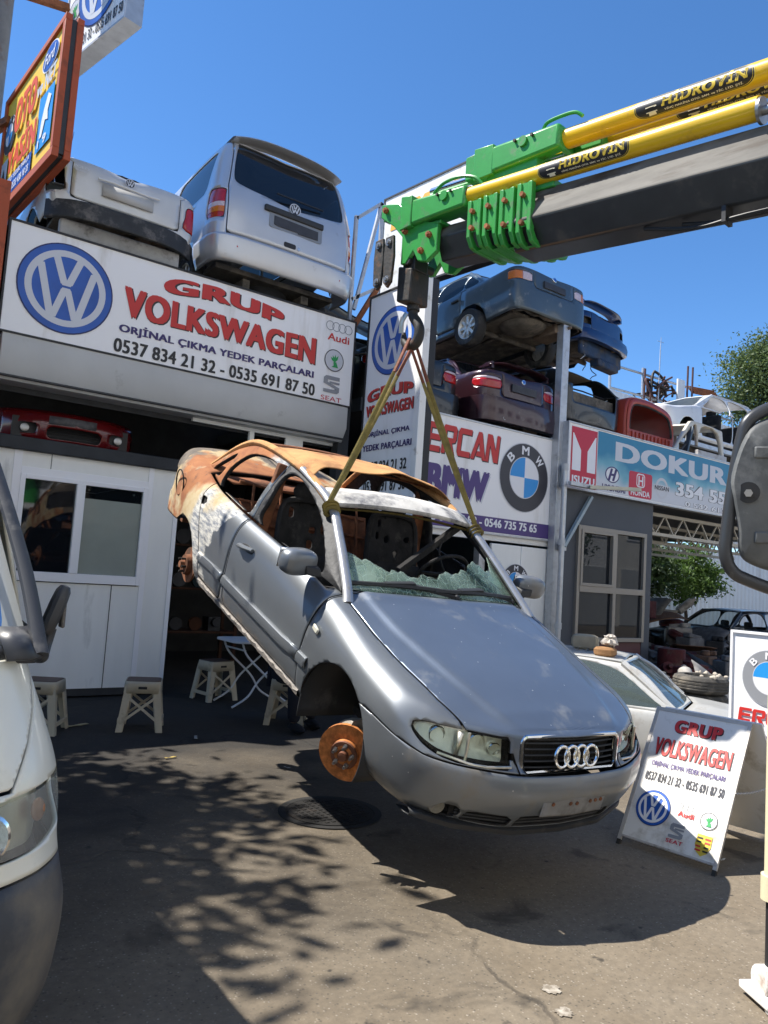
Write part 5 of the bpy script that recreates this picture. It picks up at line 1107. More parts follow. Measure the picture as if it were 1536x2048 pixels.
# green head bracket down to the hook
q = MB()
for w in (-.03, -.30):
    V2 = [(-.19, 4.19), (.0, 4.16), (.12, 4.02), (.40, 3.93), (.40, 3.74), (.30, 3.68), (.22, 3.70), (.17, 3.78), (.10, 3.70), (.05, 3.70), (.05, 3.90), (-.05, 4.0), (-.19, 4.09)]
    n = len(V2); V = [c(u, w+dw, z) for dw in (0, .035) for u, z in V2]; q.add(V, [(i, (i+1) % n, n+(i+1) % n, n+i) for i in range(n)]+[tuple(range(n))[::-1], tuple(range(n, 2*n))])
gbox(q, -.17, -.06, -.28, -.0, 4.10, 4.17, 4.10, 4.17); gbox(q, .24, .42, -.28, -.0, 3.93, 3.955, 3.93, 3.955)
hd_ = q.build('boom_head', GRN, crane, ang=30, bevel=.006)
for u, z in ((-.13, 4.13), (.09, 3.93), (.33, 3.86), (.26, 3.76)):
    q = MB(); q.cyl(c(u, .0, z), c(u, .03, z), .022, n=6); q.cyl(c(u, .03, z), c(u, .04, z), .012, n=10); q.build('pin', B['rust'], hd_)
for u0, w in ((-.15, .02), (-.03, .03)):
    q = MB(); V2 = [(u0-.04, 3.90), (u0+.04, 3.91), (u0+.055, 3.76), (u0+.04, 3.57), (u0, 3.53), (u0-.04, 3.57), (u0-.05, 3.76)]; n = 7; V = [c(u, w+dw, z) for dw in (0, .022) for u, z in V2]
    q.add(V, [(i, (i+1) % n, n+(i+1) % n, n+i) for i in range(n)]+[tuple(range(n))[::-1], tuple(range(n, 2*n))]); lk = q.build('link_plate', B['dark_iron'], crane, ang=30, bevel=.004)
    for z in (3.59, 3.86):
        q = MB(); q.cyl(c(u0, w+.02, z), c(u0, w+.03, z), .026, n=18); q.cyl(c(u0, w+.03, z), c(u0, w+.04, z), .014, n=10); q.build('pin', B['steel'], lk)
q = MB(); gbox(q, .01, .155, -.19, -.01, 3.44, 3.70, 3.425, 3.67); hk = q.build('hook_block', B['dark_iron'], crane, bevel=.015)
q = MB(); gbox(q, .04, .16, -.16, -.03, 3.66, 3.80, 3.66, 3.80); q.cyl(c(.11, -.25, 3.72), c(.11, .0, 3.72), .03); q.build('swivel', B['black_metal'], hk, bevel=.006)
q = MB(); q.cyl(c(.10, -.10, 3.44), c(.10, -.10, 3.38), .034); q.cyl(c(.10, -.10, 3.43), c(.10, -.10, 3.39), .046); P = [(.10, 3.40), (.105, 3.35), (.145, 3.305), (.175, 3.25), (.165, 3.18), (.12, 3.14), (.06, 3.145), (.025, 3.19), (.02, 3.24)]
q.tube(smooth_poly([c(u, -.10, z) for u, z in P], 4, False), list(np.interp(np.linspace(0, 1, 33), [0, .3, .6, .85, 1], [.034, .036, .038, .028, .012])), 12); q.build('hook', B['dark_iron'], hk)
q = MB(); q.tube(smooth_poly([c(.07, -.07, 3.37), c(.035, -.06, 3.31), c(.022, -.07, 3.23)], 4, False), .010, 8, flat=2.0); q.build('latch', B['steel'], hk)
# hydraulic hoses under and beside the boom
for P in ([(1.85, -.10, 3.63), (2.15, -.08, 3.57), (2.5, -.07, 3.585), (3.6, -.08, 3.60)], [(2.05, -.12, 3.62), (2.3, -.11, 3.59), (2.9, -.12, 3.61)]):
    q = MB(); q.tube(smooth_poly([c(*p) for p in P], 6, False), .011, 8); q.build('hose', mat('hose_black', (.012, .012, .013), .5), crane)
q = MB(); gbox(q, 2.28, 2.30, -.13, -.05, 3.56, 3.64, 3.56, 3.64); q.build('hose_clip', B['black_metal'], crane)
# column, chassis and cab stand just outside the right edge
def P0(x, y, z): return (x-3.0, y-4.2, z)
TRK = mat('lorry_white', (.68, .68, .66), .35, coat=.4, dirt=(.35, .32, .28), dscale=4, damt=.25)
q = MB(); q.cyl(P0(3.55, -1.35, .9), P0(3.55, -1.35, 3.5), .22, .16); q.cbox(P0(3.55, -1.35, 3.5), (.5, .5, .6)); q.build('column', GRN, crane, bevel=.02)
q = MB()
for x in (2.75, 3.75): q.cbox(P0(x, -2.6, .82), (.12, 6.4, .25))
for y in (.2, -1.4, -3.2, -5.4): q.cbox(P0(3.25, y, .82), (1.0, .12, .2))
q.build('chassis', B['black_metal'], crane)
q = MB(); q.cbox(P0(3.25, -4.0, 1.25), (2.3, 3.8, .5)); q.build('load_bed', TRK, crane, bevel=.02)
q = MB(); q.prism([(-1.5, .75), (.42, .75), (.46, 1.35), (.36, 1.55), (.10, 2.55), (-.1, 2.62), (-1.5, 2.62)], P0(2.15, 0, 0), (0, 1, 0), (0, 0, 1), (2.2, 0, 0)); cb = q.build('cab', TRK, crane, bevel=.05, seg=3)
q = MB(); q.add([P0(x, y, z) for x, y, z in ((2.25, .375, 1.58), (4.25, .375, 1.58), (4.2, .135, 2.48), (2.3, .135, 2.48))], [(0, 1, 2, 3)]); q.build('windscreen', B['dark_glass'], cb, ang=0)
q = MB(); q.add([P0(2.143, y, z) for y, z in ((.25, 1.58), (-.9, 1.58), (-.9, 2.4), (-.0, 2.4))], [(0, 1, 2, 3)]); q.build('side_window', B['dark_glass'], cb, ang=0)
q = MB(); q.cbox(P0(3.25, .45, .62), (2.2, .2, .3)); q.build('bumper', B['dark_trim'], crane, bevel=.03)
for x, y in ((2.35, -.4), (4.15, -.4), (2.4, -4.4), (4.1, -4.4)):
    w_ = thing('wheel', None, None); w_.parent = crane; w_.name = 'wheel'; w_.location = P0(x, y, .46)
    q = MB(); q.lathe((-.13, 0, 0), (1, 0, 0), [(0, .28), (0, .42), (.04, .46), (.22, .46), (.26, .42), (.26, .28)], 36); q.build('tyre', B['rubber'], w_)
    q = MB(); q.lathe((-.10, 0, 0), (1, 0, 0), [(0, .05), (0, .28), (.2, .28), (.2, .05)], 28); q.build('rim', TRK, w_)
# outrigger jack with its foot at the lower right corner
ox_, oy_ = 3.034, 1.50
q = MB(); q.cyl(P0(ox_, oy_, .44), P0(ox_, oy_, 1.15), .036); q.cyl(P0(ox_, oy_, .38), P0(ox_, oy_, .47), .048); q.build('outrigger_leg', mat('outrigger_cream', (.66, .60, .40), .45, dirt=(.4, .33, .2), dscale=6, damt=.25), crane)
q = MB(); q.cyl(P0(ox_, oy_, .10), P0(ox_, oy_, .40), .028); q.build('jack_rod', B['black_metal'], crane)
ft = mat('foot_paint', (.66, .64, .60), .6, var=.1, dirt=(.33, .22, .15), dscale=9, damt=.4, bump=.2)
q = MB(); q.cyl(P0(ox_-.045, oy_+.03, .085), P0(ox_+.16, oy_-.09, .085), .055); q.box((-.08, -.09, .02), (.16, .09, .05), Matrix.Translation(Vector(P0(ox_, oy_, 0))) @ Matrix.Rotation(R(-28), 4, 'Z')); q.build('outrigger_foot', ft, crane, bevel=.006)
q = MB(); q.box((-.11, -.07, .0), (.24, .07, .026), Matrix.Translation(Vector(P0(ox_-.03, oy_-.13, 0))) @ Matrix.Rotation(R(-33), 4, 'Z')); q.build('foot_plate', ft, crane, bevel=.008)
q = MB(); q.bar(P0(ox_+.06, oy_, 1.1), P0(3.4, -.2, 1.0), .12, .12); q.build('outrigger_beam', GRN, crane)
# big wing mirror on a bent tube, seen from its back
MG = mat('mirror_back', (.105, .11, .11), .6, var=.25, vscale=14, dirt=(.26, .26, .25), dscale=7, damt=.42, bump=.15)
def mp_(px, py, d):   # a point d metres in front of the camera station, through the mirror's place
    v = _f + _r2*(px-768)/FOC - _u2*(py-1024)/FOC; p = CAM+v*d; return P0(*p)
q = MB(); q.tube(smooth_poly([mp_(*p, 1.60) for p in ((1600, 800), (1536, 818), (1497, 842), (1483, 880), (1468, 960), (1454, 1060), (1451, 1110), (1466, 1143), (1500, 1162), (1600, 1200), (1760, 1270))], 6, False), .0135, 12); q.build('mirror_arm', mat('arm_paint', (.045, .047, .05), .35, .2, dirt=(.2, .2, .19), dscale=12, damt=.3), crane)
OUT = [(1490, 868), (1530, 838), (1600, 826), (1680, 850), (1705, 940), (1690, 1080), (1640, 1145), (1560, 1146), (1500, 1128), (1478, 1105), (1476, 1060), (1466, 1000), (1462, 950)]
OUT = smooth_poly(OUT, 4); n = len(OUT)
cxm, cym = OUT.mean(0); rings = []
for f_, d in ((1.0, 1.66), (1.0, 1.598), (.975, 1.582), (.92, 1.574), (.60, 1.568)): rings.append([mp_(cxm+(x-cxm)*f_, cym+(y-cym)*f_, d) for x, y in OUT])
q = MB(); q.grid([r_+[r_[0]] for r_ in rings]); q.f.append(tuple(range(4*(n+1), 4*(n+1)+n))[::-1]); q.m.append(0); mh = q.build('mirror_housing', MG, crane, weld=1e-5, ang=50)
q = MB(); q.add([mp_(cxm+(x-cxm)*.94, cym+(y-cym)*.94, 1.652) for x, y in OUT], [tuple(range(n))[::-1]]); q.build('mirror_glass', B['chrome'], mh, ang=0)
q = MB(); q.cyl(mp_(1497, 985, 1.580), mp_(1497, 985, 1.5655), .022, n=20); q.build('bolt_recess', B['black_metal'], mh)
for py_ in (905, 1075): q = MB(); q.prism([(-.07, -.012), (.07, -.012), (.07, .012), (-.07, .012)], mp_(1575, py_, 1.571), tuple(_r2), tuple(_u2), tuple(-_f*.008)); q.build('rib', MG, mh, bevel=.003)
q = MB(); q.cyl(mp_(1497, 986, 1.57), mp_(1497, 986, 1.552), .0085, n=6); q.build('bolt', B['steel'], mh)
# bracket from the arm to the cab
q = MB(); q.tube([mp_(1600, 800, 1.60), P0(2.2, .2, 2.2)], .0135, 10); q.tube([mp_(1760, 1270, 1.60), P0(2.2, .2, 1.3)], .0135, 10); q.build('mirror_bracket', B['black_metal'], crane)

# ------------------------------------------------------------------ lifting slings
SL = mat('sling_webbing', (.20, .155, .042), .85, var=.22, vscale=25, bump=.5, bscale=140, dirt=(.10, .08, .035), dscale=9, damt=.45); SLR = mat('sling_sleeve', (.20, .07, .045), .85, var=.3, vscale=30, bump=.4)
hook = Vector((3.0, 4.2, 0))+c(.105, -.10, 3.175)
def car_pt(p): return (M2 @ Vector(p))
for sd, lb in ((-1, 'yellow webbing sling from the crane hook to the pillar nearest the dark garage opening'), (1, 'yellow webbing sling from the crane hook to the pillar in front of the roundel sign')):
    top = hook+Vector((.0, 0, .0)); end = car_pt((-1.05, sd*.60, 1.285)); d = end-top
    t = thing('sling', lb, 'sling', top)
    for k, off in enumerate((-.022, .022)):
        sv = d.cross(Vector((0, 1, .2))).normalized(); P = []
        for f_ in np.linspace(0, 1, 15): P.append(d*f_+sv*off*(1-f_)*1.1+Vector((0, 0, -.02*math.sin(math.pi*f_))))
        q = MB(); q.tube(P, [.010+.007*min(1, f_*2) for f_ in np.linspace(0, 1, 15)], 8, flat=.30, up=(.3+.5*k, 1, .1)); q.build('band', SL, t)
        q = MB(); q.tube(P[:4], .016, 8, flat=.6); q.build('sleeve', SLR, t)
    # loop round the pillar
    ce = car_pt((-1.04, sd*.585, 1.262))-top; ax = (car_pt((-1.10, sd*.565, 1.285))-car_pt((-.80, sd*.615, 1.12))).normalized(); q = MB(); a_, b_ = q.frame_of(ax)
    for k in (-1, 0, 1): q.tube([ce+ax*(.028*k-.02)+a_*.042*math.cos(t_)+b_*.037*math.sin(t_) for t_ in np.linspace(0, 6.2832, 21)[:-1]], .014, 8, closed=True, flat=.4)
    q.build('loop', SL, t)
    if sd < 0:
        q = MB(); q.tube([car_pt((-1.08+.02*math.sin(3*f_), -.56+1.1*f_, 1.245+.035*math.sin(math.pi*f_)))-top for f_ in np.linspace(0, 1, 11)], .026, 8, flat=.3, up=(0, 0, 1)); q.build('cross_band', SL, t)
# ------------------------------------------------------------------ scrapped cars: one parametric builder for three-box and hatch bodies
RED = mat('lamp_red', (.42, .012, .014), .18, var=.15, vscale=30, coat=.6, bump=.1, bscale=200); AMB = mat('lamp_amber', (.62, .17, .015), .2, coat=.6); CLR = mat('lamp_clear', (.62, .50, .52), .2, coat=.6, var=.1, vscale=40)
UND = mat('underbody', (.11, .10, .085), .9, var=.4, vscale=6, bump=.4, dirt=(.23, .19, .14), dscale=3, damt=.45)
PLT = mat('blank_plate', (.045, .045, .05), .5, var=.3)
def rowpts(O, Cx, ents):
    O = np.array(O, float); C = np.array([Cx, 0.]); d = C-O; n = np.linalg.norm(d); u = d/max(n, 1e-6); out = []
    for e in ents:
        p = O+u*e[0] if len(e) == 2 else O+d*e[1]
        out.append((p[0], p[1], e[-1]))
    return out
def body_net(P):
    W, xf, xr, cf, cr = P['W'], P['xf'], P['xr'], P.get('cf', .45), P.get('cr', .35); zb, zs = P['zb'], P['zs']; si, bi = P.get('si', .02), P.get('bi', .09)
    def ents(zb, zs, zbelt, ztop, lo=.05):
        h = zs-zb; return [(lo, zb), (.012, zb+.25*h), (0, zb+.5*h), (.003, zb+.75*h), (si, zs), (bi, zbelt), ('f', .6, ztop-.012), ('f', 1., ztop)]
    hz, tz = P['hood'], P['trunk']; zw = P['belt']; rows = []
    for k, (fx, fy) in enumerate(((0, 0), (.05, .6), (.17, .86), (.45, .965), (1, 1))):
        O = (xf-fx*cf, fy*W); rows.append(rowpts(O, min(xf-.12-fx*cf*.9, O[0]-.1) if k < 4 else O[0], ents(zb, hz[0]-.06, hz[0], hz[0]+.03+.012*k)))
    xs = P['xs']            # front axle, cowl, door, B, rear screen base
    rows.append(rowpts((xs[0], W), xs[0], ents(zb, hz[1]-.07, hz[1]-.02, hz[1]+.01)))
    rows.append(rowpts((xs[1], W), xs[1]+.1, ents(zb, zw[0]-.10, zw[0], zw[0]+.03)))
    for i in (2, 3): rows.append(rowpts((xs[i], W), xs[i], ents(zb, zw[1]-.10, zw[1], zw[1])))
    rows.append(rowpts((xs[4], W), xs[4]-.05, ents(zb, zw[2]-.09, zw[2], tz[0])))
    for k, (fx, fy) in enumerate(((1, 1), (.45, .965), (.17, .86), (.05, .6), (0, 0))):
        O = (xr+fx*cr, fy*W); rows.append(rowpts(O, max(xr+.12+fx*cr*.9, O[0]+.1) if k else O[0], ents(zb+.02, tz[1]-P.get('tdrop', .09), tz[1], tz[1]+.02-.004*k)))
    S = Surf.net(rows, [4, 4, 4, 5, 6, 7, 7, 7, 7, 7, 5, 4, 4, 5], [3, 3, 4, 4, 4, 6, 5])
    a, b_ = 6, 9
    S = Surf(S.V, S.U, [f for f in S.F if not (S.U[list(f), 0].min() >= a-.001 and S.U[list(f), 0].max() <= b_+.001 and S.U[list(f), 1].min() >= 4.999)])
    return S
def wheel(par, x, y, z, r, sd, style='spoke', name='wheel', tyre=True):
    w = thing(name, None, None); w.parent = par; w.name = name; w.location = (x, y, z)
    if tyre:
        q = MB(); q.lathe((0, -.09*sd, 0), (0, sd, 0), [(0, r*.66), (-.005, r*.93), (.03, r), (.15, r), (.185, r*.93), (.18, r*.66), (.09, r*.64)], 36, closed=True); q.build('tyre', B['rubber'], w)
    q = MB(); q.lathe((0, .0, 0), (0, sd, 0), [(0, r*.1), (0, r*.6), (.075, r*.68), (.09, r*.66), (.07, r*.58), (.03, r*.54), (.02, r*.2), (.05, r*.16), (.05, .004)], 30)
    n = 8 if style == 'spoke' else 5
    for k in range(n):
        a = 2*math.pi*k/n; q.bar((r*.12*math.cos(a), sd*.055, r*.12*math.sin(a)), (r*.6*math.cos(a), sd*.06, r*.6*math.sin(a)), r*.16, .02, up=(0, 1, 0))
    q.build('rim', mat('rim_alloy', (.70, .68, .62), .4, .6, var=.15, dirt=(.2, .17, .13), dscale=9, damt=.4), w, bevel=.004)
    return w
def saloon(name, label, group, M, P):
    t = thing(name, label, 'car', group=group, mat=M); W, xr, cr, xf = P['W'], P['xr'], P.get('cr', .35), P['xf']; pm = P['paint']; S = body_net(P)
    for ax in P['axles']:
        S = S.outside(lambda V, U: np.where(V[:, 1] > .4, np.hypot(V[:, 0]-ax, V[:, 2]-P.get('wz', .31))-P.get('wr', .35), 9))
    # lamps, measured along the rear outline from the middle
    def rear_arc(V): return np.where(V[:, 0] < xr+cr*1.3, np.where(V[:, 1] < .86*W, V[:, 1], .86*W+np.maximum(0, V[:, 0]-(xr+.13*cr))), 99.)
    lamp = None; L = P.get('lamp')
    if L is not None:
        lamp, S = S.split(lambda V, U: poly_sd(np.stack([rear_arc(V), V[:, 2]], 1), L), .004)
    lid = None; T = P.get('lid')
    if T:      # boot lid: down the back and across the top
        lid, S = S.split(lambda V, U: np.where((V[:, 0] < xr+.9), np.maximum(V[:, 1]-np.where(V[:, 2] > P['trunk'][1]-.03, .80*W, T[0]), np.maximum(T[1]-V[:, 2], V[:, 0]-T[2])), 9), .004)
    for poly in P.get('holes', ()): S = S.outside(lambda V, U: np.where(V[:, 0] < xr+.3, poly_sd(V[:, [1, 2]], poly), 9))
    if 'doorx' in P:
        for i, (xa, xb) in enumerate(P['doorx']):
            D, S = S.split(lambda V, U: np.maximum(np.maximum(V[:, 0]-xa, xb-V[:, 0]), np.maximum(P['zb']+.10-V[:, 2], .4-V[:, 1])), .004)
            for sd in (-1, 1):
                if P.get('nodoor') and i in P['nodoor']: continue
                d = (D.mirror() if sd < 0 else D).mb().build('door', pm, t, solid=.015, ang=38); q = MB(); yy = sd*(W+.006); zz = P['belt'][1]-.13; q.cbox((xb+.14, yy, zz), (.17, .03, .035)); q.build('door_handle', P.get('trim', DP), d, bevel=.008)
    S.mb(both=True).build('body_shell', pm, t, solid=.014, weld=3e-4, ang=38, inner=CH)
    if lid:
        lo = lid.mb(both=True).build('boot_lid', pm, t, solid=.014, weld=3e-4, ang=38, inner=CH)
    if lamp:
        for sd in (-1, 1):
            if sd == P.get('lampmiss'): continue
            ls = lamp.mirror() if sd < 0 else lamp; am = P.get('lampsplit')
            if am:
                a_, c_ = ls.split(am if callable(am) else None, .001); lo_ = a_.mb().build('tail_lamp', RED if P.get('outer') is None else P['outer'], t, ang=50, solid=.01); c_.mb().build('lamp_lens', P.get('inner', CLR), lo_, ang=50, solid=.01)
            else: ls.mb().build('tail_lamp', RED, t, ang=50, solid=.01)
    # under parts
    q = MB(); z0 = P['zb']+.03
    q.box((xr+.25, -W*.8, z0), (xf-.3, W*.8, z0+.04)); q.box((xr+.12, -W*.78, z0+.04), (xr+.17, W*.78, P['trunk'][1]-.1)); q.build('floor_pan', UND, t)
    q = MB(); q.ball((xr+.55, .18*W, z0-.01), (.36, .40, .12), 18, 8); q.build('fuel_tank', UND, t)
    q = MB(); q.cbox((xr+.42, -.45*W, z0-.04), (.5, .34, .16)); q.cyl((xr+.2, -.45*W, z0-.05), (xr-.02, -.45*W, z0-.05), .028); q.build('silencer', mat('exhaust', (.20, .15, .11), .7, .4, var=.3, bump=.3), t, bevel=.05, seg=3)
    q = MB()
    for y in (-.5, .5): q.bar((P['axles'][1], y*W, z0-.05), (P['axles'][1]+.45, y*W*.6, z0-.02), .07, .06)
    q.cyl((P['axles'][1], -W*.8, z0-.04), (P['axles'][1], W*.8, z0-.04), .045); q.tube([(xr+.4, .3*W, z0-.03), (-1.3, .1, z0-.04), (-.2, .1, z0-.04)], .03, 8); q.build('rear_axle', UND, t)
    # bumper
    Bp = P.get('bumper')
    if Bp:
        z0_, z1_, off, bm = Bp; O = [(xr+fx*cr-off*(1-min(fx, 1)), fy*(W+off*.5)) for fx, fy in ((1.9, 1), (1, 1), (.45, .965), (.17, .86), (.05, .6), (0, .3))]; O = O+[(xr-off, 0)]+[(x, -y) for x, y in O[::-1]]; O = smooth_poly(O, 4, False)
        prof = [(.06, z0_), (.0, z0_+.02), (-.012, (z0_+z1_)/2), (.0, z1_-.02), (.06, z1_)]; q = MB(); G = []
        for i, (x, y) in enumerate(O):
            a = O[max(i-1, 0)]; b_ = O[min(i+1, len(O)-1)]; tx, ty = b_[0]-a[0], b_[1]-a[1]; n = math.hypot(tx, ty); nx, ny = -ty/n, tx/n
            if nx*(x+1.2)+ny*y < 0: nx, ny = -nx, -ny
            G.append([(x-nx*d, y-ny*d, z) for d, z in prof])
        q.grid(G, flip=True); bo_ = q.build('rear_bumper', bm, t, solid=.02, ang=45)
    if P.get('plate'):
        y0, z_, w_, h_ = P['plate']; q = MB(); q.cbox((xr-.005, y0, z_), (.03, w_, h_)); q.build('plate', PLT, lid and lo or t, bevel=.004)
    if P.get('roundel'):
        q = MB(); q.lathe((xr+P['roundel'][1]+.02, 0, P['roundel'][0]), (-1, 0, .1), [(0, .002), (0, .042), (.03, .042), (.035, .036), (.035, .002)], 24); q.build('emblem', CHR, t)
        q = MB(); q.add([(xr+P['roundel'][1]-.0165, y, P['roundel'][0]+z) for y, z in circ(.03, 20)], [tuple(range(20))]); q.build('emblem_disc', B['ink_blue'], t, ang=0)
    # greenhouse
    xs, zw = P['xs'], P['belt']; bi = P.get('bi', .09); yb = W-bi; rh = P['roof']; yr = P.get('yr', .56)
    wst, rst = P['wtop'], P['rtop']            # x where screen and back light meet the roof
    rb = P.get('rbase', xs[4]); BE = [(xs[1], yb-.03, zw[0]), (xs[2], yb, zw[1]-.005), (xs[3], yb, zw[1]+.005), ((xs[3]+xs[4])/2, yb, zw[2]-.01), (rb, yb-.04, zw[2])]
    RA = [(xs[1]-.04, yb-.06, zw[0]+.035), (wst, yr, rh-.055), ((wst+rst)/2, yr+.01, rh-.03), (rst, yr, rh-.05), (rb+.05, yb-.07, zw[2]+.03)]
    C = [[b_, tuple(np.array(b_)*.6+np.array(r_)*.4+np.array([0, .018, 0])), r_] for b_, r_ in zip(BE, RA)]; sf = Surf.net(C, 10, 6)
    wins = [smooth_poly(p, 3) for p in P['wins']]; glass = []
    for p in wins:
        g, sf = sf.cut(f_xz(p)); glass.append(g)
    for sd in (-1, 1):
        o_ = (sf.mirror() if sd < 0 else sf).mb().build('side_frame', P.get('frame', pm), t, solid=.03, ang=38)
        if P.get('glass'):
            for g in glass: (g.mirror() if sd < 0 else g).mb().build('side_window', P['glass'], o_, ang=60)
    C = [[(x, 0, z), (x, yr*.5, z-.012), (x, yr*.85, z-.03), (x, yr+.005, z2)] for x, z, z2 in ((wst-.0, rh-.03, rh-.055), (wst-.15, rh-.008, rh-.045), ((wst+rst)/2, rh, rh-.03), (rst+.15, rh-.01, rh-.04), (rst, rh-.035, rh-.05))]
    if not P.get('noroof'): Surf.net(C, 5, 4).mb(both=True).build('roof', P.get('roofm', pm), t, solid=.02, weld=3e-4)
    def screen(a, b_, nm, m):
        s_ = Surf.net([[(a[0]+(b_[0]-a[0])*f+.09*(1-(k/3)**2)*(1 if nm == 'windscreen' else -1)*(1-.3*f), (a[1]+(b_[1]-a[1])*f)*k/3, a[2]+(b_[2]-a[2])*f+.02*(1-(k/3)**2)) for k in range(4)] for f in (0, .5, 1)], 4, 4)
        s_.mb(both=True).build(nm, m, t, ang=60)
        q = MB(); q.tube(smooth_poly([s_.V[i] for i in (0,)]+[], 1) if False else [(b_[0], -b_[1], b_[2]), (b_[0]+.09*(.7)*(1 if nm == 'windscreen' else -1), 0, b_[2]+.02), (b_[0], b_[1], b_[2])], .03, 8, flat=.6)
        q.tube([(a[0], -a[1], a[2]), (a[0]+.09*(1 if nm == 'windscreen' else -1), 0, a[2]+.02), (a[0], a[1], a[2])], .03, 8, flat=.6); q.build('screen_frame', P.get('frame', pm), t)
        for sd in (-1, 1):
            q = MB(); q.tube([(a[0], sd*a[1], a[2]), ((a[0]+b_[0])/2, sd*((a[1]+b_[1])/2+.012), (a[2]+b_[2])/2+.012), (b_[0], sd*b_[1], b_[2])], .034, 8); q.build('pillar', P.get('frame', pm), t)
    screen((RA[0][0], RA[0][1], RA[0][2]-.02), (RA[1][0], RA[1][1], RA[1][2]), 'windscreen', P.get('sglass', B['dark_glass']))
    if not P.get('norear'): screen((RA[4][0], RA[4][1], RA[4][2]-.02), (RA[3][0], RA[3][1], RA[3][2]), 'rear_window', P.get('sglass', B['dark_glass']))
    for y in (-.36, .36): q = MB(); q.cbox((xs[3]+.15, y, .72), (.12, .5, .6)); q.cbox((xs[3]+.42, y, .50), (.5, .5, .16)); q.cbox((xs[3]+.12, y, 1.06), (.08, .24, .16)); q.build('seat', CH, t, bevel=.04, seg=2)
    q = MB(); q.cbox((xs[4]+.3, 0, .70), (.14, W*1.5, .5)); q.build('rear_bench', CH, t, bevel=.04); q = MB(); q.cbox((xs[1]-.15, 0, .78), (.3, W*1.6, .2)); q.build('dashboard', CH, t, bevel=.04)
    for (x, sd, st, ty) in P.get('wheels', ()): wheel(t, x, sd*(W-.02), P.get('wz', .31)-.05, .31, sd, st, tyre=ty)
    if P.get('spoiler'):
        zsp, wsp, msp = P['spoiler']; q = MB(); G = [[(xr+.10+dx+.12*(y/wsp)**4, y, zsp+dz-.05*(y/wsp)**4) for dx, dz in ((.14, .0), (.02, .022), (-.10, .018), (-.12, .0), (-.09, -.02), (.1, -.02))] for y in np.linspace(-wsp, wsp, 21)]
        q.grid([g+[g[0]] for g in G], flip=True); n_ = len(q.v); q.f += [tuple(range(6)), tuple(range(n_-7, n_-1))[::-1]]; q.m += [0, 0]
        for sd in (-1, 1): q.cbox((xr+.16, sd*wsp*.93, zsp-.05), (.16, .05, .1))
        q.build('spoiler', msp, t, ang=40)
    return t
def at_rear(x, y, z, yaw=90, pitch=0, roll=0, xr=-3.6):
    """place a car so that its tail centre (at ground height) stands at x, y, z; heading yaw"""
    return Matrix.Translation((x, y, z)) @ Matrix.Rotation(R(yaw), 4, 'Z') @ Matrix.Rotation(R(-pitch), 4, 'Y') @ Matrix.Rotation(R(roll), 4, 'X') @ Matrix.Translation((-xr, 0, 0))
GRP = 'scrapped cars stacked on the shop roofs'
W5 = lambda z0, z1, f=0: [[(-.70, z0), (-1.10, z0), (-1.62, z0), (-1.66, z1), (-1.30, z1), (-1.0, z1-.12), (-.74, z0+.10)], [(-1.76, z0), (-2.30, z0+.01), (-2.36, z0+.12), (-2.28, z1-.08), (-2.05, z1-.01), (-1.78, z1)]]
box5 = dict(W=.85, xf=.85, xr=-3.75, cf=.25, cr=.20, zb=.27, zs=.85, hood=(.80, .92), trunk=(1.02, .99), belt=(.95, .96, .98), xs=(0, -.55, -1.1, -1.7, -2.95), axles=(0, -2.68), wr=.345, roof=1.42, yr=.58, wtop=-1.10, rtop=-2.42, rbase=-2.95, si=.012, bi=.05, tdrop=.03,
            wins=[[(-.72, .99), (-1.10, .985), (-1.66, .99), (-1.70, 1.33), (-1.35, 1.34), (-1.10, 1.27), (-.80, 1.06)], [(-1.80, .99), (-2.38, 1.0), (-2.42, 1.12), (-2.34, 1.33), (-1.82, 1.34)], [(-2.48, 1.02), (-2.80, 1.03), (-2.62, 1.20), (-2.50, 1.27), (-2.46, 1.2)]])
BLUEGREY = paint('bluegrey_paint', (.075, .10, .118), .4, .35, .5, (.30, .30, .29), .25)
p = dict(box5, paint=BLUEGREY, lamp=[(.50, .775), (.86*.85+.19, .775), (.86*.85+.19, .915), (.50, .915)], lampsplit=lambda V, U: np.where(V[:, 0] < -3.71, 1, -1)*1., outer=AMB, inner=CLR, lid=(.47, .70, -3.0), plate=(0, .80, .50, .11), glass=B['window_glass'], roofm=BLUEGREY, doorx=((-.50, -1.70), (-1.74, -2.45)), wheels=((-2.68, 1, 'spoke', True), (-2.68, -1, 'spoke', True)), roundel=(.94, .0), bumper=None)
p['lampsplit'] = lambda V, U: .69-np.abs(V[:, 1])
tq = saloon('saloon_car', 'blue grey boxy saloon with one light alloy wheel, resting on the maroon car roof', GRP, at_rear(8.90, 8.0, 5.50, pitch=-4, xr=-3.75), p)
q = MB(); rr_ = random.Random(8); q.grid([[(-3.70+.10*rr_.random()+(.25 if abs(y) > .7 else 0), y, z+.05*rr_.random()) for z in (.26, .34, .42, .50)] for y in np.linspace(-.78, .78, 19)]); q.build('crushed_valance', mat('crushed_dirty', (.055, .05, .045), .85, .1, var=.5, vscale=5, dirt=(.17, .12, .08), dscale=4, damt=.5, bump=.5), tq, solid=.02, ang=25)
MAROON = paint('maroon_paint', (.035, .011, .017), .3, .28, .7, (.20, .17, .15), .22)
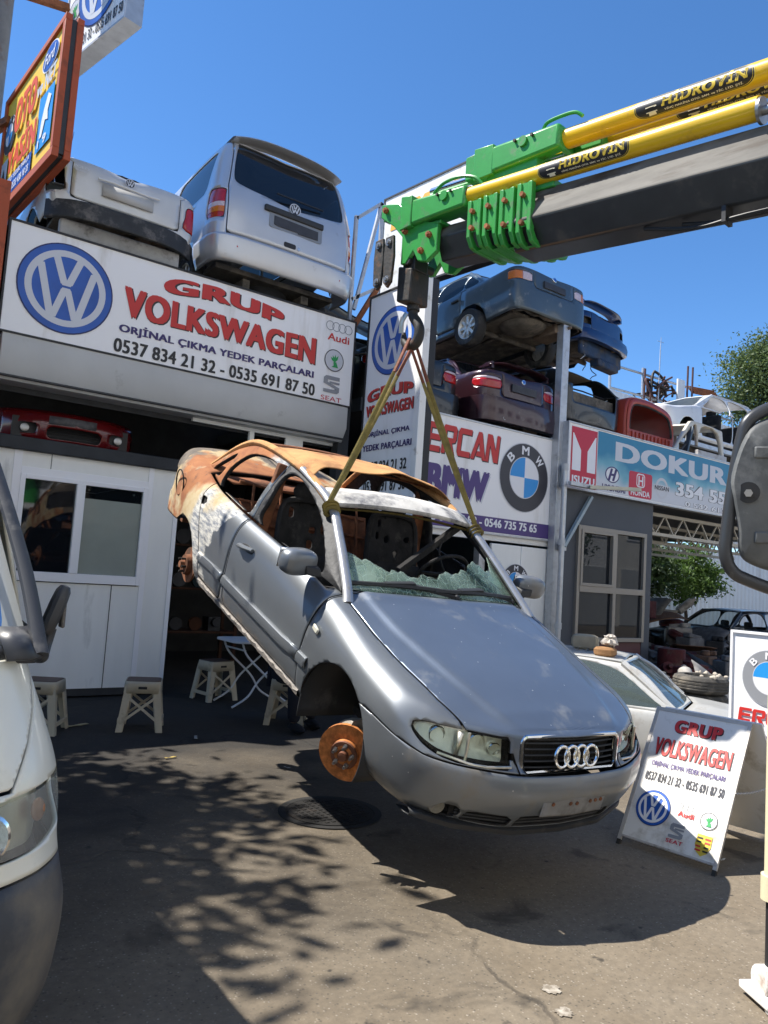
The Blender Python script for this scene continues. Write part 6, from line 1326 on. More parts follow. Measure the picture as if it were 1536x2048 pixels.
p = dict(box5, paint=MAROON, W=.85, xr=-3.60, cr=.33, zs=.83, trunk=(1.01, .98), tdrop=.06, bi=.07, lamp=smooth_poly([(.50, .70), (.86*.85+.20, .72), (.86*.85+.22, .86), (.86*.85+.05, .875), (.50, .86)], 3), lampsplit=lambda V, U: V[:, 2]-.835, outer=RED, inner=CLR, lid=(.46, .60, -2.95), plate=(0, .76, .54, .12), bumper=(.18, .56, .05, MAROON), glass=B['window_glass'], roundel=(.90, .02), spoiler=(1.12, .66, MAROON))
tm = saloon('saloon_car', 'maroon saloon with a boot spoiler standing under the blue grey car', GRP, at_rear(8.47, 8.2, 3.80, xr=-3.6), p)
for y in (-.44, -.37):
    q = MB(); q.lathe((-3.5, -y, .25), (-1, 0, 0), [(0, .02), (0, .033), (.16, .033), (.16, .026), (.05, .024)], 18); q.build('exhaust_tip', B['steel'], tm)
BLACKP = paint('black_paint', (.016, .018, .02), .2, .3, .6, (.17, .16, .14), .25)
p = dict(p, paint=BLACKP, spoiler=None, bumper=(.18, .52, .04, BLACKP), roundel=None)
saloon('saloon_car', 'black saloon half hidden behind the tall blade sign, left of the maroon car', GRP, at_rear(6.62, 8.5, 3.80, xr=-3.6), p)
WHITEP = paint('white_paint', (.70, .70, .69), .0, .3, .5, (.40, .36, .30), .22, dscale=5)
SILW = paint('silver_white_paint', (.58, .58, .57), .25, .33, .5, (.36, .33, .28), .2)
p = dict(box5, paint=SILW, W=.82, xf=.80, xr=-3.35, cr=.17, zb=.40, trunk=(1.02, .99), belt=(.93, .95, .98), xs=(0, -.55, -1.0, -1.6, -2.62), axles=(0, -2.44), rtop=-2.2, rbase=-2.62, roof=1.41, tdrop=.075, bi=.09, lamp=smooth_poly([(.665, .60), (.86*.82+.24, .62), (.86*.82+.20, .86), (.70, .875), (.675, .75)], 3), lid=(.60, .55, -2.62), bumper=None, lampmiss=1, glass=B['window_glass'],
         wins=[[(-.72, .98), (-1.0, .975), (-1.5, .98), (-1.55, 1.32), (-1.25, 1.33), (-1.05, 1.26), (-.8, 1.05)], [(-1.65, .98), (-2.2, .99), (-2.3, 1.08), (-2.2, 1.3), (-1.68, 1.33)]], holes=[[(.25, .44), (.42, .44), (.42, .52), (.25, .52)]])
tp = saloon('saloon_car', 'white saloon missing its rear bumper skin, on the roof left of the silver van', GRP, at_rear(2.26, 8.38, 4.80, xr=-3.35), p)
q = MB(); q.grid([[(-3.42+.22*(y/.76)**4, y, z) for z in (.30, .33, .47, .50)] for y in np.linspace(-.78, .78, 17)]); q.build('bumper_beam', mat('scuffed_black', (.03, .032, .035), .6, var=.3, dirt=(.16, .15, .14), dscale=6, damt=.4, bump=.2), tp, solid=.05, bevel=.01)
q = MB(); q.box((-3.30, -.66, .14), (-3.2, .66, .32)); q.build('rear_valance', mat('scuffed_white', (.36, .35, .33), .6, var=.2, dirt=(.10, .09, .08), dscale=5, damt=.45), tp, bevel=.02)
q = MB(); q.grid([[(-3.37, y, z) for z in (.66, .80)] for y in (-.28, .28)]); q.build('plate_recess', mat('recess_white', (.5, .5, .49), .4), tp, solid=.006)
q = MB(); q.tube([(-3.385, y, .825+.006*math.sin(9*y)) for y in np.linspace(-.34, .34, 9)], .014, 8); q.build('lamp_strip', WHITEP, tp)
Bd = Board((-3.372, -.0, .89), (0, -1, 0), (.12, 0, 1), tp, B)
def badge(bd, r=.055):
    bd.ring(0, 0, r, 0, 'ink_black', .012); bd.ring(0, 0, r, r*.86, 'ink_silver', .014, n=28); b = MB()
    for a, c_ in (((-.30, .72), (-.06, .06)), ((.30, .72), (.06, .06)), ((-.62, .42), (-.28, -.68)), ((-.28, -.68), (-.02, -.04)), ((.28, -.68), (.02, -.04)), ((.62, .42), (.28, -.68))):
        w = .11*r; bd.shape([[(a[0]*r-w, a[1]*r), (a[0]*r+w, a[1]*r), (c_[0]*r+w, c_[1]*r), (c_[0]*r-w, c_[1]*r)]], 'ink_silver', .015+.0004*len(b.f), to=b)
    b.build('emblem', B['ink_silver'], bd.p, ang=0)
badge(Bd); Bd.text('POLO', -.60, -.02, .16, .03, 'ink_silver', .03, w=.008); Bd.text('CLASSIC', -.58, -.055, .13, .02, 'ink_silver', .02, w=.008)
q = MB(); q.tube([(-2.2, .45, 1.39), (-2.35, .45, 1.62), (-2.44, .45, 1.75)], [.006, .004, .002], 6); q.cyl((-2.2, .45, 1.38), (-2.21, .45, 1.42), .012); q.build('aerial', B['black_metal'], tp)

# ------------------------------------------------------------------ silver van, tail to the street
SILV = paint('van_silver', (.55, .56, .58), .45, .30, .6, (.36, .35, .33), .12, var=.03)
def van():
    t = thing('van', 'silver van with a black rear window, tail to the street above the widest sign', 'van', group=GRP, mat=Matrix.Translation((4.28, 8.30, 4.86)) @ Matrix.Rotation(R(90), 4, 'Z') @ Matrix.Diagonal((1.04, 1.055, 1.055, 1)))
    W = .952
    def e(rake=0., lo=.06, top=1.965): return [(lo, .30), (.015, .42), (0, .62), (.0, .86), (.010, 1.05), (.028, 1.16), (.062+rake*.4, 1.45), (.115+rake*.8, 1.72), (.175+rake, 1.84), (.30+rake*1.4, 1.915), ('f', .55, top-.015), ('f', 1., top)]
    rows = []
    for k, (x, y) in enumerate(((0, 0), (.015, .55), (.05, .80), (.115, .91), (.26, W))): rows.append(rowpts((x, y), max(x+1.1, .9) if k < 4 else .9, e(.10 if k < 4 else .05)))
    for x in (.9, 1.8, 2.7, 3.4): rows.append(rowpts((x, W), x+(.35 if x < 1 else 0), e()))
    rows.append(rowpts((3.95, W), 3.6, [(lo, z*.86 if z > 1.2 else z) for lo, z in e()[:-2]]+[('f', .55, 1.78), ('f', 1., 1.79)])); rows.append(rowpts((4.85, .75), 4.3, [(.05, .30), (.01, .42), (0, .6), (.01, .72), (.06, .84), (.12, .95), (.2, 1.0), (.28, 1.04), (.36, 1.08), (.45, 1.1), ('f', .8, 1.13), ('f', 1., 1.14)]))
    rows.append(rowpts((4.92, 0), 4.6, [(.04, .30), (.01, .42), (0, .6), (.01, .7), (.05, .8), (.09, .9), (.13, .95), (.17, .98), (.21, 1.0), (.25, 1.03), ('f', .9, 1.06), ('f', 1., 1.08)]))
    S = Surf.net(rows, [6, 5, 5, 5, 8, 8, 8, 7, 6, 8, 6], [3, 4, 4, 4, 4, 6, 6, 4, 4, 5, 5])
    for ax in (.98, 3.98): S = S.outside(lambda V, U: np.where(V[:, 1] > .45, np.hypot(V[:, 0]-ax, V[:, 2]-.33)-.40, 9))
    rear = lambda V: V[:, 0] < .34
    arc = lambda V: np.where(V[:, 1] < .80, V[:, 1], .80+np.hypot(V[:, 1]-.80, V[:, 0]-.05))
    bump, S = S.split(lambda V, U: np.maximum(V[:, 2]-.60, V[:, 0]-.62), .004)
    lamp, S = S.split(lambda V, U: np.where(V[:, 0] < .5, poly_sd(np.stack([arc(V), V[:, 2]], 1), [(.845, .80), (1.10, .80), (1.10, 1.17), (.845, 1.15)]), 9), .004)
    gate, S = S.split(lambda V, U: np.where(V[:, 0] < .6, np.maximum(V[:, 1]-np.interp(V[:, 2], [.6, 1.2, 1.9], [.81, .81, .70]), np.maximum(.62-V[:, 2], V[:, 2]-1.93)), 9), .005)
    win, gate = gate.split(lambda V, U: np.where(V[:, 0] < .6, poly_sd(V[:, [1, 2]], smooth_poly([(-.2, 1.20), (.35, 1.205), (.68, 1.25), (.745, 1.33), (.71, 1.62), (.65, 1.83), (.58, 1.865), (0, 1.88), (-.2, 1.88)], 3)), 9), .002)
    sides = []
    for poly in (rrect(1.16, .54, .07, cx=1.00, cy=1.47), rrect(.92, .50, .06, cx=2.18, cy=1.46), rrect(.80, .50, .06, cx=3.13, cy=1.46)):
        g, S = S.split(lambda V, U: np.where(V[:, 1] > .5, poly_sd(np.stack([V[:, 0]+.12*(V[:, 2]-1.46), V[:, 2]], 1), poly), 9), .002); sides.append(g)
    crease, S = S.split(lambda V, U: np.where(V[:, 1] > .5, np.abs(V[:, 2]-1.13)-.010, 9)+np.where((V[:, 0] < .7) | (V[:, 0] > 3.6), 9, 0), .0)
    b = S.mb(both=True).build('body_shell', SILV, t, solid=.012, weld=3e-4, ang=38); crease.mb(both=True).build('side_rail', B['dark_trim'], b, solid=.006)
    g = gate.mb(both=True).build('tailgate', SILV, t, solid=.012, weld=3e-4, ang=38); win.mb(both=True).build('rear_window', B['dark_glass'], g, weld=3e-4, ang=60)
    for sd in (-1, 1):
        for s_ in sides: (s_.mirror() if sd < 0 else s_).mb().build('side_window', B['dark_glass'], b, ang=60)
        l = lamp.mirror() if sd < 0 else lamp; up, lo = l.cut(lambda V, U: .985-V[:, 2]); o = lo.mb().build('tail_lamp', RED, t, ang=60); c2, _ = lo.cut(lambda V, U: np.maximum(.885-V[:, 2], V[:, 2]-.93)); up.mb().build('lamp_top', RED, o, ang=60)
        A2 = l.warp(lambda V, U: V+np.array([-.004, sd*.004, 0])); m1 = A2.inside(lambda V, U: np.abs(V[:, 2]-.965)-.03); m1.mb().build('lamp_clear_band', CLR, o, ang=60); A2.inside(lambda V, U: np.abs(V[:, 2]-.90)-.035).mb().build('lamp_amber_band', AMB, o, ang=60)
        q = MB(); q.box((-.035, sd*.62-.08, .46), (-.012, sd*.62+.08, .492)); q.build('reflector', RED, t, bevel=.003)
    bo = bump.warp(lambda V, U: V+np.stack([-.05*np.clip((.5-V[:, 0])/.4, 0, 1), V[:, 1]*.012, V[:, 2]*0], 1)).mb(both=True).build('rear_bumper', SILV, t, solid=.02, weld=3e-4, ang=38)
    q = MB(); q.grid([[(.11+dx+.10*(y/.75)**4, y, 1.905+dz-.05*(y/.72)**2) for dx, dz in ((.30, .052), (.05, .046), (-.03, .018), (-.035, .006), (-.01, .0), (.22, .01))] for y in np.linspace(-.74, .74, 25)], flip=True); q.build('roof_spoiler', SILV, t, ang=40)
    q = MB(); q.cbox((-.004, -.02, 1.065), (.05, .80, .075)); q.build('plate_light_bar', B['dark_trim'], g, bevel=.015)
    q = MB(); q.prism(rrect(.72, .20, .03), (-.006, -.05, .95), (0, -1, 0), (.05, 0, 1), (-.004, 0, 0)); q.build('plate_recess', mat('recess_grey', (.28, .29, .3), .4, .4), g)
    q = MB(); q.prism([(-.30, -.05), (-.24, -.06), (.02, -.055), (.03, -.07), (.30, -.06), (.30, .05), (-.30, .06)], (-.012, -.05, .94), (0, -1, 0), (.05, 0, 1), (-.008, 0, 0)); q.build('broken_plate', PLT, g, bevel=.002)
    q = MB(); q.prism(rrect(.16, .06, .02), (-.012, .02, .70), (0, -1, 0), (0, 0, 1), (-.004, 0, 0)); q.build('handle_recess', B['black_metal'], g)
    q = MB(); q.cyl((-.012, -.10, .69), (-.022, -.10, .69), .022, n=16); q.build('lock', CHR, g)
    badge(Board((.012, -.02, 1.165), (0, -1, 0), (.10, 0, 1), g, B), .075)
    q = MB(); q.bar((-.03, .25, 1.262), (.03, -.42, 1.30), .018, .014); q.build('wiper', B['black_metal'], g)
    q = MB(); q.box((.3, -.8, .30), (4.5, .8, .36)); q.build('floor_pan', UND, t); q = MB(); q.lathe((.75, 0, .16), (0, 0, 1), [(0, .15), (0, .30), (.05, .33), (.15, .33), (.19, .28), (.19, .1)], 28); q.build('spare_tyre', B['rubber'], t)
    q = MB(); q.cyl((1.0, -.8, .24), (1.0, .8, .24), .05); q.bar((.3, .4, .2), (1.2, .42, .2), .09, .12); q.bar((.3, -.4, .22), (1.3, -.4, .2), .1, .1); q.build('rear_axle', UND, t)
    for x in (.98, 3.98):
        for sd in (-1, 1): wheel(t, x, sd*.84, .30, .31, sd)
    return t
van()
# ------------------------------------------------------------------ more scrapped shells on the right-hand roofs
ROOF = B['dark_trim']
BLUEP = paint('blue_paint', (.006, .030, .11), .3, .3, .6, (.16, .15, .14), .3)
p = dict(box5, paint=BLUEP, W=.80, xr=-3.55, cr=.40, zb=.46, zs=.84, trunk=(1.0, .97), tdrop=.07, bi=.10, roof=1.30, rtop=-2.2, lid=(.50, .62, -2.9), bumper=(.40, .60, .06, BLUEP), spoiler=(1.16, .70, BLUEP), holes=[[(.44, .70), (.70, .70), (.70, .83), (.44, .83)]], norear=True, sglass=B['clear_glass'])
tb = saloon('car_shell', 'blue coupe shell with a rear wing, perched on the black hatchback shell', GRP, at_rear(11.12, 8.7, 5.60, yaw=97, pitch=-3, xr=-3.55), p)
q = MB(); q.box((-3.44, -.70, .16), (-3.36, .70, .46)); q.box((-3.5, -.5, .03), (-3.3, .2, .18)); q.build('rear_panel', mat('dirty_blue', (.02, .045, .10), .7, var=.4, dirt=(.10, .085, .07), dscale=4, damt=.5), tb, bevel=.03)
for i, (y, z) in enumerate(((.55, .1), (.62, .3), (.66, .55), (.3, .0))):
    q = MB(); rr_ = random.Random(i); P_ = [(-3.45+.05*rr_.random(), y+.12*rr_.random()*math.sin(k*1.7), z-.05*k) for k in range(6)]; q.tube(smooth_poly(P_, 3, False), .008, 6); q.build('loose_wire', B['galvanised'] if i == 1 else B['black_metal'], tb)
p = dict(box5, paint=BLACKP, W=.84, xr=-3.45, cr=.30, zb=.30, zs=.84, trunk=(.99, .97), roof=1.40, rtop=-2.9, rbase=-3.40, xs=(0, -.55, -1.1, -1.75, -3.2), wins=[[(-.72, .99), (-1.10, .985), (-1.70, .99), (-1.72, 1.31), (-1.35, 1.33), (-1.10, 1.26), (-.80, 1.06)], [(-1.82, .99), (-2.7, .99), (-2.85, 1.1), (-2.75, 1.3), (-1.85, 1.33)]],
         holes=[[(-.1, .66), (.60, .66), (.62, 1.1), (-.1, 1.1)]], norear=True, lampmiss=0, sglass=B['clear_glass'])
th_ = saloon('car_shell', 'black hatchback shell without its tailgate, right of the tall rack post', GRP, at_rear(10.47, 8.40, 4.05, yaw=92, xr=-3.45), p)
q = MB(); q.grid([[(x, y, 1.34-.02*(y/.5)**2) for y in np.linspace(-.5, .5, 7)] for x in (-2.95, -2.2, -1.3)], flip=True); q.build('headlining', mat('headlining', (.34, .30, .24), .9, var=.1), th_)
# red pickup canopy with ribbed side
t = thing('pickup_canopy', 'red ribbed pickup canopy shell with an empty rear window, right of the black hatchback shell', 'canopy', (12.05, 8.4, 4.15)); RDP = paint('canopy_red', (.40, .055, .03), 0., .45, .2, (.30, .16, .12), .3)
q = MB(); pr_ = smooth_poly([(-.70, 0), (-.72, .5), (-.66, .82), (-.5, .92), (.0, .93), (.5, .84), (.66, .68), (.72, .4), (.70, 0)], 4, False); inn = pr_*np.array([.9, .86])+np.array([0, .03])
G = [[(x*k, y, z*k) for x, z in pr_] for y, k in ((0, 1), (.05, 1.02), (1.8, 1.0))]; q.grid(G); G2 = [[(x, 0, z) for x, z in pr_], [(x, -.01, z) for x, z in inn]]; q.grid(G2, flip=True); q.build('shell', RDP, t, solid=.02)
q = MB(); q.box((-.66, -.03, .0), (.66, .01, .34))
for i in range(11): q.box((-.60+i*.115, -.055, .04), (-.55+i*.115, -.028, .31))
q.build('ribbed_panel', RDP, t, bevel=.006); q = MB(); q.tube([(x, -.012, z) for x, z in inn if z > .3], .022, 8); q.build('window_seal', B['rubber'], t)
# white hatchback body side-on, and cream pickup cab in front of it
p = dict(box5, paint=WHITEP, W=.84, xr=-3.42, cr=.35, zb=.25, zs=.88, trunk=(1.05, 1.02), belt=(.96, .97, 1.02), roof=1.44, rtop=-2.85, rbase=-3.3, xs=(0, -.35, -1.1, -1.75, -3.05), wtop=-1.25, holes=(), norear=True, sglass=B['clear_glass'], frame=WHITEP, doorx=((-.50, -1.68), (-1.72, -2.6)), nodoor=(0, 1),
         wins=[[(-.62, 1.0), (-1.10, .985), (-1.66, .985), (-1.70, 1.33), (-1.35, 1.37), (-1.15, 1.31), (-.80, 1.10)], [(-1.82, .99), (-2.5, .99), (-2.62, 1.1), (-2.58, 1.34), (-1.84, 1.36)], [(-2.72, 1.06), (-3.12, 1.12), (-2.9, 1.27), (-2.70, 1.32)]],
         lamp=smooth_poly([(.66, .92), (.98, .98), (1.10, 1.10), (.70, 1.10)], 3))
def stand(label, x0, x1, y0, y1, z0, z1):
    t = thing('storage_rack', label, 'rack', (x0, y0, z0))
    for x in (0, x1-x0):
        for y in (0, y1-y0): q = MB(); q.cbox((x, y, (z1-z0)/2), (.09, .09, z1-z0)); q.build('leg', B['galvanised'], t)
    q = MB()
    for y in (0, y1-y0): q.box((-.05, y-.05, z1-z0), (x1-x0+.05, y+.05, z1-z0+.09))
    q.build('rail', B['galvanised'], t)
stand('steel rack hidden under the black hatchback shell on the booth roof', 9.7, 11.9, 8.7, 11.6, 3.2, 4.2)
stand('steel rack carrying the white hatchback shell on the yard roof', 13.8, 17.2, 9.0, 10.3, 3.2, 4.72)
saloon('car_shell', 'white hatchback shell without doors or glass, seen side-on above the yard roof', GRP, Matrix.Translation((14.1, 9.75, 4.62)) @ Matrix.Rotation(R(180), 4, 'Z'), p)
p2_ = dict(p, paint=paint('silver_shell', (.5, .5, .5), .3, .35, .4), lamp=None)
stand('steel rack carrying the silver shell at the far right of the yard roof', 18.3, 21.4, 10.2, 11.4, 3.2, 5.02)
saloon('car_shell', 'pale silver shell behind the white hatchback shell at the far right', GRP, Matrix.Translation((18.6, 10.8, 4.9)) @ Matrix.Rotation(R(180), 4, 'Z'), p2_)
CREAM = paint('cream_paint', (.62, .58, .48), 0., .4, .3, (.36, .28, .20), .35)
t = thing('pickup_cab', 'cream pickup cab shell with open door frames, just above the blue and white sign', 'car', (12.0, 8.15, 3.35), group=GRP)
for y, nm in ((0, 'side_frame'), (1.45, 'side_frame')):
    o = smooth_poly([(.0, .25), (-.02, .75), (.30, .80), (.85, 1.44), (1.05, 1.53), (1.9, 1.50), (2.02, 1.40), (2.12, .8), (2.15, .25)], 3, False); s_ = Surf.net([[(x, y, z) for x in np.linspace(-.1, 2.2, 5)] for z in np.linspace(.2, 1.6, 5)], 12, 14)
    s_ = s_.inside(lambda V, U: poly_sd(V[:, [0, 2]], o)).outside(f_xz(smooth_poly([(.42, .84), (.92, 1.38), (1.12, 1.44), (1.12, .84)], 3))).outside(f_xz(smooth_poly([(1.25, .84), (1.25, 1.44), (1.85, 1.42), (1.98, .84)], 3))); s_.mb().build(nm, CREAM, t, solid=.07, soff=0, ang=30)
q = MB(); q.grid([[(x, y, z+.05*(1-((y-.72)/.74)**2)) for y in np.linspace(.0, 1.45, 9)] for x, z in ((.85, 1.43), (1.1, 1.5), (1.5, 1.52), (1.9, 1.49))]); q.build('roof', CREAM, t, solid=.03)
q = MB(); q.bar((.93, -.03, 1.40), (.62, -.05, .52), .10, .05); q.build('loose_door_post', mat('post_dark', (.06, .075, .09), .4, .3), t)
q = MB(); q.box((1.05, -.12, .48), (2.05, -.06, .98))
for x in (1.3, 1.6, 1.85): q.cbox((x, -.125, .78), (.06, .02, .07))
q.build('loose_panel', mat('panel_grey_white', (.50, .49, .47), .5, dirt=(.3, .25, .2), dscale=5, damt=.4), t, bevel=.02); q = MB(); q.box((.35, .1, .45), (1.0, 1.3, .75)); q.build('seat', mat('seat_brown', (.20, .10, .05), .8, var=.3), t, bevel=.06)
q = MB(); q.bar((.05, -.06, .45), (.75, -.05, 1.05), .03); q.build('wiper_arm', B['black_metal'], t)
# roof clutter: corrugated parapet, scaffold rails, rods, bent scrap, mast
def corrugated(name, label, a, b_, z0, z1, m, cat='fence'):
    t = thing(name, label, cat, (a[0], a[1], z0)); n = int(math.hypot(b_[0]-a[0], b_[1]-a[1])/.07); d = Vector((b_[0]-a[0], b_[1]-a[1], 0)); nn = Vector((-d.y, d.x, 0)).normalized(); q = MB(); G = []
    for i in range(n+1):
        p_ = d*(i/n)+nn*(.03 if i % 4 < 2 else 0); G.append([p_, p_+Vector((0, 0, z1-z0))])
    q.grid(G); q.build('sheet', m, t, solid=.004, ang=0)
    for f_ in (0, .33, .66, 1): q = MB(); q.cbox(d*f_+nn*.10+Vector((0, 0, (z1-z0)/2)), (.1, .1, z1-z0)); q.build('post', B['galvanised'], t)
    return t
FW = mat('fence_white', (.78, .79, .78), .45, dirt=(.5, .48, .44), dscale=.9, damt=.25, stretch=(1, 1, .2))
corrugated('corrugated_fence', 'white corrugated parapet behind the scrapped shells on the far roof', (16.5, 13.0), (26, 13.0), 3.2, 7.1, FW); corrugated('corrugated_fence', 'white corrugated yard fence seen under the lattice trusses', (21, 15.8), (38, 15.8), 0, 3.4, FW)
t = thing('scaffold_rail', 'pale scaffold railing on the far roof against the sky', 'railing', (17, 13.2, 7.1))
for z in (.12, .78):
    q = MB(); q.tube([(0, 0, z), (6.5, 0, z+.18)], .035, 8); q.build('rail', B['galvanised'], t)
for x in (0, 1.5, 3.4, 5.2): q = MB(); q.tube([(x, 0, 0), (x, 0, 1.0)], .04, 8); q.build('upright', B['galvanised'], t)
for x, h in ((18.44, 1.05), (18.75, .9), (20.59, 1.6), (20.85, 1.62), (19.1, .8)):
    q = MB(); q.tube([(0, 0, 0), (.02, 0, h)], .03, 8); o = q.build('rebar_rod', mat('rod_rust', (.10, .05, .045), .8, var=.3), None); o.location = (x, 13.1, 7.0); tag(o, 'rusty upright rod among the scrap on the far roof', 'rod', 'rusty rods on the far roof')
t = thing('scrap_heap', 'tangle of bent rusty pipes and frames on the far roof', 'scrap', (19.1, 13.1, 7.0)); rr_ = random.Random(3)
for k in range(16):
    c0 = Vector((rr_.uniform(-.8, .9), rr_.uniform(-.2, .2), rr_.uniform(.1, .8))); P_ = [c0+Vector((rr_.uniform(-.5, .5), rr_.uniform(-.2, .2), rr_.uniform(-.35, .35))) for i in range(4)]; q = MB(); q.tube(smooth_poly(P_, 4, False), rr_.uniform(.02, .05), 6); q.build('bent_pipe', mat('rod_rust', (.10, .05, .045), .8) if k % 3 else B['dark_iron'], t)
t = thing('rusty_pipe_bundle', 'rusty pipe bundle lying on the far roof beside the tree', 'pipes', (20.9, 13.1, 7.85)); 
for k in range(4): q = MB(); q.tube([(0, .05*k, .06*k), (1.4, .05*k, .10+.07*k)], .045, 8); q.build('pipe', B['rust'], t)
q = MB(); q.cbox((0, 0, .5), (.36, .05, 1.0)); o = q.build('sheet_offcut', FW, None); o.location = (20.1, 13.0, 7.05); tag(o, 'upright white sheet offcut beside the bent pipes on the far roof', 'sheet')
q = MB(); q.tube([(0, 0, 0), (.03, 0, 1.6), (.05, 0, 2.0)], [.02, .016, .006], 6); q.tube([(-.12, 0, 1.85), (.18, 0, 1.86)], .008, 5); o = q.build('aerial_mast', B['galvanised'], None); o.location = (18.84, 12.9, 7.05); tag(o, 'thin aerial mast rising into the sky from the far roof', 'aerial')
# roof billboard behind the crane head and light steel frame beside the van
t, bd = sign_box('roof_billboard', 'cream rooftop billboard with orange letters half hidden behind the green crane head', (7.22, 10.55, 6.4), (.122, -.99, 0), (2.6, 1.72), .15, face='sign_board_white', fw=.03)
ercan(bd, .18, 1.10, 1.75, .42, 'ink_pale_orange'); 
for u in (.3, .9):
    q = MB(); v_ = bd.P(u, 0, -.2); q.bar(v_, v_+Vector((0, 0, -2.5)), .09); q.build('leg', B['galvanised'], t)
t = thing('steel_frame', 'light steel tube frame standing between the silver van and the crane head', 'frame', (5.3, 8.42, 4.8)); tb_ = B['galvanised']
for a, b_ in (((0, 0, 0), (.0, 0, 1.60)), ((0, 0, 1.56), (.40, 0, 1.92)), ((.06, 0, .30), (.40, 0, 1.92)), ((0, 0, .42), (.45, 0, .72)), ((.42, 0, -.1), (.42, 0, 1.92))): q = MB(); q.bar(a, b_, .045); q.build('tube', tb_, t)
q = MB(); q.bar((.02, -.05, .0), (.42, -.03, .72), .06); q.build('rusty_strut', B['rust'], t)
for i, (x, y, z, l) in enumerate(((5.75, 9.2, 4.7, 'dark wrecked body panel lying behind the steel frame'), (5.9, 9.6, 5.4, 'dark wrecked panel stacked above another behind the steel frame'))):
    q = MB(); q.grid([[(xx, yy, .25*math.sin(2.2*xx+.6)+.10*math.sin(3*yy)) for xx in np.linspace(-.6, .6, 9)] for yy in np.linspace(-.9, .9, 9)]); o = q.build('body_panel', BLACKP, None, solid=.02); o.location = (x, y, z); o.rotation_euler = (R(15), R(10), i); tag(o, l, 'car panel')

# ------------------------------------------------------------------ signs at top left
YF = M_('sign_yellow', (.86, .56, .04), .45, dirt=(.62, .38, .05), dscale=3, damt=.3); M_('ink_red_orange', (.70, .08, .015), .45)
tl, tr = np.array((1.178, 9.96, 6.93)), np.array((1.364, 7.93, 6.92))
u = Vector((tr-tl)); KS = 1.571; W_ = u.length/KS; H_ = .86
t = thing('hanging_sign', 'yellow sign in a thick orange steel frame hanging at the upper left', 'sign'); un = u.normalized(); n_ = un.cross(Vector((0, 0, 1)))
t.matrix_world = Matrix.Translation(Vector(tl)-Vector((0, 0, H_*KS))) @ Matrix.Diagonal((KS, KS, KS, 1))
q = MB(); q.prism([(0, 0), (W_, 0), (W_, H_), (0, H_)], -n_*.09, un, (0, 0, 1), n_*.085); q.build('panel', YF, t, ang=0)
for a, b_ in (((-.0, -.06), (W_+.03, .0)), ((0, H_), (W_+.03, H_+.045)), ((W_-.02, 0), (W_+.03, H_)), ((-.05, -.06), (0, H_+.045))):
    for d_ in (-.105, -.03): q = MB(); q.prism([a, (b_[0], a[1]), b_, (a[0], b_[1])], n_*d_, un, (0, 0, 1), n_*.043); q.build('frame_bar', B['rust_red_paint'], t, bevel=.004)
q = MB(); q.prism([(W_+.0, -.03), (W_+.02, -.03), (W_+.02, H_+.02), (W_, H_+.02)], -n_*.08, un, (0, 0, 1), n_*.06); q.prism([(0, -.045), (W_, -.045), (W_, -.02), (0, -.02)], -n_*.08, un, (0, 0, 1), n_*.06); q.build('inner_web', B['dark_trim'], t)
bd = Board((0, 0, 0), un, (0, 0, 1), t, B)
em_roundel(bd, .16, .55, .15); bd.ring(W_-.25, .74, .17, 0, 'ink_white', .006, ry=.55); bd.ring(W_-.25, .74, .155, 0, 'ink_blue', .008, ry=.55); bd.text('Ford', W_-.36, .695, .22, .09, 'ink_white', .02, .3, w=.011)
bd.text('OTO', .30, .48, .52, .26, 'ink_red_orange', .06, w=.012, out=('ink_gold', .02, .01, -.01)); bd.text('YASİN', .22, .19, .68, .25, 'ink_red_orange', .06, w=.012, out=('ink_gold', .02, .01, -.01)); bd.text('ve NET', W_-.46, .52, .40, .11, 'ink_silver', .06, w=.012)
bd.shape([[(W_-.40, .10), (W_-.09, .10), (W_-.09, .50), (W_-.40, .50)]], 'ink_sky', .004, 'plate'); bd.shape([[(W_-.32, .18), (W_-.27, .18), (W_-.22, .28), (W_-.16, .26), (W_-.18, .33), (W_-.13, .42), (W_-.2, .46), (W_-.26, .38), (W_-.30, .30)]], 'ink_white', .008); bd.text('1 9', W_-.34, .115, .18, .06, 'ink_white', .03, w=.008)
bd.shape([[(.22, .02), (.82, .02), (.82, .17), (.22, .17)]], 'ink_blue', .004, 'plate'); bd.text('OTO YEDEK PARÇA', .25, .11, .54, .045, 'ink_white', .03, w=.008); bd.text('GSM 0533 438 18 33', .25, .035, .54, .055, 'ink_white', .03, w=.008)
bd.shape([[(.02, .0), (.19, .0), (.19, .36), (.02, .36)]], 'ink_light_grey', .004, 'plate'); bd.shape([[(.105, .08), (.155, .18), (.105, .30), (.055, .18)]], 'ink_black', .008)
t, bd = sign_box('high_sign', 'white sign with a blue emblem at the top edge behind the yellow sign', (1.87, 10.78, 8.2), (.225, -.974, 0), (1.6, 2.2), .22, frame='galvanised', fw=.03)
em_circlebar(bd, .88, .82, .58, 'ink_blue', 'ink_deep_blue'); bd.text('0537 834 21 32 - 0535 691 87 50', .08, .10, 1.46, .145, 'ink_black', .035); em_wing(bd, .20, .72, .17)
t = thing('sign_mast', 'weathered round steel mast behind the yellow sign at the top left', 'pole', (1.00, 10.6, 4.8)); q = MB(); q.cyl((0, 0, 0), (0, 0, 6.5), .18, n=24); q.build('mast', mat('mast_steel', (.22, .22, .21), .6, .3, var=.2, dirt=(.20, .10, .06), dscale=4, damt=.4), t)
for a, b_ in (((.0, -.1, 1.9), (.2, -.75, 1.9)), ((0, -.1, .95), (.2, -.75, .95)), ((0, 0, 4.0), (.85, .1, 4.2))): q = MB(); q.bar(a, b_, .09); q.build('arm', B['rust'], t)
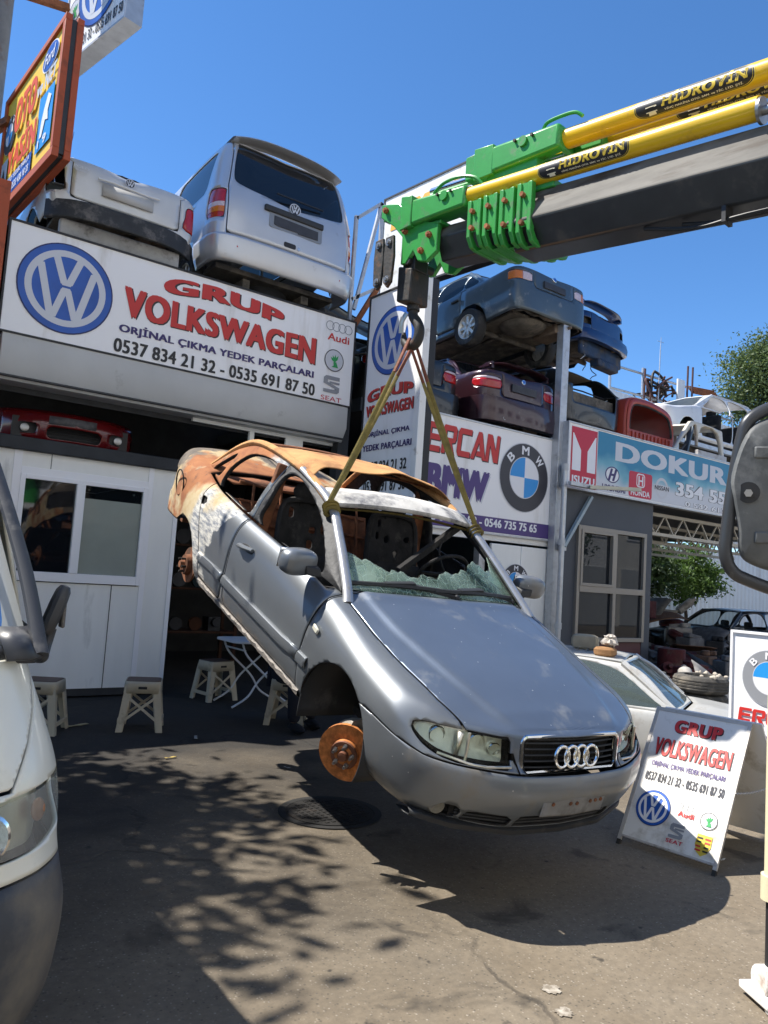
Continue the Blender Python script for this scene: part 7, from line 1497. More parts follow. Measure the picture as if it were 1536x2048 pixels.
t = thing('flat_post', 'flat pale grey steel post at the left edge, behind the round mast', 'post', (.76, 10.3, 4.8)); q = MB(); q.cbox((0, 0, 2.6), (.24, .3, 5.2)); q.build('post', mat('post_grey', (.42, .44, .44), .5), t)
t = thing('corner_post', 'rust red square post at the left end of the widest sign', 'post', (.99, 8.25, 0)); q = MB(); q.cbox((0, 0, 2.6), (.16, .16, 5.2)); q.build('post', B['rust_red_paint'], t)

# ------------------------------------------------------------------ folding A-frame board on the right
bl, br_, tl_, tr_ = Vector((4.04, 2.94, .045)), Vector((4.10, 2.34, .045)), Vector((4.465, 2.94, .787)), Vector((4.56, 2.34, .782))
t = thing('pavement_board', 'folding white A-frame board with blue round emblem standing right of the car bonnet', 'board', (4.04, 2.94, 0)); o0 = Vector((4.04, 2.94, 0))
uu = (br_-bl).normalized(); vv = (tl_-bl); vv = (vv-uu*vv.dot(uu)).normalized(); Wd = .605; Hd = (tl_-bl).length; wn_ = uu.cross(vv)
q = MB(); q.prism([(0, 0), (Wd, 0), (Wd, Hd), (0, Hd)], bl-o0-wn_*.012, uu, vv, wn_*.012); q.build('front_panel', B['sign_board_white'], t, ang=0)
q = MB(); e_ = .022
for a, b_ in (((-.0, -.02), (e_, Hd)), ((Wd-e_, -.02), (Wd, Hd)), ((e_, Hd-e_), (Wd-e_, Hd)), ((e_, 0), (Wd-e_, .012))): q.prism([a, (b_[0], a[1]), b_, (a[0], b_[1])], bl-o0-wn_*.014, uu, vv, wn_*.018)
q.build('frame', mat('frame_dull', (.50, .47, .43), .5, .2, var=.15, dirt=(.2, .15, .1), dscale=12, damt=.35), t)
for x in (.01, Wd-.012):
    a = bl-o0+uu*x; q = MB(); q.bar(a+vv*.02-wn_*.01, a-vv*.055-wn_*.01, .022); q.build('leg', B['dark_iron'], t)
ax = tl_-o0+Vector((.02, 0, 0)); rr2 = Vector((.44, .02, -.745)); rp = rr2.normalized(); q = MB(); q.prism([(0, 0), (Wd, 0), (Wd, rr2.length), (0, rr2.length)], ax, uu, rp, uu.cross(rp)*.012); q.build('back_panel', B['sign_board_white'], t, ang=0)
for x in (.01, Wd-.012): q = MB(); q.bar(ax+uu*x+rp*.75, ax+uu*x+rp*(rr2.length+.05), .022); q.build('leg', B['dark_iron'], t)
q = MB(); P_ = [bl-o0+uu*Wd+vv*.42+(ax+uu*Wd+rp*.42-(bl-o0+uu*Wd+vv*.42))*f_+Vector((0, 0, -.02*math.sin(math.pi*f_)+.004*(-1)**k)) for k, f_ in enumerate(np.linspace(0, 1, 30))]; q.tube(P_, .004, 5); q.build('chain', B['galvanised'], t)
bd = Board(bl-o0, uu, vv, t, B); fy = lambda f_, h: Hd*(1-f_)-h/2; gx_ = lambda s_, w_: Wd*s_-w_/2
bd.text('GRUP', gx_(.50, .30), fy(.125, .085), .30, .085, 'ink_red', .06, out=('ink_black', .03, .003, -.003)); bd.text('VOLKSWAGEN', gx_(.5, .48), fy(.30, .115), .48, .115, 'ink_red', .035, out=('ink_black', .03, .003, -.003)); bd.text('ORJİNAL ÇIKMA YEDEK PARÇALARI', gx_(.5, .46), fy(.43, .052), .46, .052, 'ink_purple', .03)
bd.text('0537 834 21 32 - 0535 691 87 50', gx_(.5, .49), fy(.53, .055), .49, .055, 'ink_ring', .03); em_circlebar(bd, Wd*.27, Hd*.25, .108, 'ink_blue', 'ink_deep_blue', 'ink_white')
em_rings(bd, Wd*.53, Hd*.315, .020, 'ink_grey', .14); bd.text('Audi', Wd*.525, Hd*.245, .098, .032, 'ink_red', .03); em_wing(bd, Wd*.83, Hd*.265, .05); em_S(bd, Wd*.56, Hd*.14, .085, .085, 'ink_grey'); bd.text('SEAT', Wd*.48, Hd*.055, .10, .022, 'ink_crimson', .02)
sh_ = [(Wd*.76, Hd*.17), (Wd*.90, Hd*.17), (Wd*.905, Hd*.10), (Wd*.88, Hd*.055), (Wd*.83, Hd*.03), (Wd*.78, Hd*.055), (Wd*.755, Hd*.10)]; bd.shape([sh_], 'ink_gold', .004)
for i, (x0, x1, y0, y1, m_) in enumerate(((.765, .82, .115, .165, 'ink_gold'), (.84, .895, .115, .165, 'ink_red'), (.765, .82, .06, .11, 'ink_red'), (.84, .89, .06, .11, 'ink_gold'))):
    b_ = MB()
    for k in range(2): bd.shape([[(Wd*x0, Hd*(y0+k*.025)), (Wd*x1, Hd*(y0+k*.025)), (Wd*x1, Hd*(y0+k*.025+.012)), (Wd*x0, Hd*(y0+k*.025+.012))]], 'ink_red' if m_ == 'ink_red' else 'ink_black', .006, to=b_)
    b_.build('emblem', B['ink_red' if m_ == 'ink_red' else 'ink_black'], t, ang=0)
bd.shape([[(Wd*.815, Hd*.085), (Wd*.845, Hd*.085), (Wd*.845, Hd*.125), (Wd*.83, Hd*.135), (Wd*.815, Hd*.125)]], 'ink_gold', .0085)
# small free-standing roundel board behind it
t, bd = sign_box('pavement_board', 'upright white board with a large roundel and red letters at the right edge', (5.6, 3.11, .34), (.0, -1, 0), (.62, .93), .03, face='pvc_white', frame='pvc_white', fw=.018, cat='board')
em_roundel(bd, .28, .62, .205, 'ink_grey'); ercan(bd, .05, .285, .52, .10, 'ink_red'); bd.text('BMW', .10, .12, .42, .12, 'ink_purple', .05, .1)
for x in (.04, .58):
    q = MB(); v_ = bd.P(x, 0, -.02); q.bar(v_+Vector((0, 0, .1)), v_+Vector((0, 0, -.34)), .03); q.bar(v_+Vector((.02, 0, .5)), v_+Vector((.3, 0, -.33)), .025); q.build('leg', B['galvanised'], t)

# ------------------------------------------------------------------ low white saloon, tyres and scrap behind the boards
p = dict(box5, paint=paint('grey_white_paint', (.50, .50, .48), .1, .35, .4, (.33, .30, .26), .3), zb=.44, glass=glassy('pale_glass', (.14, .18, .175), .04, .5), sglass=glassy('screen_glass', (.10, .14, .16), .04, .35), doorx=((-.55, -1.68), (-1.72, -2.6)))
tw = saloon('saloon_car', 'white saloon sitting low on its belly behind the A-frame board', None, Matrix.Translation((7.60, 4.12, -.55)) @ Matrix.Rotation(R(-60), 4, 'Z'), p)
BEI = mat('headrest_beige', (.36, .31, .22), .8, var=.15, bump=.2)
for (dx, dy, rz, lb) in ((-1.55, -.15, .5, 'beige head restraint lying on the white car roof'),):
    v_ = Matrix.Translation((7.60, 4.12, -.55)) @ Matrix.Rotation(R(-60), 4, 'Z') @ Vector((dx, dy, 1.44)); t = thing('head_restraint', lb, 'car seat part', tuple(v_), rz); q = MB(); q.ball((0, 0, .075), (.075, .15, .085), 16, 10, fn=lambda d_: 1/max((abs(d_.x)**4+abs(d_.y)**4+abs(d_.z)**4)**.25, 1e-3)*.97); q.build('cushion', BEI, t)
    for y in (-.05, .05): q = MB(); q.cyl((0, y, .0), (-.04, y, -.01), .008); q.cyl((-.04, y, .01), (-.2, y, 0), .007); q.build('rod', B['steel'], t)
v_ = Matrix.Translation((7.60, 4.12, -.55)) @ Matrix.Rotation(R(-60), 4, 'Z') @ Vector((-1.30, -.42, 1.41)); t = thing('foam_cushion', 'orange brown foam cushion with crumpled cloth on the white car roof edge', 'cushion', tuple(v_), .3)
q = MB(); q.ball((0, 0, .04), (.10, .11, .05), 16, 8, fn=lambda d_: 1/max((abs(d_.x)**4+abs(d_.y)**4+abs(d_.z)**4)**.25, 1e-3)); q.build('foam', mat('foam_orange', (.30, .16, .07), .9, var=.2, bump=.3), t)
q = MB(); q.ball((.05, -.03, .15), (.085, .075, .06), 18, 12, fn=lambda d_: 1+.28*math.sin(9*d_.x+3*d_.z)*math.cos(8*d_.y)+.12*math.sin(21*d_.z)); q.build('cloth', mat('cloth_pale', (.55, .50, .44), .9, var=.15), t, ang=20)
for i, (z, dx) in enumerate(((.0, .02), (.205, 0), (.41, -.02))):
    t = thing('tyre', ('worn car tyre on the ground at the bottom of the stack', 'worn car tyre in the middle of the stack of three', 'dusty car tyre on top of the stack, with grit on its rim')[i], 'tyre', (8.5+dx, 5.12+dx, z), i*.7, 'stacked car tyres')
    q = MB(); pr_ = [(.0, .19), (-.003, .25), (.015, .295), (.045, .312)]+[(.045+.11*k/12, .314-(.006 if k % 4 == 2 else 0)) for k in range(13)]+[(.155, .312), (.185, .295), (.203, .25), (.20, .19), (.17, .185), (.10, .30), (.03, .185)]; q.lathe((0, 0, 0), (0, 0, 1), pr_, 40, closed=True); q.build('casing', mat('tyre_dusty', (.06, .056, .05), .85, var=.25, vscale=9, bump=.25, bscale=90, dirt=(.20, .175, .14), dscale=5, damt=.45), t, ang=30)
    if i == 2:
        rr_ = random.Random(2)
        for k in range(14): a = rr_.uniform(2.2, 5.6); q = MB(); r0 = rr_.uniform(.2, .28); q.ball((r0*math.cos(a), r0*math.sin(a), .205), (rr_.uniform(.015, .04), rr_.uniform(.015, .03), rr_.uniform(.01, .03)), 7, 5); q.build('grit', mat('grit_pale', (.45, .40, .33), .9), t, ang=0)
SCR = [mat('scrap_%s' % k, c_, .75, mt, var=.4, vscale=6, dirt=(.10, .08, .06), dscale=5, damt=.4) for k, c_, mt in (('grey', (.16, .155, .15), .2), ('brown', (.16, .09, .055), .1), ('pale', (.34, .32, .29), .1), ('dark', (.03, .03, .03), .2), ('red', (.08, .012, .012), .1))]
rr_ = random.Random(11)
def scrap(k, x, y, z, m):
    q = MB()
    if k == 0: q.grid([[(a, b_, .22*math.sin(2.1*a+.5)+.14*math.sin(2.7*b_)) for a in np.linspace(-.6, .6, 9)] for b_ in np.linspace(-.4, .4, 7)]); o = q.build('body_panel', m, None, solid=.015); lb, ca = 'bent loose body panel in the dark scrap yard beside the booth', 'car panel'
    elif k == 1: q.lathe((0, 0, 0), (0, 0, 1), [(0, .05), (0, .2), (.05, .29), (.15, .29), (.2, .2), (.2, .05)], 24); o = q.build('wheel_rim', m, None); lb, ca = 'old wheel lying in the dark scrap yard beside the booth', 'wheel'
    elif k == 2: q.cbox((0, 0, .2), (.5, .35, .4)); q.cyl((-.3, 0, .2), (-.25, 0, .2), .16); q.cyl((.1, 0, .4), (.1, 0, .5), .08); q.bar((-.2, .1, .4), (.25, .12, .46), .09); o = q.build('engine_block', m, None, bevel=.02); lb, ca = 'old engine block standing in the dark scrap yard beside the booth', 'engine'
    elif k == 3: q.tube(smooth_poly([(-.6, 0, 0), (-.2, .1, .15), (.2, -.05, .1), (.7, .05, .25)], 5, False), .045, 8); q.cyl((.2, -.05, .1), (.6, .03, .22), .10); o = q.build('exhaust_pipe', m, None); lb, ca = 'old exhaust pipe lying in the dark scrap yard beside the booth', 'exhaust'
    else: q.ball((0, 0, .12), (.28, .28, .13), 18, 8, fn=lambda d_: 1/max((abs(d_.x)**4+abs(d_.y)**4+abs(d_.z)**4)**.25, 1e-3)*.95); q.add(*(lambda w: (w.v, w.f))(MB().ball((-.26, 0, .5), (.10, .26, .38), 16, 10, fn=lambda d_: 1/max((abs(d_.x)**4+abs(d_.y)**4+abs(d_.z)**4)**.25, 1e-3)*.95))); o = q.build('car_seat', m, None); lb, ca = 'old car seat dumped in the dark scrap yard beside the booth', 'car seat'
    o.location = (x, y, z); o.rotation_euler = (rr_.uniform(-.5, .5) if k in (0, 1, 3) else 0, rr_.uniform(-.4, .4) if k in (0, 1, 3) else 0, rr_.uniform(0, 6.3)); tag(o, lb, ca, 'loose %ss in the dark scrap yard' % ca)
for i in range(96):
    x = rr_.uniform(11.9, 17.5); y = rr_.uniform(7.0, 12.4); scrap((0, 1, 2, 3, 1, 0, 2)[i % 7], x, y, rr_.uniform(.02, .08)+max(0, (y-8.0)*.34)*rr_.random(), SCR[i % 5])
for i, (x, y, k, m_) in enumerate(((9.6, 6.0, 3, 2), (10.4, 6.3, 0, 2), (9.2, 6.3, 2, 0), (10.9, 6.7, 2, 4), (8.4, 4.6, 3, 2), (9.4, 5.4, 0, 0), (10.2, 5.6, 1, 3), (8.9, 4.5, 0, 3))): scrap(k, x, y, .05, SCR[m_])
pk = dict(box5, paint=BLACKP, holes=(), glass=None, sglass=B['clear_glass'], norear=True)
hu = saloon('car_shell', 'dark windowless saloon hulk deep in the yard under the lattice trusses', GRP, Matrix.Translation((16.4, 10.3, -.1)) @ Matrix.Rotation(R(165), 4, 'Z'), pk); dup(hu, label='dark upended hulk standing against the booth side of the scrap yard', mat=Matrix.Translation((13.2, 11.6, .6)) @ Matrix.Rotation(R(60), 4, 'Z') @ Matrix.Rotation(R(-42), 4, 'Y'))
q = MB(); q.cyl((0, 0, 0), (0, 0, .62), .23, n=24); q.lathe((0, 0, .0), (0, 0, 1), [(.2, .235), (.21, .24), (.22, .235)], 24); o = q.build('oil_drum', SCR[4], None); o.location = (11.95, 7.75, 0); tag(o, 'red oil drum standing at the corner of the dark booth', 'drum')

# ------------------------------------------------------------------ stools, table and the person sitting behind the car
def make_stool(label):
    t = thing('plastic_stool', label, 'stool', group='plastic stools in front of the shops'); q = MB(); q.prism(rrect(.29, .27, .03), (0, 0, .425), (1, 0, 0), (0, 1, 0), (0, 0, .02)); q.build('seat', B['brown_plastic'], t, bevel=.004)
    q = MB(); pts = rrect(.30, .28, .035, 4); G = [[(x*k, y*k, z) for x, y in pts+[pts[0]]] for k, z in ((1.0, .44), (1.03, .42), (1.06, .335))]; q.grid(G, flip=True); q.build('skirt', B['beige_plastic'], t, solid=.006)
    for sx in (-1, 1):
        for sy in (-1, 1):
            q = MB(); A = Vector((sx*.152, sy*.142, .40)); Bq = Vector((sx*.20, sy*.19, 0))
            for dx, dy in ((-sx*.065, 0), (0, -sy*.065)):
                e1 = Vector((dx, dy, 0)); q.hexa([Bq, Bq+e1*.75, Bq+e1*.75-Vector((sx, sy, 0))*.012, Bq-Vector((sx, sy, 0))*.012, A, A+e1, A+e1-Vector((sx, sy, 0))*.012, A-Vector((sx, sy, 0))*.012])
            q.build('leg', B['beige_plastic'], t, ang=30)
    for sy in (-1, 1):
        q = MB()
        for s_ in (-1, 1): q.bar((s_*.13, sy*.150, .31), (-s_*.14, sy*.176, .10), .022, .010, up=(0, 1, 0))
        q.build('cross_brace', B['beige_plastic'], t)
    for sx in (-1, 1): q = MB(); q.bar((sx*.188, -.15, .09), (sx*.188, .15, .09), .014, .035); q.build('side_bar', B['beige_plastic'], t)
    q = MB(); q.cbox((.0, -.150, .385), (.075, .012, .022)); q.build('hand_slot', B['black_metal'], t); return t
s0 = make_stool('beige plastic stool with brown top at the right corner of the site office'); s0.location = (2.44, 6.95, 0); s0.rotation_euler = (0, 0, R(-22))
dup(s0, (1.60, 7.10, 0), R(-30), 'beige plastic stool half hidden behind the white van mirror'); dup(s0, (3.72, 8.25, 0), R(10), 'beige plastic stool deep in the dark doorway beside the folding table'); dup(s0, (3.86, 6.78, 0), R(-38), 'beige plastic stool under the person behind the hanging car')
t = thing('folding_table', 'white folding table with curved crossing tube legs in the dark doorway', 'table', (4.02, 7.85, 0)); q = MB(); q.prism(rrect(.80, .62, .12, 8), (0, 0, .70), (1, 0, 0), (0, 1, 0), (0, 0, .025)); q.build('table_top', B['white_tube'], t, bevel=.004)
for y in (-.24, .24):
    for s_ in (-1, 1): q = MB(); q.tube(smooth_poly([(s_*.30, y, .70), (s_*.22, y, .55), (-s_*.05, y+.02*s_, .30), (-s_*.18, y+.02*s_, .12), (-s_*.36, y+.02*s_, .012)], 6, False), .012, 8); q.build('leg', B['white_tube'], t)
q = MB(); q.tube([(.26, -.24, .62), (.26, .24, .62)], .010, 8); q.tube([(-.26, -.24, .62), (-.26, .24, .62)], .010, 8); q.build('cross_bar', B['white_tube'], t)
def skin_obj(name, chains, m, par, root=0, sub=2):
    """tapered limbs grown along connected joints: chains of (point, radius) sharing equal points"""
    V, Rd, E, ix = [], [], [], {}
    for ch in chains:
        last = None
        for p_, r_ in ch:
            k = tuple(round(a, 4) for a in p_)
            if k not in ix: ix[k] = len(V); V.append(k); Rd.append(r_)
            if last is not None and last != ix[k]: E.append((last, ix[k]))
            last = ix[k]
    me = bpy.data.meshes.new(name); me.from_pydata(V, E, []); o = bpy.data.objects.new(name, me); COL.objects.link(o); o.parent = par; me.materials.append(m)
    o.modifiers.new('skin', 'SKIN'); ly = me.skin_vertices[0].data
    for i, r_ in enumerate(Rd): ly[i].radius = (r_, r_) if not hasattr(r_, '__len__') else r_
    ly[root].use_root = True
    sm = o.modifiers.new('sub', 'SUBSURF'); sm.levels = sub; sm.render_levels = sub; o.modifiers['skin'].use_smooth_shade = True; return o
t = thing('person', 'person in dark trousers and shoes sitting on a stool behind the hanging car', 'person', (3.86, 6.78, 0), R(0))
hip = (0, .05, .50); body = [[(hip, .13), ((0, .08, .72), .135), ((0, .05, .95), .15), ((0, .03, 1.06), .07), ((0, .01, 1.13), .055), ((0, -.01, 1.22), (.075, .09)), ((0, -.01, 1.32), (.07, .085))]]
legs = []; arms = []
for s_ in (-1, 1):
    legs.append([(hip, .13), ((s_*.09, .0, .50), .10), ((s_*.12, -.34, .50 if s_ > 0 else .51), .068), ((s_*.13-.02, -.36+(-.05 if s_ < 0 else .04), .28), .055), ((s_*.13-.03, -.36+(-.06 if s_ < 0 else .08), .08), .04)])
    arms.append([((0, .05, .95), .15), ((s_*.19, .05, .98), .06), ((s_*.24, -.02, .74), .048), ((s_*.13, -.24, .62), .035), ((s_*.11, -.30, .60), .03)])
skin_obj('body', body+legs+arms, B['skin'], t)
for s_ in (-1, 1):     # hands resting on the knees: five separate fingers
    for k in range(4): skin_obj('finger', [[((s_*.11+(k-1.5)*.018, -.31, .595), .009), ((s_*.11+(k-1.5)*.020, -.345, .59), .008), ((s_*.11+(k-1.5)*.021, -.375-.006*(k in (1, 2)), .57), .007)]], B['skin'], t, sub=1)
    skin_obj('thumb', [[((s_*.11-s_*.03, -.285, .595), .010), ((s_*.11-s_*.05, -.315, .59), .009), ((s_*.11-s_*.055, -.34, .58), .007)]], B['skin'], t, sub=1)
NAVY = mat('trousers_navy', (.010, .012, .020), .9, var=.3, bump=.3, bscale=25); skin_obj('trousers', [[(hip, .145)]+[(p_, (r_+.022) if not hasattr(r_, '__len__') else r_) for p_, r_ in l_[1:]] for l_ in legs], NAVY, t)
skin_obj('jacket', [[((0, .05, .54), .15), ((0, .08, .72), .152), ((0, .05, .95), .165), ((0, .03, 1.04), .085)]]+[[((0, .05, .95), .165)]+[(p_, r_+.016) for p_, r_ in a_[1:-1]] for a_ in arms], mat('jacket_dark', (.03, .032, .038), .9, var=.3), t)
for l_ in legs:
    f_ = l_[-1][0]; q = MB(); q.ball((f_[0], f_[1]-.07, .045), (.047, .145, .05), 16, 8, fn=lambda d_: 1 if d_.z > -.3 else .9); q.build('shoe', B['cloth_black'], t)
q = MB(); q.ball((0, .01, 1.315), (.092, .10, .09), 18, 10, fn=lambda d_: 1+.03*math.sin(14*d_.x)); q.build('hair', mat('hair_dark', (.012, .01, .008), .7, bump=.5), t)
q = MB(); q.ball((0, -.105, 1.25), (.016, .022, .03), 10, 8); q.build('nose', B['skin'], t)
for s_ in (-1, 1):
    q = MB(); q.ball((s_*.034, -.092, 1.272), (.014, .009, .009), 10, 6); q.build('eye', B['ink_white'], t); q = MB(); q.ball((s_*.092, .0, 1.255), (.012, .025, .034), 10, 6); q.build('ear', B['skin'], t)
q = MB(); q.ball((0, -.098, 1.205), (.026, .009, .008), 10, 6); q.build('mouth', mat('lips', (.32, .14, .12), .5), t)

# red bumper stored on the office roof
t = thing('front_bumper', 'red car bumper with black grille lying on the site office roof under the sign', 'car bumper', (2.05, 8.80, 2.745)); REDB = paint('bumper_red', (.13, .006, .008), 0., .25, .7, (.14, .05, .05), .2)
s_ = Surf.net([[(x, yy+.20*(x/.72)**2+dy, z) for dy, z in ((.06, .0), (.0, .06), (-.03, .2), (.0, .30), (.08, .36))] for x, yy in ((-.72, .12), (-.55, .02), (-.3, -.01), (0, -.02), (.3, -.01), (.55, .02), (.72, .12))], 5, 5)
for pl in (rrect(.58, .13, .03, cx=0, cy=.11), rrect(.22, .12, .03, cx=-.50, cy=.14), rrect(.22, .12, .03, cx=.50, cy=.14)): s_ = s_.outside(f_xz(pl))
s_.mb().build('skin', REDB, t, solid=.006, ang=40); q = MB(); q.box((-.62, .12, .03), (.62, .15, .26)); q.build('backing', B['black_metal'], t)
for z in (.07, .1, .13, .155): q = MB(); q.tube([(x, .06+.15*(x/.72)**2, z) for x in np.linspace(-.28, .28, 9)], .006, 6); q.build('grille_bar', DP, t)
for x in (-.50, .50): q = MB(); q.lathe((x, .13, .14), (0, -1, 0), [(0, .02), (0, .04), (.05, .045), (.055, .03), (.055, .002)], 18); q.build('fog_lamp', B['steel'], t)
q = MB(); q.grid([[(x, -.045+.18*(x/.72)**2, z) for z in (.20, .29)] for x in np.linspace(-.28, .22, 7)], flip=True); q.build('plate', mat('old_plate', (.10, .10, .11), .6, var=.4, vscale=20), t, solid=.004)

# ------------------------------------------------------------------ white van at the left edge, only its front corner in view
VW_ = mat('van_cream_white', (.76, .75, .66), .32, coat=.5, dirt=(.5, .48, .40), dscale=3, damt=.18, var=.02); VB = mat('van_bumper', (.050, .055, .065), .5, var=.15, dirt=(.17, .15, .12), dscale=2.2, damt=.45); VK = mat('van_black', (.035, .037, .042), .4, dirt=(.10, .10, .10), dscale=12, damt=.35)
t = thing('van', 'white van with black window surround, its front corner filling the left edge', 'van', mat=Matrix.Translation((-.215, 2.02, 0)) @ Matrix.Rotation(R(-90), 4, 'Z')); rows = []
def ve(k): return [(.05, .27), (.0, .40), (-.015, .56), (.012, .70), (.02, .75), (.025, .84), (.04, .93), (.075, 1.03), (.12, 1.14), (.155, 1.225)]
for O, cx in (((.10, 0), -.6), ((.075, .40), -.6), ((0, .62), -.6), ((-.10, .75), -.6), ((-.24, .82), -.7), ((-.42, .835), -.9), ((-.9, .84), -.9), ((-4.2, .84), -4.2)): rows.append([(p_[0], p_[1], p_[2]) for p_ in rowpts(O, cx, [((d if O[0] > -.5 else d*.35), z) for d, z in ve(0)])])
S = Surf.net(rows, [12, 12, 12, 12, 9, 6, 8], [4, 4, 4, 3, 6, 6, 10, 10, 10]); arc = lambda V: np.where(V[:, 1] < .62, V[:, 1], .62+np.hypot(V[:, 1]-.62, V[:, 0]-.0))
S = S.outside(lambda V, U: np.where(V[:, 1] > .4, np.hypot(V[:, 0]+.72, V[:, 2]-.30)-.36, 9))
bm_, S = S.split(lambda V, U: V[:, 2]-.70-.035*np.clip((.80-V[:, 1])/.5, -1, 0), .004); lp, S = S.split(lambda V, U: poly_sd(np.stack([arc(V), V[:, 2]], 1), smooth_poly([(.36, .765), (.62, .755), (.80, .765), (1.03, .815), (1.06, .87), (1.0, .925), (.86, .915), (.62, .895), (.36, .89)], 3)), .004)
hd2, S = S.split(lambda V, U: np.maximum(V[:, 1]-np.interp(V[:, 2], [.91, 1.02, 1.1, 1.22], [.635, .68, .70, .705]), .918-V[:, 2])+np.where(V[:, 0] < -.6, 9, 0), .005)
S.mb(both=True).build('body', VW_, t, solid=.012, weld=3e-4, ang=40); hd2.mb(both=True).build('bonnet', VW_, t, solid=.012, weld=3e-4, ang=40); bm_.mb(both=True).build('bumper', VB, t, solid=.02, weld=3e-4, ang=40)
for sd in (-1, 1):
    hl = thing('headlight', None, None); hl.parent = t; hl.name = 'headlight'; l_ = lp.mirror() if sd < 0 else lp; l_.mb().build('lens', glassy('van_lens', (.5, .5, .48), .08, .66), hl, ang=60)
    Surf(l_.V-np.array([.06, 0, 0])-np.array([0, 1, 0])*sd*.05*np.clip((l_.V[:, 1:2]*sd-.7)/.1, 0, 1), l_.U, l_.F).mb().build('reflector', REFL, hl, ang=60)
    q = MB(); q.lathe((-.06, sd*.56, .825), (1, sd*.2, 0), [(0, .01), (0, .03), (.05, .06), (.07, .063), (.075, .055), (.03, .03)], 22); q.build('lamp_bowl', CHR, hl); q = MB(); q.ball((-.13, sd*.72, .845), (.018, .018, .03), 12, 8); q.build('indicator_bulb', mat('bulb_amber', (.35, .16, .08), .3), hl)
    q = MB(); q.tube(smooth_poly([(-.185, sd*.70, 1.235), (-.36, sd*.675, 1.45), (-.58, sd*.615, 1.72), (-.76, sd*.55, 1.95)], 5, False), .022, 10, flat=.7); q.build('windscreen_pillar', VK, t)
    q = MB(); q.grid([[(x+dx, sd*(y+dy), z) for dx, dy in ((.02, -.09), (.01, -.03), (-.04, .005), (-.25, .025))] for x, y, z in ((-.16, .70, 1.225), (-.20, .685, 1.27), (-.24, .67, 1.30))], flip=sd < 0); q.build('pillar_base', VK, t, solid=.01)
    m_ = thing('mirror', None, None); m_.parent = t; m_.name = 'mirror'; q = MB(); q.ball((0, 0, 0), (.035, .024, .088), 14, 10, fn=lambda d_: 1/max((abs(d_.x)**4+abs(d_.y)**4+abs(d_.z)**4)**.25, 1e-3)*.96); q2 = MB(); q2.add(q.v, q.f, Matrix.Translation((-.62, sd*.825, 1.33)) @ Matrix.Rotation(R(-18)*sd, 4, 'X')); q2.build('mirror_housing', VK, m_)
    q = MB(); q.tube(smooth_poly([(-.52, sd*.75, 1.20), (-.58, sd*.79, 1.18), (-.62, sd*.81, 1.22), (-.62, sd*.82, 1.27)], 4, False), .017, 10); q.ball((-.57, sd*.785, 1.19), (.03, .025, .026), 12, 8); q.build('mirror_arm', VK, m_)
    q = MB(); q.cbox((-.62, sd*.850, 1.335), (.045, .012, .125)); q.build('mirror_rim', mat('rim_dusty', (.12, .11, .10), .7, var=.3, dirt=(.26, .24, .2), dscale=20, damt=.4), m_, bevel=.005)
    w_ = wheel(t, -.72, sd*.72, .30, .30, sd); wheel(t, -3.4, sd*.72, .30, .30, sd)
q = MB(); q.grid([[(-.155-.10*(y/.7)**2+dx, y, z) for dx, z in ((.03, 1.215), (.0, 1.25), (-.03, 1.265))] for y in np.linspace(-.70, .70, 15)]); q.build('cowl_panel', VK, t, solid=.01)
q = MB(); q.grid([[(-.17-.56*f_-.09*(y/.68)**2*(1-.4*f_), y*(1-.22*f_), 1.26+.70*f_) for y in np.linspace(-.68, .68, 13)] for f_ in np.linspace(0, 1, 7)]); q.build('windscreen', glassy('van_screen', (.45, .46, .44), .05, .12), t)  # pale sheet: the screen's whitish reflection is put into its colour
q = MB(); q.tube(smooth_poly([(-.175, .30, 1.275), (-.20, .56, 1.28), (-.29, .60, 1.36), (-.47, .555, 1.58), (-.66, .50, 1.86)], 6, False), .007, 6); q.tube(smooth_poly([(-.175, -.30, 1.275), (-.20, -.56, 1.28), (-.29, -.60, 1.36), (-.47, -.555, 1.58), (-.66, -.50, 1.86)], 6, False), .007, 6); q.build('chrome_bead', CHR, t)
q = MB(); G = [[(x, y, z) for y, z in ((-.80, 1.22), (-.72, 1.6), (-.58, 1.98), (-.4, 2.04), (0, 2.05), (.4, 2.04), (.58, 1.98), (.72, 1.6), (.80, 1.22))] for x in (-1.0, -2.5, -4.2)]; G = [[(-.74, y*.80, min(z, 2.0)) for y, z in ((-.72, 1.96), (-.72, 1.97), (-.70, 1.98), (-.4, 2.0), (0, 2.0), (.4, 2.0), (.70, 1.98), (.72, 1.97), (.72, 1.96))]]+G; q.grid(G); q.build('cabin', VW_, t, solid=.01)
q = MB(); q.box((-4.2, -.78, .3), (-.3, .78, .36)); q.box((-4.22, -.80, .36), (-4.18, .80, 2.0)); q.build('floor_pan', UND, t)
for y in (-.35, .35): q = MB(); q.cbox((-1.6, y, .75), (.5, .5, .25)); q.cbox((-1.85, y, 1.15), (.14, .5, .7)); q.build('seat', CH, t, bevel=.05)
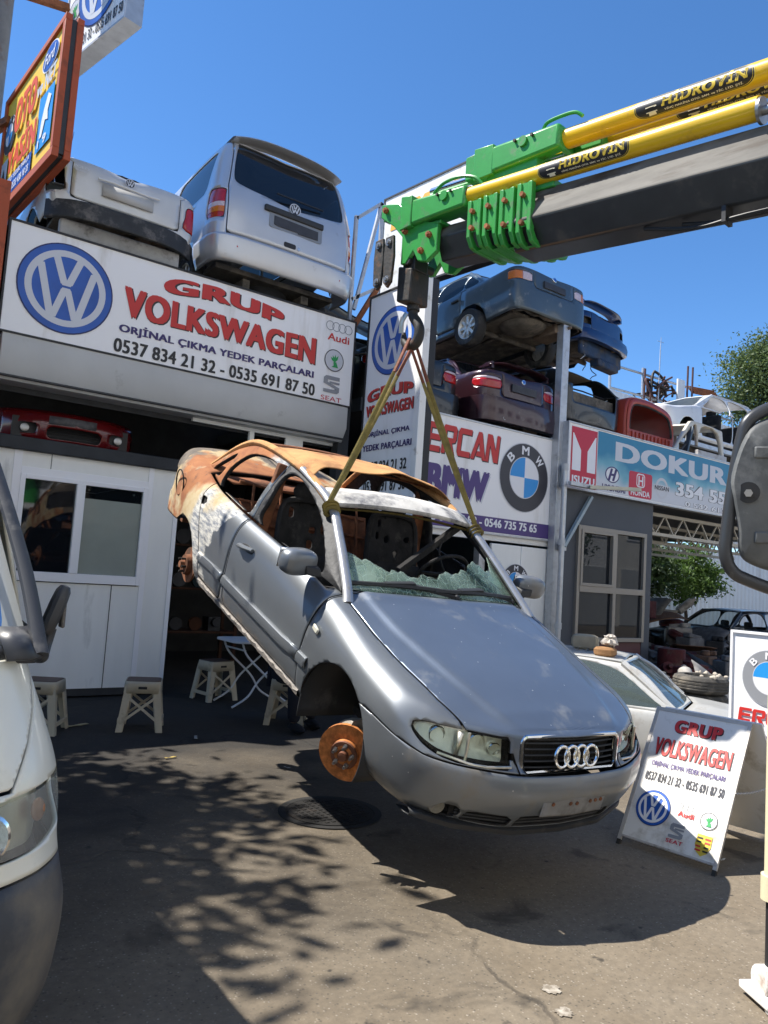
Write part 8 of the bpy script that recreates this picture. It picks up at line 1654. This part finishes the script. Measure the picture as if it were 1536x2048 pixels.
# ------------------------------------------------------------------ trees
def leaf_mat(name, c, tr=.35):
    if name in _M: return _M[name]
    m = bpy.data.materials.new(name); m.use_nodes = True; _M[name] = m; nt = m.node_tree; N = nt.nodes; L = nt.links; b = N['Principled BSDF']; b.inputs['Roughness'].default_value = .55
    oi = N.new('ShaderNodeTexCoord'); n = N.new('ShaderNodeTexNoise'); n.inputs['Scale'].default_value = 1.6; n.inputs['Detail'].default_value = 5; L.new(oi.outputs['Object'], n.inputs['Vector'])
    r = N.new('ShaderNodeMix'); r.data_type = 'RGBA'; r.inputs['A'].default_value = (*[k*.55 for k in c], 1); r.inputs['B'].default_value = (*[k*1.5 for k in c], 1); L.new(n.outputs['Fac'], r.inputs['Factor']); L.new(r.outputs['Result'], b.inputs['Base Color'])
    t = N.new('ShaderNodeBsdfTranslucent'); L.new(r.outputs['Result'], t.inputs['Color']); ms = N.new('ShaderNodeMixShader'); ms.inputs[0].default_value = tr; L.new(b.outputs[0], ms.inputs[1]); L.new(t.outputs[0], ms.inputs[2]); L.new(ms.outputs[0], N['Material Output'].inputs['Surface']); return m
BARK = mat('bark', (.10, .075, .055), .9, var=.3, vscale=8, bump=.6, bscale=25)
def tree(name, label, loc, H, crown, leaf, n, col, seed, trunk_r=.14, clumps=40, group=None):
    """crown = (centre z, rx, ry, rz); leaves in clumps spread through the crown's volume"""
    rr = np.random.default_rng(seed); t = thing(name, label, 'tree', loc, group=group); cz, rx, ry, rz = crown; q = MB()
    q.tube(smooth_poly([(0, 0, 0), (.05, .03, H*.25), (-.03, .05, H*.5), (.04, -.02, H*.8)], 5, False), list(np.linspace(trunk_r, trunk_r*.25, 16)), 10)
    C = []
    while len(C) < clumps:
        d = rr.uniform(-1, 1, 3); l = np.linalg.norm(d)
        if .25 < l < 1: C.append(d*np.array([rx, ry, rz])*(.75+.35*rr.random())+np.array([0, 0, cz]))
    for c_ in C[:clumps//2]:
        z0 = min(H*.75, max(H*.2, c_[2]-.45*rz)); q.tube(smooth_poly([(0, 0, z0), tuple(c_*.5+np.array([0, 0, z0*.5+.1])), tuple(c_)], 4, False), list(np.linspace(trunk_r*.35, .012, 9)), 6)
    q.build('trunk', BARK, t, ang=50); V = []; F = []; per = n//clumps
    for c_ in C:
        s_ = (.35+.3*rr.random())*min(rx, rz)*.75
        P_ = c_+rr.normal(0, 1, (per, 3))*np.array([s_, s_, s_*.6])*.55; A_ = rr.normal(0, 1, (per, 3)); A_ /= np.linalg.norm(A_, axis=1)[:, None]; B_ = np.cross(A_, rr.normal(0, 1, (per, 3))); B_ /= np.linalg.norm(B_, axis=1)[:, None]; k = leaf*(.6+.8*rr.random((per, 1)))
        for p_, a, b_, kk in zip(P_, A_, B_, k):
            o = len(V); V += [p_-a*kk, p_+b_*kk*.45, p_+a*kk, p_-b_*kk*.45]; F.append((o, o+1, o+2, o+3))
    me = bpy.data.meshes.new('crown'); me.from_pydata([tuple(v) for v in V], [], F); me.materials.append(col); o = bpy.data.objects.new('crown', me); COL.objects.link(o); o.parent = t; return t
LG = leaf_mat('leaf_green', (.05, .085, .025)); LP = leaf_mat('leaf_pine', (.11, .155, .05), .35); LB = leaf_mat('leaf_bright', (.085, .15, .028), .4)
tree('broadleaf_tree', 'leafy tree beyond the left edge whose crown shades the ground', (-3.25, 7.0, 0), 6.6, (5.5, 2.9, 2.3, 1.6), .10, 36000, LG, 4, .16, 110)
tree('conifer_tree', 'tall green tree rising behind the far roof at the right edge', (24.5, 12.2, 0), 10.4, (8.7, 1.7, 1.7, 1.8), .055, 26000, LP, 9, .22, 110)
tree('broadleaf_tree', 'bright green bush seen through the scrap yard under the trusses', (23.3, 14.6, 0), 3.2, (2.3, 1.25, .8, 1.0), .065, 8000, LB, 13, .08, 40)
tree('broadleaf_tree', 'dark green tree behind the bush at the back of the scrap yard', (21.0, 14.9, 0), 3.6, (2.4, 1.2, .7, 1.3), .10, 3000, LG, 17, .08, 30)
# small litter on the ground
for i, (x, y, rz, l, m_) in enumerate(((1.95, 7.2, .4, .22, (.32, .28, .16)), (2.75, 6.4, 1.2, .12, (.4, .38, .34)), (2.3, 5.8, .2, .10, (.35, .26, .08)), (4.35, 2.45, .1, .05, (.5, .5, .48)), (3.0, 5.2, 2.0, .06, (.4, .4, .4)))):
    q = MB(); q.grid([[(a*l, b_*l*.22, .004+.006*abs(math.sin(4*a+b_))) for a in np.linspace(-.5, .5, 6)] for b_ in (-.5, 0, .5)]); o = q.build('litter_scrap', mat('litter_%s' % 'abcde'[i], m_, .9), None, solid=.002); o.location = (x, y, .002); o.rotation_euler = (0, 0, rz); tag(o, ('dry stick lying on the ground before the site office', 'pale paper scrap on the dark yard asphalt', 'yellowed leaf lying on the dark yard asphalt', 'small white scrap in the shade under the A-frame board', 'grey crumb of rubbish under the hanging car')[i], 'litter')
tree('street_tree', 'leafy street tree across the road, mirrored in the booth window', (21.5, -3.6, 0), 5.5, (3.4, 2.2, 1.5, 1.8), .11, 5000, LG, 21, .14, 40)
tree('street_tree', 'smaller street tree across the road beside the blue box truck', (18.6, -4.3, 0), 4.2, (2.6, 1.3, 1.2, 1.3), .11, 3500, LG, 22, .11, 30)
